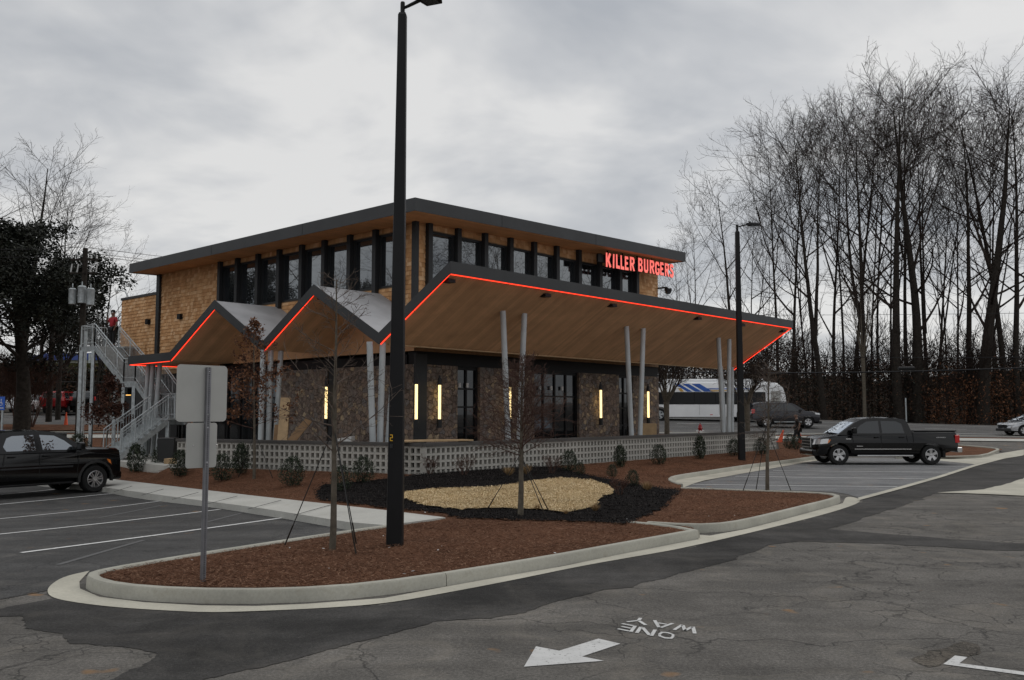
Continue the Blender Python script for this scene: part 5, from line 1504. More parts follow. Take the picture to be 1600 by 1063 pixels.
# ================================================================ sign seen from behind
gp = G(317, 905, .15); gp.z = bed(gp.x, gp.y)
SA = R(49)
rs_ = thing('road_sign', 'square and smaller rectangular sign plates seen from behind on a perforated post', 'sign', gp, SA)
f = MB(); H1 = 2.52
f.box(-.026, -.020, -.022, .022, -.2, H1); f.box(.020, .026, -.022, .022, -.2, H1); f.box(-.020, -.009, -.022, -.014, -.2, H1); f.box(.009, .020, -.022, -.014, -.2, H1)
z = .0
while z < H1 - .03: f.box(-.009, .009, -.022, -.014, z, z + .014); z += .0254
f.box(-.020, .020, .014, .022, -.2, H1)
f.build('post', M['postm'], rs_, local=True)
def plate(x0, x1, z0, z1, r, name):
    f = MB(); p = []
    for cx_, cz_, a0 in ((x1 - r, z1 - r, 0), (x0 + r, z1 - r, 90), (x0 + r, z0 + r, 180), (x1 - r, z0 + r, 270)):
        for k in range(6): a = R(a0 + k * 18); p.append((cx_ + r * math.cos(a), cz_ + r * math.sin(a)))
    f.prism(p, lambda x, z: (x, .024, z), lambda x, z: (x, .027, z)); return f.build(name, M['signback'], rs_, local=True)
zt1, zb1 = D(317, 571, gp.y).z - gp.z, D(317, 659, gp.y).z - gp.z
zt2, zb2 = D(317, 661, gp.y).z - gp.z, D(317, 731, gp.y).z - gp.z
plate(-.39, .27, zb1, zt1, .05, 'sign_plate'); plate(-.25, .15, zb2, zt2, .035, 'sign_plate')
f = MB()
for x in (-.16, .15): f.lathe([(0, -.004), (.006, 0), (.006, .004)], 'y', 8, (x, .02, (zb2 + zt2) / 2 + .0))
for z in (zt1 - .08, zb1 + .08, zt2 - .06, zb2 + .06): f.lathe([(0, -.03), (.008, -.024), (.008, -.02)], 'y', 6, (0, 0, z))
f.build('bolt', M['chrome'], rs_, local=True)
# blue accessible parking sign at the left edge
bp_ = D(2, 688, 33); bz = g(bp_.x, 33)
bs = thing('parking_sign', 'blue sign on a pale post at the left edge behind the pickup', 'sign', (bp_.x, 33, bz), 0)
f = MB(); f.box(-.03, .03, -.03, .03, 0, 2.55); f.build('post', M['galv'], bs, local=True)
zt_ = D(2, 620, 33).z - bz; zb_ = D(2, 641, 33).z - bz
f = MB(); f.box(-.18, .09, -.045, -.035, zb_, zt_); f.build('sign_plate', simple('sign_blue', (.02, .10, .45), .4), bs, local=True)
f = MB(); c0 = (-.045, -.05, (zt_ + zb_) / 2 - .02)
f.box(-.14, .05, -.049, -.046, zb_ + .06, zb_ + .09); f.lathe([(.05, -.003), (.065, -.003), (.065, 0), (.05, 0)], 'y', 14, c0); f.box(-.05, -.03, -.05, -.046, c0[2], c0[2] + .14); f.box(-.055, -.02, -.05, -.046, c0[2] + .15, c0[2] + .18); f.build('symbol', M['white'], bs, local=True)

# ================================================================ small things
def cone(p, label, h=.7, tilt=0):
    r_ = thing('traffic_cone', label, 'traffic cone', p, 0, 'orange traffic cones'); r_.rotation_euler = (0, tilt, 0)
    f = MB(); f.box(-.18, .18, -.18, .18, 0, .035); f.build('base', M['orange'], r_, bevel=.01, local=True)
    f = MB(); f.lathe([(.14, .036), (.035, h), (.0, h + .005)], n=18); f.build('cone', M['orange'], r_, smooth=50, local=True)
def gpos(px_, py_, dz=0):
    p = G(px_, py_, dz); return p
q = G(103, 662); q = D(103, 661, 62); q.z = g(q.x, 62) + .02; cone(q, 'orange traffic cone on the far left verge below the red hatchback', .95)
q = D(1218, 692, 51); q.z = g(q.x, 51) + .02; cone(q, 'orange cone leaning by the end of the long block wall', .75, R(18))
q = D(1250, 674, 50); q.z = g(q.x, 50) + .02; cone(q, 'orange cone right behind the person walking in black', .6)
# fire hydrant
q = D(1094, 668, 54); q.z = g(q.x, 54)
hy = thing('fire_hydrant', 'red and white fire hydrant showing over the block wall', 'hydrant', q)
f = MB(); f.lathe([(.17, 0), (.17, .05), (.11, .06), (.11, .55), (.15, .56), (.15, .62), (.12, .64), (.10, .74), (.05, .82), (.03, .84), (.03, .9), (0, .9)], n=16); f.build('barrel', M['p_red'], hy, smooth=40, local=True)
f = MB(); f.tube([(-.22, 0, .42), (.22, 0, .42)], .06, 10); f.tube([(0, -.2, .38), (0, 0, .38)], .08, 10); f.build('outlet', M['white'], hy, smooth=40, local=True)
# planks leaning on the terrace columns
def plank(a, b, wd, th, label, mat, g_='construction boards'):
    f = MB(); f.bar(a, b, wd, th, (0, 1, 0)); o = f.build('board', mat); tag(o, label, 'board', g_)
y_ = B(.1, 8.6).y
a = D(440, 687, y_); b = D(446.5, 622, y_ + .5); plank(a - Vector((0, 0, .5)), b, .34, .10, 'pale upright timber board leaning by the left columns', M['ply'])
a = D(462, 684, y_); b = D(483, 656, y_ + .4); plank(a - Vector((.3, 0, .3)), b, .26, .08, 'brown board lying aslant right of the pale upright board', M['ply2'])
a = D(430, 686, y_ + .3); b = D(434, 664, y_ + .5); plank(a - Vector((0, 0, .5)), b, .2, .08, 'short brown board end behind the pale upright board', M['ply2'])
f = MB(); q = D(537, 689, 30); f.quadbox([q + Vector((-.28, -.2, -.02)), q + Vector((.28, -.2, -.02)), q + Vector((.28, .5, -.02)), q + Vector((-.28, .5, -.02))], [q + Vector((-.28, -.2, .03)), q + Vector((.28, -.2, .14)), q + Vector((.28, .5, .16)), q + Vector((-.28, .5, .06))])
tag(f.build('white_panel', M['white']), 'white slanting panel edge above the block wall near the sapling', 'panel')
bx0 = D(1003, 678, 38.2); bx1 = D(1026, 662, 38.2)
f = MB(); f.box(bx0.x, bx1.x, 38.2, 38.9, .5, bx1.z); tag(f.build('crate', M['ply'], bevel=.01), 'tan plywood crate on the terrace under the last wall lamp', 'crate')
q = D(265, 714, B(-2.2, 11).y); f = MB(); k = [(-.32, -.25), (.32, -.25), (.32, .3), (-.32, .3)]
q = D(262, 711, 33.5); zt_ = D(262, 684, 33.5).z
f.quadbox([(q.x + a * .85, q.y + b_, .35) for a, b_ in k], [(q.x + a, q.y + b_, zt_ - .06) for a, b_ in k]); bn = thing('waste_bin', 'black plastic waste bin at the left end of the block wall', 'bin', (q.x, q.y, .35)); f.build('bin_body', M['plastic'], bn, bevel=.02)
f = MB(); f.quadbox([(q.x + a * 1.05, q.y + b_ * 1.05, zt_ - .055) for a, b_ in k], [(q.x + a * .9, q.y + b_ * .9, zt_) for a, b_ in k]); f.build('bin_lid', M['plastic'], bn, bevel=.02)
q = D(268, 713, 31.5); f = MB(); f.box(q.x - .22, q.x + .22, 31.4, 31.8, .34, .52); tag(f.build('cardboard_box', M['ply'], bevel=.005), 'small tan cardboard box on the ground in front of the waste bin', 'box')
# utility boxes on the far left verge
for i, (a, b_, c_, d_) in enumerate(((67, 79, 675, 690), (83, 97, 677, 697))):
    y_ = 46 - i * 2; p0 = D(a, d_, y_); p1 = D(b_, c_, y_); f = MB(); f.box(p0.x, p1.x, y_, y_ + .5, g(p0.x, y_) - .1, p1.z)
    tag(f.build('utility_box', M['steel'], bevel=.02), ('smaller' if i == 0 else 'larger') + ' dark green utility box showing over the left pickup bonnet', 'utility box', 'utility boxes on the left verge')

# ================================================================ utility poles and wires
def upole(p, h, label, r0=.17, tr=False, cond=False):
    r_ = thing('utility_pole', label, 'utility pole', p, 0, 'wooden utility poles')
    f = MB(); f.tube([(0, 0, -.3), (0, 0, h)], [r0, r0 * .7], 12); f.build('pole', M['bark'], r_, smooth=50, local=True)
    if cond:
        f = MB(); f.tube([(.26, -.12, 0), (.26, -.12, h * .57)], .085, 10); f.tube([(-.0, -.2, 0), (0, -.2, h * .5)], .03, 8); f.build('conduit', M['galv'], r_, smooth=50, local=True)
    if tr:
        for x, z, s_ in ((-.46, 8.12, .9), (.06, 8.22, .98), (.54, 8.1, .95)):
            f = MB(); f.lathe([(0, z - .5 * s_), (.21 * s_, z - .48 * s_), (.22 * s_, z + .4 * s_), (.23 * s_, z + .42 * s_), (.16 * s_, z + .5 * s_), (0, z + .52 * s_)], n=18, at=(x, -.35, 0)); f.tube([(x, -.35, z + .5), (x, -.35, z + .72)], .03, 6)
            f.build('transformer', M['galv'], r_, smooth=45, local=True)
        f = MB(); f.bar((-.75, -.1, 10.2), (.75, -.1, 10.2), .09, .11); f.bar((-.8, -.12, 9.45), (.75, -.12, 9.45), .07); f.build('crossarm', M['bark'], r_, local=True)
        f = MB()
        for x in (-.7, -.35, .4, .7): f.lathe([(.03, 10.25), (.06, 10.3), (.04, 10.36), (.06, 10.4), (.02, 10.45)], n=8, at=(x, -.1, 0)); f.bar((x, -.15, 9.5), (x + .09, -.2, 9.95), .05)
        f.build('insulator', M['white'], r_, local=True)
    return r_
q = D(122, 693, 50); up_x = q.x; upole(Vector((q.x, 50, g(q.x, 50))), D(133, 388, 50).z - g(q.x, 50), 'utility pole with three grey transformers left of the staircase', .19, True, True)
q = D(76, 655, 66); upole(Vector((q.x, 66, g(q.x, 66))), D(80, 450, 66).z - g(q.x, 66), 'slim dark pole standing in front of the red hatchback', .22)
for a, t_, yy, lab in ((64, 520, 84, 'thin bare pole behind the hedge, right one of the pair'), (35, 530, 84, 'thin bare pole behind the hedge, left one of the pair')):
    q = D(a, 575, yy); upole(Vector((q.x, yy, g(q.x, yy))), D(a, t_, yy).z - g(q.x, yy), lab, .2)
def wire(a, b, sag, label, r=.012, n=14, name='overhead_wire'):
    pts = []
    for i in range(n + 1):
        t = i / n; p = a.lerp(b, t); p.z -= sag * 4 * t * (1 - t); pts.append(p)
    f = MB(); f.tube(pts, r, 4); tag(f.build(name, M['black']), label, 'cable', 'overhead cables')
ht = D(133, 390, 50)
wire(D(-200, 383, 50), D(133, 386, 50), .2, 'top overhead cable left of the pole with transformers', .016); wire(D(-200, 396, 50), D(135, 398, 50), .2, 'lower overhead cable left of the pole with transformers', .016)
for i, (a, b_, lb_) in enumerate(((387, 402, 'highest'), (395, 409, 'middle'), (399, 414, 'lowest'))):
    wire(D(138, a, 50.3), D(420, b_ + 12, 82), .15, lb_ + ' of three cables running from the transformer pole to the roof', .014)
wire(D(-100, 512, 60), D(190, 487, 75), .1, 'low cable passing behind the person on the staircase', .02)
wire(D(880, 575, 80), D(1800, 566, 56), .55, 'thick dark cable crossing in front of the woods', .05, 20)
wire(D(880, 549, 80), D(1800, 556, 57), .3, 'thin cable above the thick one in front of the woods', .02, 20)
wire(D(880, 490, 79), D(1800, 486, 57), .2, 'thin high cable in front of the tree trunks', .014, 20)
q = D(1416, 576, 57); f = MB(); f.tube([q - Vector((.5, 0, 0)), q + Vector((.5, 0, .01))], .11, 8); tag(f.build('cable_splice', M['black']), 'dark splice case hanging on the thick cable', 'splice case')
q = D(1416, 655, 78.8); f = MB(); f.tube([(q.x, 78.8, g(q.x, 78.8)), (q.x, 78.8, D(1416, 622, 78.8).z)], .06, 6); tag(f.build('marker_post', M['galv']), 'slim grey post at the far kerb behind the right pickup', 'post')

# ================================================================ background on the left
q0_, q1_ = D(-260, 640, 79), D(290, 640, 79)
f = MB(); f.box(q0_.x, q1_.x, 79, 79.4, 1.2, D(0, 617, 79).z); tag(f.build('retaining_wall', concrete('retaining', (.15, .135, .115))), 'low stained retaining wall behind the cars on the left', 'wall')
fr = thing('chain_fence', 'chain link fence along the top of the retaining wall', 'fence', (q0_.x, 79.6, 3.6))
f = MB(); x = q0_.x; zt_ = D(0, 597, 79.6).z
while x < q1_.x: f.tube([(x, 79.6, 3.5), (x, 79.6, zt_)], .035, 5); x += 2.6
f.tube([(q0_.x, 79.6, zt_), (q1_.x, 79.6, zt_)], .025, 5); f.build('frame', M['steel'], fr)
rs = np.random.RandomState(8)
n = 16000; hx = rs.uniform(D(-300, 600, 82).x, D(300, 600, 82).x, n); hz = rs.uniform(3.3, D(0, 574, 82).z, n) + rs.normal(0, .12, n); hy_ = rs.uniform(80.3, 83.2, n)
cen = np.stack([hx, hy_, hz], 1); a_ = rdirs(rs, n) * .16; b_ = rdirs(rs, n) * .12
o = quads('hedge', cen, a_, b_, [M['leaf_dark'], M['brush']]); tag(o, 'long dark clipped hedge above the retaining wall on the left', 'hedge')
f = MB(); za = D(0, 579, 92).z; f.box(D(-260, 575, 92).x, D(300, 575, 92).x, 86, 120, za - 4, D(0, 572.5, 92).z); o = f.build('grass_bank', M['grass']); o['kind'] = 'structure'
cn_ = thing('blue_canopy', 'long low blue canopy building far off on the left behind the hedge', 'building', D(100, 572, 118))
f = MB(); a = D(25, 566, 118); b_ = D(72, 552, 118); c_ = D(185, 552, 118)
f.quadbox([a, b_ + Vector((0, 0, -.9)), c_ + Vector((0, 0, -.9)), c_ + Vector((0, 6, -.9)), b_ + Vector((0, 6, -.9)), a + Vector((0, 6, 0))], [a + Vector((0, 0, .35)), b_, c_, c_ + Vector((0, 6, 0)), b_ + Vector((0, 6, 0)), a + Vector((0, 6, .35))]); f.build('roof', simple('canopy_blue', (.03, .06, .25), .5), cn_)
f = MB(); f.box(D(50, 570, 119).x, c_.x, 119, 123, za - 1, b_.z - .9); f.build('wall', M['white'], cn_)
f = MB()
for p_ in (48, 95, 140): q = D(p_, 568, 117.5); f.tube([(q.x, 117.5, za - 1), (q.x, 117.5, D(p_, 553, 117.5).z)], .16, 6)
f.build('post', M['galv'], cn_)
# mulch verge on the far left
sheet('verge', [Vector((x, y, 0)) for x, y in ((-60, 57.5), (-13, 57.5), (-13, 61.5), (-60, 63.5))], M['straw'], .12, 3)
sheet('verge', [Vector((x, y, 0)) for x, y in ((-40, 44), (-21, 43.5), (-21, 52.8), (-45, 52.8))], M['straw'], .06, 3)

# ================================================================ people
def skin_mesh(name, pts, edges, mat, parent, sub=2, root=0):
    me = bpy.data.meshes.new(name); me.from_pydata([p[:3] for p in pts], edges, []); me.materials.append(mat)
    o = bpy.data.objects.new(name, me); C.objects.link(o); o.parent = parent
    o.modifiers.new('skin', 'SKIN')
    if not me.skin_vertices: 
        bpy.context.view_layer.objects.active = o
    sv = me.skin_vertices[0].data if me.skin_vertices else None
    if sv:
        for i, p in enumerate(pts): sv[i].radius = (p[3], p[4] if len(p) > 4 else p[3]); sv[i].use_root = (i == root)
    s_ = o.modifiers.new('sub', 'SUBSURF'); s_.levels = sub; s_.render_levels = sub
    for p in me.polygons: p.use_smooth = True
    return o
M['skin'] = simple('skin', (.18, .10, .07), .6, 0, .05); M['hair'] = simple('hair', (.01, .008, .007), .7)
M['red_cloth'] = simple('red_cloth', (.36, .02, .03), .85); M['grey_cloth'] = simple('grey_cloth', (.12, .12, .13), .9); M['black_cloth'] = simple('black_cloth', (.012, .012, .013), .9)
def person(label, loc, rz, pose, shirt, legs, cap=True, bare_arm=True):
    r_ = thing('person', label, 'person', loc, rz)
    J = dict(pose)
    order = ['pelvis', 'waist', 'chest', 'neck0', 'neck1', 'head0', 'head1', 'shL', 'elL', 'wrL', 'haL', 'shR', 'elR', 'wrR', 'haR', 'hipL', 'knL', 'anL', 'toL', 'hipR', 'knR', 'anR', 'toR']
    rad = dict(pelvis=(.15, .11), waist=(.125, .09), chest=(.16, .11), neck0=(.085, .07), neck1=(.062, .065), head0=(.092, .105), head1=(.105, .125), shL=.06, elL=.042, wrL=.028, haL=(.036, .018), shR=.06, elR=.042, wrR=.028, haR=(.036, .018),
               hipL=.092, knL=.06, anL=.042, toL=(.042, .03), hipR=.092, knR=.06, anR=.042, toR=(.042, .03))
    pts = [tuple(J[k]) + (rad[k] if isinstance(rad[k], tuple) else (rad[k],)) for k in order]
    ix = {k: i for i, k in enumerate(order)}
    ed = [('pelvis', 'waist'), ('waist', 'chest'), ('chest', 'neck0'), ('neck0', 'neck1'), ('neck1', 'head0'), ('head0', 'head1'), ('chest', 'shL'), ('shL', 'elL'), ('elL', 'wrL'), ('wrL', 'haL'), ('chest', 'shR'), ('shR', 'elR'), ('elR', 'wrR'), ('wrR', 'haR'),
          ('pelvis', 'hipL'), ('hipL', 'knL'), ('knL', 'anL'), ('anL', 'toL'), ('pelvis', 'hipR'), ('hipR', 'knR'), ('knR', 'anR'), ('anR', 'toR')]
    # five fingers on each hand
    for s_ in 'LR':
        w_ = Vector(J['wr' + s_]); h_ = Vector(J['ha' + s_]); d_ = (h_ - w_).normalized(); sd = d_.cross(Vector((1, 0, 0)) if abs(d_.x) < .8 else Vector((0, 0, 1))).normalized()
        for k, (o_, ln) in enumerate(((-.03, .055), (-.011, .07), (.009, .065), (.028, .05), (.045, .045))):
            b_ = h_ + sd * o_ * .8 + (d_ * .01 if k < 4 else -d_ * .04); t = b_ + d_ * ln * (1 if k < 4 else .7) + (sd * .03 if k == 4 else Vector((.008, 0, 0)))
            pts += [tuple(b_) + (.009,), tuple(b_.lerp(t, .55) + Vector((.003, 0, 0))) + (.008,), tuple(t) + (.006,)]; n_ = len(pts)
            ed += [('#', ix['ha' + s_], n_ - 3), ('#', n_ - 3, n_ - 2), ('#', n_ - 2, n_ - 1)]
    E_ = [(e[1], e[2]) if e[0] == '#' else (ix[e[0]], ix[e[1]]) for e in ed]
    b0 = skin_mesh('body', pts, E_, M['skin'], r_, 2)
    fat = lambda k, f_=1.16: tuple(J[k]) + tuple(x * f_ for x in (rad[k] if isinstance(rad[k], tuple) else (rad[k], rad[k])))
    mid = lambda a, b_, t, r0: tuple(Vector(J[a]).lerp(Vector(J[b_]), t)) + (r0,)
    sp_ = [fat('pelvis', 1.35), fat('waist', 1.35), fat('chest', 1.25), mid('chest', 'neck0', .7, .09), fat('shL', 1.2), mid('shL', 'elL', .8, .062), fat('shR', 1.2), mid('shR', 'elR', .8, .062)]
    skin_mesh('shirt', sp_, [(0, 1), (1, 2), (2, 3), (2, 4), (4, 5), (2, 6), (6, 7)], shirt, r_, 2)
    lp_ = [fat('pelvis', 1.3)] + sum([[fat('hip' + s_, 1.25), fat('kn' + s_, 1.4), mid('kn' + s_, 'an' + s_, .92, .062)] for s_ in 'LR'], [])
    skin_mesh('trousers', lp_, [(0, 1), (1, 2), (2, 3), (0, 4), (4, 5), (5, 6)], legs, r_, 2)
    for s_ in 'LR':
        a = Vector(J['an' + s_]); t = Vector(J['to' + s_]); q_ = a.lerp(t, -.35)
        skin_mesh('shoe', [(q_.x, q_.y, a.z - .055, .042), (a.x, a.y, a.z - .03, .052), tuple(t - Vector((0, 0, .01))) + (.045, .035)], [(0, 1), (1, 2)], M['black_cloth'], r_, 1)
    h0, h1 = Vector(J['head0']), Vector(J['head1']); fw_ = (Vector(J['face'])).normalized(); c0 = h0.lerp(h1, .45); sd = fw_.cross(Vector((0, 0, 1)))
    f = MB(); k_ = c0 + fw_ * .098; f.quadbox([k_ - sd * .012 + Vector((0, 0, -.02)), k_ + sd * .012 + Vector((0, 0, -.02)), k_ + sd * .006 + Vector((0, 0, .02)), k_ - sd * .006 + Vector((0, 0, .02))], [k_ + fw_ * .022 - sd * .010 + Vector((0, 0, -.018)), k_ + fw_ * .022 + sd * .01 + Vector((0, 0, -.018)), k_ + fw_ * .004 + sd * .004 + Vector((0, 0, .02)), k_ + fw_ * .004 - sd * .004 + Vector((0, 0, .02))])
    f.build('nose', M['skin'], r_, local=True)
    for s_ in (-1, 1):
        f = MB(); f.lathe([(0, -.005), (.011, 0), (0, .005)], 'y', 8, c0 + fw_ * .088 + sd * s_ * .032 + Vector((0, 0, .025))); f.build('eye', M['hair'], r_, local=True)
        f = MB(); f.lathe([(0, -.012), (.024, -.006), (.024, .006), (0, .012)], 'x', 10, c0 + sd * s_ * .082); f.build('ear', M['skin'], r_, local=True)
    f = MB(); mo = c0 + fw_ * .09 + Vector((0, 0, -.05)); f.bar(mo - sd * .022, mo + sd * .022, .008); f.build('mouth', M['red_cloth'], r_, local=True)
    skin_mesh('hair', [tuple(h1 + Vector((0, 0, .012)) - fw_ * .02) + (.088, .104), tuple(h0.lerp(h1, .6) - fw_ * .045) + (.07, .07)], [(0, 1)], M['hair'], r_, 2)
    if cap:
        f = MB(); cc = h1 + Vector((0, 0, .03)); f.lathe([(.108, -.01), (.108, .03), (.08, .08), (0, .098)], n=16, at=cc); a = cc + fw_ * .07; f.quadbox([a - sd * .08 - Vector((0, 0, .008)), a + sd * .08 - Vector((0, 0, .008)), a + sd * .05 + fw_ * .11 - Vector((0, 0, .02)), a - sd * .05 + fw_ * .11 - Vector((0, 0, .02))], [a - sd * .08, a + sd * .08, a + sd * .05 + fw_ * .11 - Vector((0, 0, .01)), a - sd * .05 + fw_ * .11 - Vector((0, 0, .01))])
        f.build('cap', M['black_cloth'], r_, smooth=50, local=True)
    return r_
# local frame: +x forward, +y left
stand = dict(pelvis=(0, 0, .95), waist=(0, 0, 1.10), chest=(0, 0, 1.33), neck0=(0, 0, 1.47), neck1=(.01, 0, 1.54), head0=(.02, 0, 1.60), head1=(.02, 0, 1.70),
             shL=(0, .19, 1.41), elL=(.0, .25, 1.14), wrL=(.1, .23, .92), haL=(.13, .22, .85), shR=(0, -.19, 1.41), elR=(.12, -.24, 1.17), wrR=(.24, -.12, 1.36), haR=(.26, -.08, 1.43),
             hipL=(0, .09, .90), knL=(.02, .10, .50), anL=(0, .10, .09), toL=(.15, .12, .05), hipR=(0, -.09, .90), knR=(.02, -.10, .50), anR=(0, -.10, .09), toR=(.15, -.12, .05), face=(1, 0, 0))
walk = dict(pelvis=(0, 0, .93), waist=(.02, 0, 1.08), chest=(.05, 0, 1.31), neck0=(.06, 0, 1.45), neck1=(.08, 0, 1.52), head0=(.10, 0, 1.57), head1=(.10, 0, 1.67),
            shL=(.05, .19, 1.39), elL=(-.08, .24, 1.14), wrL=(-.02, .25, .92), haL=(0, .25, .85), shR=(.05, -.19, 1.39), elR=(.06, -.25, 1.12), wrR=(.22, -.22, .98), haR=(.28, -.21, .95),
            hipL=(0, .09, .88), knL=(.20, .09, .55), anL=(.30, .09, .13), toL=(.44, .10, .12), hipR=(0, -.09, .88), knR=(-.08, -.09, .47), anR=(-.36, -.09, .18), toR=(-.27, -.10, .06), face=(1, 0, 0))
person('person in red shirt and black cap, hand at the face, on the stair landing', B(2.0, 25.45, 5.28), math.atan2(-U.y, -U.x) + .3, stand, M['red_cloth'], M['black_cloth'])
q = D(1247, 682, 49.5)
person('person dressed in black walking past the end of the block wall', Vector((q.x, 49.5, g(q.x, 49.5) + .02)), R(170), walk, M['black_cloth'], M['black_cloth'], False)
# ================================================================ trees and plants
def branchy(rs, cfg):
    """returns (trunk MB, crown MB, list of twig tips)"""
    T, K = MB(), MB(); tips = []
    def grow(p, d, ln, r, lv):
        c = cfg['lv'][lv]; n = c['seg']; pts = [p.copy()]; rad = [r]; q = p.copy(); dd = d.copy(); dirs = [dd.copy()]
        for i in range(n):
            dd = (dd + Vector((rs.normal(0, c['wob']), rs.normal(0, c['wob']), rs.normal(0, c['wob'] * .6) + c['up']))).normalized()
            q = q + dd * ln / n; pts.append(q.copy()); rad.append(max(c['rmin'], r * (1 - (i + 1) / n * c['tap']))); dirs.append(dd.copy())
        (T if lv == 0 else K).tube(pts, rad, c['sides'], False)
        if lv + 1 >= len(cfg['lv']):
            tips.append((pts[-1], dirs[-1])); tips.append((pts[len(pts) // 2], dirs[-1])); return
        cc = cfg['lv'][lv + 1]; m = max(1, int(round(c['kids'] * rs.uniform(.8, 1.2))))
        ex = 5 if (lv == 0 and n > 9) else 0
        for k in range(m + ex):
            t = c['from'] + (1 - c['from']) * ((k + rs.uniform(.1, .9)) / m) if k < m else 1 - .05 * (k - m) - .002
            fi = min(n - 1e-4, t * n); i0 = int(fi); a = pts[i0].lerp(pts[i0 + 1], fi - i0); base = dirs[min(n, i0 + 1)]
            ang = R(rs.uniform(*cc['ang'])); az_ = rs.uniform(0, 2 * math.pi) if lv else k * 2.399 + rs.uniform(-.4, .4)
            pr = base.cross(Vector((0, 0, 1)) if abs(base.z) < .95 else Vector((1, 0, 0))).normalized()
            pr = Matrix.Rotation(az_, 3, base) @ pr
            nd = (base * math.cos(ang) + pr * math.sin(ang)).normalized()
            rr = max(cc['rmin'], (rad[i0] + (rad[i0 + 1] - rad[i0]) * (fi - i0)) * rs.uniform(*cc['rr']))
            shape = cc['len'](t) if callable(cc['len']) else cc['len']
            grow(a, nd, (ln if lv else cfg['H']) * shape * rs.uniform(.75, 1.2), rr, lv + 1)
    for s_ in cfg['stems']:
        grow(Vector(s_[0]), Vector(s_[1]).normalized(), s_[2], s_[3], 0)
    return T, K, tips
def tree_obj(name, label, cat, loc, T, K, mt, mk, group=None):
    r_ = thing(name, label, cat, loc, 0, group)
    T.build('trunk', mt, r_, local=True, smooth=70, fix=False); K.build('crown', mk, r_, local=True, fix=False)
    return r_
# ---- tall bare forest trees
def forest_cfg(H, r, low, dens=1.0, fork=False):
    st_ = [((0, 0, -.5), (0, 0, 1), H * .97, r)]
    if fork: st_ = [((0, 0, -.5), (.03, 0, 1), H * .95, r), ((.1, .05, H * .28), (.22, .1, 1), H * .64, r * .62)]
    return dict(H=H, stems=st_, lv=[
        dict(seg=14, wob=.022, up=.02, rmin=.03, tap=.92, sides=8, kids=int(13 * dens), **{'from': low}),
        dict(seg=8, wob=.07, up=.06, rmin=.022, tap=.88, sides=5, kids=7, ang=(30, 68), rr=(.40, .66), len=(lambda t: .10 + .27 * (1 - abs(t - .5) * 1.6)), **{'from': .25}),
        dict(seg=5, wob=.10, up=.045, rmin=.014, tap=.85, sides=4, kids=5, ang=(28, 58), rr=(.40, .6), len=.42, **{'from': .15}),
        dict(seg=3, wob=.12, up=.03, rmin=.009, tap=.7, sides=3, kids=2.3, ang=(28, 58), rr=(.45, .6), len=.36, **{'from': .2}),
        dict(seg=2, wob=.12, up=.04, rmin=.0055, tap=.5, sides=3, kids=0, ang=(25, 50), rr=(.5, .7), len=.45, **{'from': .3})])
protos = []
for k, (low, fork, dens) in enumerate(((.34, False, 1.0), (.42, True, .85), (.28, False, 1.15), (.5, False, .9), (.36, True, 1.0))):
    T, K, _ = branchy(np.random.RandomState(40 + k), forest_cfg(30, .33, low, dens, fork)); protos.append((T, K))
def mesh_of(mb, name, mat):
    me = bpy.data.meshes.new(name); me.from_pydata(mb.v, [], mb.f); me.materials.append(mat); me.polygons.foreach_set('use_smooth', [True] * len(me.polygons)); return me
pm = [(mesh_of(T, 'trunk', M['bark']), mesh_of(K, 'crown', M['twig'])) for T, K in protos]
thick_cache = {}
def thick(kind, fct):
    key = (kind, round(fct, 1))
    if key not in thick_cache:
        T = protos[kind][0]; v = np.array(T.v).reshape(-1, 8, 3); c = v.mean(1, keepdims=True)
        v = c + (v - c) * key[1]; q = MB(); q.v = [tuple(p) for p in v.reshape(-1, 3)]; q.f = T.f
        thick_cache[key] = mesh_of(q, 'trunk', M['bark'])
    return thick_cache[key]
def inst(name, label, cat, loc, rz, sc, meshes, group, lean=(0, 0)):
    r_ = thing(name, label, cat, loc, rz, group); r_.rotation_euler = (lean[0], lean[1], rz); r_.scale = sc
    for nm, me in meshes:
        o = bpy.data.objects.new(nm, me); C.objects.link(o); o.parent = r_
    return r_
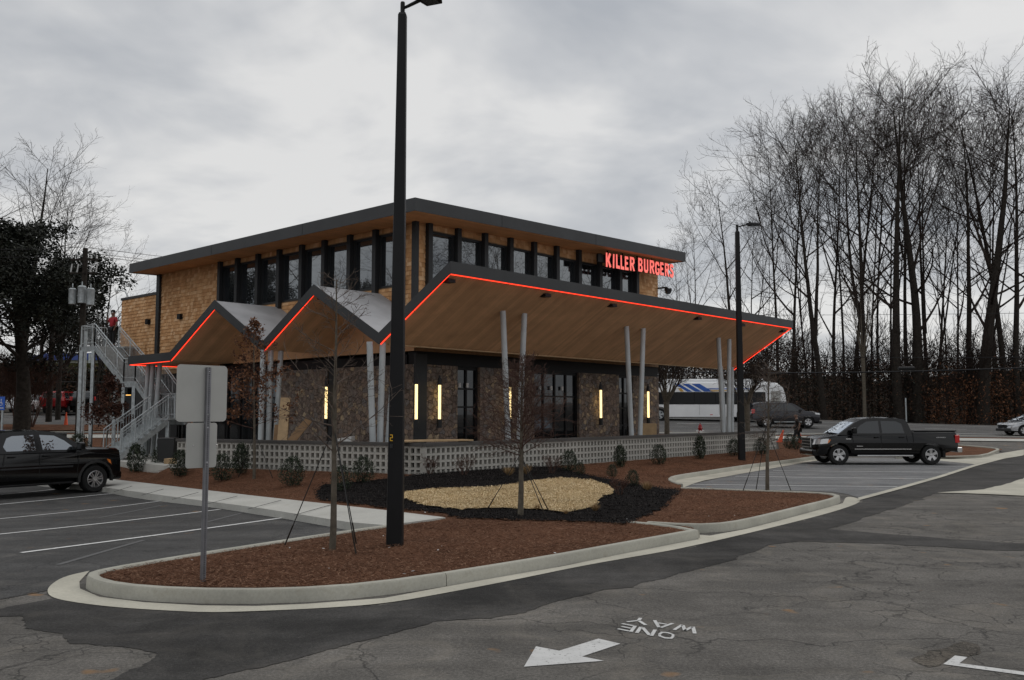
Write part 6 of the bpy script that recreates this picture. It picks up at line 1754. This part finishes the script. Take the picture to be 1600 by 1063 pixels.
# px, top y, depth, width factor, lean (deg, + to the right), kind, girth, words
FT = [(1032, 372, 96, .8, 0, 0, .6, 'small pale bare tree just right of the sign letters'), (1062, 352, 92, .8, 1, 3, .6, 'slim bare tree rising above the tip of the upper roof'),
      (1085, 300, 88, .9, -2, 2, .7, 'bare spreading tree between the upper roof tip and the second lamp post'), (1148, 225, 86, 1.0, -1, 0, 1.0, 'broad bare tree directly behind the second lamp post'),
      (1172, 250, 94, .8, 2, 1, .6, 'thin bare tree just right of the second lamp post'), (1216, 120, 90, .75, 0, 3, .75, 'straight slender bare tree above the end of the lower canopy'),
      (1238, 112, 92, .75, 0, 0, .8, 'straight bare tree to the right of the lower canopy tip'), (1287, 108, 83, .95, -5, 1, 1.1, 'stout bare tree leaning left with a long low limb'),
      (1304, 115, 90, .8, -1, 2, .8, 'bare tree with a dark burr of twigs, right of the stout leaning one'), (1318, 120, 95, .8, 1, 3, .6, 'narrow bare tree second right of the stout leaning one'),
      (1334, 95, 91, .85, 2, 0, .85, 'bare tree above the gap left of the right pickup cab'), (1352, 80, 86, .95, 0, 4, 1.0, 'forked bare tree above the cab of the right pickup'),
      (1362, 110, 98, .7, 0, 2, .6, 'thin bare tree just right of the forked one above the cab'), (1373, 85, 94, .8, 0, 3, .6, 'thin pole-like bare tree left of the tallest clump'),
      (1405, 70, 84, 1.1, -4, 0, 1.3, 'thick bare tree leaning left at the left side of the tallest clump'), (1418, 72, 90, .9, 0, 3, .8, 'straight dark trunk in the middle of the tallest clump'),
      (1434, 68, 85, 1.15, -1, 2, 1.5, 'thickest double looking trunk in the tallest clump'), (1450, 80, 92, .8, 0, 1, .8, 'bare tree on the right side of the tallest clump'),
      (1463, 190, 87, .7, 4, 4, .9, 'shorter bare tree with a wide Y fork in its crown'), (1482, 200, 97, .7, 0, 3, .5, 'thin bare tree right of the one with the Y fork'),
      (1517, 90, 86, .9, 0, 0, 1.1, 'straight bare tree left of the massive dark trunk'), (1534, 60, 83, 1.2, 2, 2, 1.5, 'massive dark trunk near the right edge, the thickest of all'),
      (1552, 110, 95, .8, 1, 1, .6, 'thin leaning bare tree right of the massive trunk'), (1573, 52, 87, 1.0, -2, 3, 1.0, 'very tall pale bare tree near the right edge'),
      (1590, 70, 84, 1.0, 0, 0, 1.0, 'bare tree cut off by the right edge of the picture'), (1650, 60, 88, 1.1, -2, 1, 1.1, 'bare tree mostly outside the right edge'),
      (1196, 330, 99, .7, 0, 2, .5, 'small bare tree low behind the second lamp post arm'), (1262, 170, 100, .7, 1, 0, .5, 'small bare tree between the canopy tip and the stout leaning tree'),
      (1392, 150, 101, .8, 1, 4, .6, 'farther thin bare tree behind the left of the tallest clump'), (1500, 150, 100, .8, -1, 0, .6, 'farther bare tree filling the dip right of the Y fork'),
      (1273, 140, 97, .75, -1, 3, .55, 'slim bare tree immediately left of the stout leaning one'), (1560, 90, 98, .9, 1, 2, .7, 'farther bare tree behind the very tall pale one')]
rr = random.Random(9)
for (px_, ty, yy, wf, ln, kd, gr, words) in FT:
    y0 = G(px_, 655).y if False else yy
    x0 = D(px_, 620, yy).x; z0 = g(x0, yy); h = D(px_, ty, yy).z - z0
    s_ = h / 30.5 * .86; wf *= 1.0
    o = inst('forest_tree', words, 'tree', (x0, yy, z0), 0, (s_ * wf, s_ * wf, s_), [('trunk', thick(kd, max(.55, gr))), ('crown', pm[kd][1])], 'bare trees of the woods beyond the street')
    o.rotation_euler = (0, R(ln), rr.uniform(0, 6.28)) if abs(ln) < 2 else (0, R(ln), rr.choice((0, 3.14159)) * 0 + rr.uniform(-.3, .3))
# far-off woods reading as one mass of thin stems behind
def stems_mass(name, label, n, xr, yr, hr, wd, mat, seed, zf=None):
    rs = np.random.RandomState(seed); xs = rs.uniform(*xr, n); ys = rs.uniform(*yr, n); hs = rs.uniform(*hr, n)
    zs_ = np.array([g(a, b) for a, b in zip(xs, ys)]) if zf is None else zf(xs, ys)
    cen = np.stack([xs, ys, zs_ + hs * .5], 1)
    ax = np.stack([rs.normal(0, .09, n) * hs, rs.normal(0, .06, n) * hs, hs * .5], 1)
    bx = np.stack([np.full(n, 1.0), rs.normal(0, .3, n), np.zeros(n)], 1) * (wd * rs.uniform(.4, 1.6, n))[:, None]
    o = quads(name, cen, ax, bx, mat); tag(o, label, 'undergrowth', None, 'stuff'); return o
rs = np.random.RandomState(2)
def brush_cloud(name, label, n, xr, y0, y1, zt_, size, mat, seed, base=None):
    rs = np.random.RandomState(seed); xs = rs.uniform(*xr, n); ys = rs.uniform(y0, y1, n)
    bump_ = np.interp(xs, np.linspace(xr[0], xr[1], 60), rs.uniform(.45, 1.15, 60))
    zb = np.array([g(a, b) for a, b in zip(xs, ys)]); zs_ = zb + (zt_ * bump_) * rs.uniform(0, 1, n) ** .95 * (1 + rs.normal(0, .05, n))
    cen = np.stack([xs, ys, zs_], 1); a_ = rdirs(rs, n) * (size * rs.uniform(.4, 1.4, n))[:, None]; b_ = rdirs(rs, n) * (size * .55)
    o = quads(name, cen, a_, b_, mat); tag(o, label, 'undergrowth', None, 'stuff'); return o
brush_cloud('undergrowth', 'dark brown thicket of vines and withered leaves under the bare trees', 120000, (-4, 115), 82.5, 98, 7.4, .11, [M['brush'], M['leaf_dark'], M['brush']], 3)
brush_cloud('undergrowth', 'farther dim brush closing the view between the trunks', 60000, (-4, 135), 100, 120, 5.2, .17, [M['brush'], M['brush'], M['twig']], 8)
brush_cloud('undergrowth', 'rust coloured beech leaves low in the woods on the right', 9000, (38, 70), 81.5, 86, 5.2, .13, M['leaf_brown'], 4)
# thicket of fine branching saplings: many copies merged into one mass
def thicket(name, label, n, xr, yr, hr, seed, mat):
    rs = np.random.RandomState(seed); vv, ff, k0 = [], [], 0; pro = []
    for k in range(4):
        T, K, _ = branchy(np.random.RandomState(90 + k), vase_cfg(6.0, 4, .22, .05, 90 + k, 8, 6, .012)); T.f += [tuple(i + len(T.v) for i in f_) for f_ in K.f]; T.v += K.v; pro.append((np.array(T.v), [f_ for f_ in T.f]))
    for i in range(n):
        P_, F_ = pro[i % 4]; x = rs.uniform(*xr); y = rs.uniform(*yr); s_ = rs.uniform(*hr) / 6; a = rs.uniform(0, 6.28)
        c, q = math.cos(a), math.sin(a); M_ = np.array([[c, -q, 0], [q, c, 0], [0, 0, 1]]) * s_; w_ = P_ @ M_.T + np.array([x, y, g(x, y) - .1])
        vv.append(w_); ff += [tuple(j + k0 for j in f_) for f_ in F_]; k0 += len(w_)
    me = bpy.data.meshes.new(name); me.from_pydata(np.concatenate(vv).tolist(), [], ff); me.materials.append(mat)
    o = bpy.data.objects.new(name, me); C.objects.link(o); tag(o, label, 'undergrowth', None, 'stuff')
# woods behind the camera's left, mirrored in the left windows, and behind the left background
# ---- left: magnolia and bare trees
def leaf_cloud(name, cen_list, per, rad, size, mats, parent, seed, flat=1.0):
    rs = np.random.RandomState(seed); c = np.repeat(np.array([tuple(q) for q in cen_list]), per, 0); n = len(c)
    off = rdirs(rs, n) * (rad * rs.uniform(0, 1, n) ** .45)[:, None]; off[:, 2] *= flat
    cen = c + off; a_ = rdirs(rs, n) * (size * rs.uniform(.6, 1.3, n))[:, None]
    b_ = np.cross(a_, rdirs(rs, n)); b_ = b_ / (np.linalg.norm(b_, axis=1)[:, None] + 1e-6) * size * .5
    return quads(name, cen, a_, b_, mats, parent)
mc = D(34, 640, 56); mz = g(mc.x, 56)
mg = thing('magnolia_tree', 'large dark evergreen magnolia on the left behind the utility pole', 'tree', (mc.x, 56, mz))
T, K, tips = branchy(np.random.RandomState(5), dict(H=13, stems=[((0, 0, -.4), (.02, 0, 1), 12.5, .46)], lv=[
    dict(seg=9, wob=.06, up=.02, rmin=.05, tap=.9, sides=10, kids=32, **{'from': .3}),
    dict(seg=6, wob=.12, up=.05, rmin=.03, tap=.85, sides=5, kids=7, ang=(50, 85), rr=(.25, .45), len=(lambda t: .50 * (1.32 - t)), **{'from': .25}),
    dict(seg=3, wob=.15, up=.03, rmin=.015, tap=.7, sides=3, kids=4, ang=(30, 70), rr=(.4, .6), len=.4, **{'from': .3}),
    dict(seg=2, wob=.15, up=.03, rmin=.01, tap=.7, sides=3, kids=0, ang=(30, 60), rr=(.4, .6), len=.5, **{'from': .3})]))
mg.scale = (1.16, 1.16, .96)
T.build('trunk', M['bark'], mg, local=True, smooth=70, fix=False); K.build('limbs', M['bark'], mg, local=True, fix=False)
tp = [q for q, d_ in tips]; tp = [q for q in tp if q.z > 4.2]
leaf_cloud('crown', [q for q in tp if q.x < 5.2][::3], 120, .66, .11, M['leaf_dark'], mg, 6)
# bare trees
def bare_tree(name, label, px_, by_, ty, yy, kd, wf, group=None, gr=1.0, lean=0, rz=0):
    x0 = D(px_, 620, yy).x; z0 = g(x0, yy); h = D(px_, ty, yy).z - z0; s_ = h / 30.5
    o = inst(name, label, 'tree', (x0, yy, z0), 0, (s_ * wf, s_ * wf, s_), [('trunk', thick(kd, gr)), ('crown', pm[kd][1])], group); o.rotation_euler = (0, R(lean), rz)
bare_tree('bare_tree', 'tall bare tree rising out of the top of the magnolia', 30, 0, 235, 64, 0, 1.0, None, 1.6, -1, 1.0)
bare_tree('bare_tree', 'bare tree with fine twigs between the magnolia and the transformer pole', 92, 0, 300, 68, 4, 1.0, None, 1.1, 1, 2.0)
bare_tree('bare_tree', 'small bare tree showing right behind the transformer pole', 146, 0, 385, 74, 2, 1.1, None, .8, 2, .4)
bare_tree('bare_tree', 'dark bare tree at the far left edge in front of the magnolia', -38, 0, 270, 52, 1, 1.2, None, 1.7, 0, 3.0)
# multi-stem bare shrub against the sky behind the hedge
def vase_cfg(H, n, spread, r, seed, k1=7, k2=5, tw=.004, up=.03):
    rs = np.random.RandomState(seed); st_ = []
    for k in range(n):
        a = k * 2.399 + rs.uniform(-.3, .3); s_ = spread * rs.uniform(.5, 1.1); st_.append(((.05 * math.cos(a), .05 * math.sin(a), 0), (math.cos(a) * s_, math.sin(a) * s_, 1), H * rs.uniform(.75, 1), r * rs.uniform(.7, 1.1)))
    return dict(H=H, stems=st_, lv=[dict(seg=6, wob=.06, up=up, rmin=tw * 2, tap=.85, sides=6, kids=k1, **{'from': .3}),
        dict(seg=4, wob=.1, up=.05, rmin=tw * 1.4, tap=.8, sides=4, kids=k2, ang=(18, 42), rr=(.4, .6), len=.34, **{'from': .2}),
        dict(seg=3, wob=.1, up=.04, rmin=tw, tap=.6, sides=3, kids=2, ang=(18, 45), rr=(.5, .7), len=.5, **{'from': .25}),
        dict(seg=2, wob=.12, up=.03, rmin=tw * .8, tap=.5, sides=3, kids=0, ang=(18, 45), rr=(.5, .7), len=.6, **{'from': .25})])
thicket('undergrowth', 'tangle of thin bare saplings filling the woods beyond the street', 95, (-2, 118), (83, 112), (5, 9.5), 5, M['twig'])
def vase(name, label, px_, py_, ty, yy, n, spread, r, seed, mt, mk, group=None, z0=None, tw=.006):
    x0 = D(px_, py_, yy).x; z0 = g(x0, yy) if z0 is None else z0; H = D(px_, ty, yy).z - z0
    T, K, tips = branchy(np.random.RandomState(seed), vase_cfg(H, n, spread, r, seed, tw=tw)); return tree_obj(name, label, 'tree', (x0, yy, z0), T, K, mt, mk, group), tips
vase('bare_shrub', 'wide many stemmed bare shrub on the skyline behind the dark hedge', 100, 575, 503, 84, 14, .5, .10, 3, M['bark'], M['twig'], None, D(0, 580, 84).z, .02)
vase('bare_shrub', 'bare shrub on the skyline between the transformer pole and the stairs', 158, 575, 505, 86, 9, .35, .08, 4, M['bark'], M['twig'], None, D(0, 580, 86).z, .02)
# bare shrubs over the far left verge
for i, (a, t_, lab) in enumerate(((28, 560, 'loose bare shrub in front of the white car'), (50, 575, 'bare brown shrub left of the red hatchback'), (-5, 560, 'bare brown shrub at the left edge behind the blue sign'))):
    vase('bare_shrub', lab, a, 660, t_, 60, 9, .45, .04, 20 + i, M['twig_red'], M['twig_red'], None, None, .009)
# crape myrtles between the terrace and the bus
def myrtle(label, px_, yy, yfork, ytop, n, spread, seed):
    x0 = D(px_, 680, yy).x; z0 = g(x0, yy); zf_ = D(px_, yfork, yy).z; r_ = thing('ornamental_tree', label, 'tree', (x0, yy, z0), 0, 'pollarded trees along the street')
    H = D(px_, ytop, yy).z - zf_
    cfg = vase_cfg(H, n, spread, .07, seed, 6, 5, .010); T, K, tips = branchy(np.random.RandomState(seed), cfg)
    T.v = [(a, b, c + zf_ - z0 - .05) for a, b, c in T.v]; K.v = [(a, b, c + zf_ - z0 - .05) for a, b, c in K.v]
    T.tube([(0, 0, -.2), (.02, 0, (zf_ - z0) * .5), (0, 0, zf_ - z0)], [.17, .14, .17], 9)
    T.build('trunk', M['bark_grey'], r_, local=True, smooth=70, fix=False); K.build('crown', M['twig'], r_, local=True, fix=False)
myrtle('vase shaped bare tree in front of the left half of the bus', 1042, 53, 628, 560, 11, .62, 31)
myrtle('stocky pollarded tree with bushy bare twigs in front of the bus tail', 1168, 51, 632, 565, 14, .75, 32)
myrtle('pale trunked bare tree at the far kerb above the nose of the right pickup', 1352, 79.5, 560, 430, 8, .35, 33)
# ---- staked saplings in the beds
def stakes(r_, pts, top, rad=.008):
    for p in pts:
        f = MB(); f.tube([Vector(top), Vector(p)], rad, 5); f.build('guy_strap', M['plastic'], r_, local=True)
        f = MB(); a = Vector(p); d_ = (Vector(top) - a).normalized(); f.tube([a - d_ * .05, a + d_ * .28], .012, 5); f.build('stake', M['bark'], r_, local=True)
def sapling(name, label, base, H, r, cfgx, mt, mk, guy, guyz, group='staked young trees in the beds', tr_mat=None):
    base.z = bed(base.x, base.y) + .02
    T, K, tips = branchy(np.random.RandomState(cfgx['seed']), dict(H=H, stems=[((0, 0, -.1), (cfgx.get('lx', 0), 0, 1), H * .96, r)], lv=[
        dict(seg=10, wob=.018, up=.01, rmin=.006, tap=.85, sides=8, kids=cfgx['k0'], **{'from': cfgx['low']}),
        dict(seg=6, wob=.08, up=cfgx.get('up', .05), rmin=.004, tap=.85, sides=4, kids=cfgx['k1'], ang=cfgx['ang'], rr=(.25, .4), len=cfgx['len'], **{'from': .15}),
        dict(seg=3, wob=.12, up=.03, rmin=.003, tap=.6, sides=3, kids=cfgx['k2'], ang=(25, 60), rr=(.45, .65), len=cfgx.get('l2', .35), **{'from': .2}),
        dict(seg=2, wob=.12, up=.02, rmin=.0022, tap=.5, sides=3, kids=0, ang=(25, 60), rr=(.5, .8), len=.5, **{'from': .2})]))
    r_ = tree_obj(name, label, 'tree', base, T, K, mt, mk, group)
    if guy: stakes(r_, [Vector(q) for q in guy], (0, 0, guyz))
    return r_, tips
sb = Gbed(519, 860)
sapling('sapling', 'thin bare sapling with long outstretched twigs, staked beside the near lamp post', sb, 4.15, .052,
        dict(seed=3, k0=30, k1=7, k2=2, low=.34, ang=(50, 80), len=lambda t: .30 * (1.28 - t), l2=.28, up=.06), M['bark_grey'], M['twig_pale'], [(-.75, .35, .05), (.42, -.5, .05), (.25, .5, .05)], 1.75)
sb = Gbed(813, 807)
sapling('sapling', 'bushy reddish bare tree staked in the tan chip bed', sb, 3.1, .06,
        dict(seed=14, k0=66, k1=11, k2=4, low=.40, ang=(35, 85), len=lambda t: .42 * (1.2 - t), l2=.4, up=.04), M['bark_grey'], M['twig_red'], [(-.65, .4, .05), (.55, .35, .05), (.45, -.1, .05)], 1.15)
sb = Gbed(1199, 768)
sapling('sapling', 'slim bare sapling staked at the edge of the right hand stalls', sb, 3.35, .055,
        dict(seed=23, k0=34, k1=7, k2=3, low=.36, ang=(45, 85), len=lambda t: .30 * (1.25 - t), l2=.35), M['bark_grey'], M['twig_pale'], [(-.62, -.1, .05), (-.22, .2, .05), (.55, -.1, .05)], 1.6)
def leafy(label, base, H, seed, low, dens, mat, sz, guy, ln):
    r_, tips = sapling('young_oak', label, base, H, .05, dict(seed=seed, k0=26, k1=6, k2=3, low=low, ang=(40, 80), len=ln, l2=.4), M['bark_grey'], M['twig_red'], guy, 1.3, 'young oaks holding brown leaves')
    rs = np.random.RandomState(seed); keep = [q for q, d_ in tips if rs.uniform() < dens * (1 if q.z < H * .66 else .35)]
    leaf_cloud('leaves', keep, 5, .13, sz, mat, r_, seed + 1)
sb = Gbed(397, 748)
leafy('young oak with curled rust brown leaves in front of the left columns', sb, 4.75, 41, .30, .42, M['leaf_brown'], .055, [(-.5, .2, .05), (.6, -.3, .05)], lambda t: .46 * (1.04 - t) + .01)
sb = D(165, 700, 37); 
leafy('dark red brown young oak in front of the stair posts on the left', Vector((sb.x, 37, .3)), 3.4, 42, .36, .8, M['leaf_redbrown'], .06, [(-.4, .2, .05), (1.0, -.6, .05)], lambda t: .34 * (1.2 - t))
# ---- evergreen shrubs in the bed
def shrub_mesh(seed, h, wd):
    rs = np.random.RandomState(seed); n = 1500; t = rs.uniform(0, 1, n) ** .9
    prof_ = np.sin(np.pi * (t * .80 + .14)) ** .7; a = rs.uniform(0, 2 * np.pi, n); rad = wd * .5 * prof_ * rs.uniform(.25, 1.0, n) ** .5 * (1 + .22 * np.sin(a * 3 + seed))
    cen = np.stack([rad * np.cos(a), rad * np.sin(a), .04 + t * h * (1 + rs.normal(0, .05, n))], 1)
    a_ = rdirs(rs, n); a_[:, 2] = np.abs(a_[:, 2]) + .3; a_ *= (.032 * rs.uniform(.6, 1.4, n))[:, None]; b_ = np.cross(a_, rdirs(rs, n)); b_ = b_ / (np.linalg.norm(b_, axis=1)[:, None] + 1e-6) * .016
    o = quads('foliage', cen, a_, b_, M['leaf_shrub']); me = o.data; bpy.data.objects.remove(o)
    f = MB()
    for k in range(12):
        an = k * 2.4; f.tube([(0, 0, 0), (wd * .2 * math.cos(an), wd * .2 * math.sin(an), h * .5), (wd * .32 * math.cos(an), wd * .32 * math.sin(an), h * (.75 + .3 * rs.uniform()))], [.01, .006, .003], 4)
    st_ = mesh_of(f, 'stems', M['bark']); return me, st_
SH = [shrub_mesh(s_, 1.0, w_) for s_, w_ in ((1, .75), (2, .95), (3, .62))]
# px, foot y, top y, kind, words
SL_ = [(211, 738, 697, 0, 'tall upright evergreen shrub at the foot of the stair columns'), (250, 731, 700, 1, 'round evergreen shrub in front of the waste bin'), (281, 745, 706, 0, 'evergreen shrub half hidden by the small sign plate, on its left'),
       (346, 752, 712, 1, 'evergreen shrub just right of the small sign plate'), (376, 741, 697, 2, 'yellow green topped shrub left of the brown oak trunk'), (457, 760, 717, 1, 'broad evergreen shrub between the brown oak and the bare sapling'),
       (534, 768, 730, 1, 'dark evergreen shrub right behind the bare sapling trunk'), (567, 755, 716, 1, 'evergreen shrub between the bare sapling and the near lamp post'), (890, 737, 706, 1, 'evergreen shrub at the wall behind the chip bed'),
       (907, 742, 724, 1, 'low shrub tucked against the shrub behind the chip bed'), (957, 746, 727, 1, 'small low shrub at the back edge of the dark mulch'), (969, 731, 698, 2, 'narrow upright shrub by the block wall, left of the long wall row'),
       (989, 760, 736, 1, 'small rounded shrub at the right end of the chip bed'), (1030, 726, 697, 1, 'second upright shrub along the long wall'), (1094, 718, 684, 2, 'tallest narrow shrub below the hydrant'),
       (1147, 713, 688, 1, 'shrub left of the second lamp post foot'), (1190, 711, 686, 1, 'shrub at the wall end behind the right sapling'), (1234, 702, 680, 1, 'left of the two shrubs in front of the walking person'), (1246, 703, 683, 1, 'right of the two shrubs in front of the walking person'),
       (122, 705, 680, 1, 'dark shrub at the foot of the transformer pole')]
for (a, fy, ty, kd, words) in SL_:
    p = Gbed(a, fy) if a > 130 else D(a, fy, 42); zb = bed(p.x, p.y) if a > 130 else g(p.x, p.y); h = D(a, ty, p.y).z - zb
    wk = 1.0 if kd != 2 else 1.0
    inst('evergreen_shrub', words, 'shrub', (p.x, p.y, zb), rr.uniform(0, 6), (h * wk, h * wk, h), [('foliage', SH[kd][0]), ('stems', SH[kd][1])], 'evergreen shrubs planted in the mulch beds')
# ---- tufts of dry grass and red shrubs
def tuft(seed):
    rs = np.random.RandomState(seed); n = 420; a = rs.uniform(0, 2 * np.pi, n); s_ = rs.uniform(.05, .75, n); h = rs.uniform(.5, 1, n)
    d_ = np.stack([np.cos(a) * s_, np.sin(a) * s_, h], 1) * .5; cen = d_ * rs.uniform(.8, 1, n)[:, None] + np.stack([np.cos(a), np.sin(a), np.zeros(n)], 1) * .05
    b_ = np.stack([-np.sin(a), np.cos(a), np.zeros(n)], 1) * .010
    o = quads('blades', cen, d_, b_, M['tan_grass']); me = o.data; bpy.data.objects.remove(o); return me
TU = [tuft(1), tuft(2)]
for i, (a, fy, ty, words) in enumerate(((795, 745, 727, 'left of two tan grass tufts behind the reddish tree'), (822, 742, 724, 'right of two tan grass tufts behind the reddish tree'), (1011, 768, 750, 'pale dry grass tuft on the dark mulch, farthest right'),
                                     (930, 800, 784, 'tan grass tuft at the front right rim of the chips'), (884, 805, 795, 'small tan grass tuft at the front rim of the chips'), (840, 798, 786, 'small grass tuft just right of the reddish tree foot'))):
    p = Gbed(a, fy); zb = p.z; h = D(a, ty, p.y).z - zb
    inst('grass_tuft', words, 'ornamental grass', (p.x, p.y, zb), i, (h, h, h), [('blades', TU[i % 2])], 'dry ornamental grass tufts round the chip bed')
for i, (a, fy, ty, words) in enumerate(((968, 775, 750, 'thin reddish bare shrub at the right end of the chips'), (672, 742, 718, 'thin reddish bare shrub at the wall corner right of the near lamp post'), (725, 744, 716, 'thin reddish bare shrub against the long wall'), (862, 741, 715, 'reddish bare shrub behind the chip bed near the wall'))):
    p = Gbed(a, fy); zb = p.z; h = D(a, ty, p.y).z - zb
    T, K, tips = branchy(np.random.RandomState(60 + i), vase_cfg(h, 9, .6, .008, 60 + i, 5, 3, .0025)); r_ = tree_obj('red_shrub', words, 'shrub', (p.x, p.y, zb), T, K, M['twig_red'], M['twig_red'], 'reddish bare shrubs of the bed')
    leaf_cloud('leaves', [q for q, d_ in tips][::3], 1, .03, .018, M['leaf_redbrown'], r_, 70 + i)
# a few trees to the left of the camera, mirrored in the left windows
for i, (x, y, h, words) in enumerate(((-44, 30, 17, 'bare tree beyond the left stalls'), (-52, 40, 20, 'tall bare tree beyond the left stalls'), (-38, 21, 14, 'small bare tree beyond the left stalls'), (46, 30, 17, 'bare tree out of frame on the right, nearest to the drive'), (54, 38, 20, 'tall bare tree out of frame on the right'), (50, 47, 19, 'bare tree out of frame on the right beside the street'), (60, 24, 21, 'broad bare tree out of frame on the right'))):
    s_ = h / 30.5; inst('bare_tree', words, 'tree', (x, y, g(x, y)), i * 1.7, (s_ * 1.5, s_ * 1.5, s_), [('trunk', thick(i % 5, 1.4)), ('crown', pm[i % 5][1])], 'bare trees beyond the edges of the picture')
for i, (x, y, words) in enumerate(((-50, 34, 'dark evergreen out of frame beyond the left stalls'), (-46, 44, 'dark evergreen out of frame beside the left street corner'))):
    q_ = dup(mg); q_.location = (x, y, g(x, y)); q_.rotation_euler = (0, 0, 1.3 * i + 1); q_['label'] = words
# crumbs of pale litter on the beds
rs = np.random.RandomState(77); pts = []
for k in range(60):
    u_ = rs.uniform(0, 1)
    p = GZ(rs.uniform(180, 1250), rs.uniform(730, 900), .2)
    if inside([Vector((q.x, q.y, 0)) for q in bedpoly], p.x, p.y): pts.append((p.x, p.y, bed(p.x, p.y) + .03))
pts = np.array(pts); n = len(pts)
o = quads('litter', pts, rdirs(rs, n) * .028 * np.array([1, 1, .3]), rdirs(rs, n) * .016 * np.array([1, 1, .3]), M['white']); tag(o, 'pale crumbs of wood and paper scattered on the brown straw', 'litter', None, 'stuff')
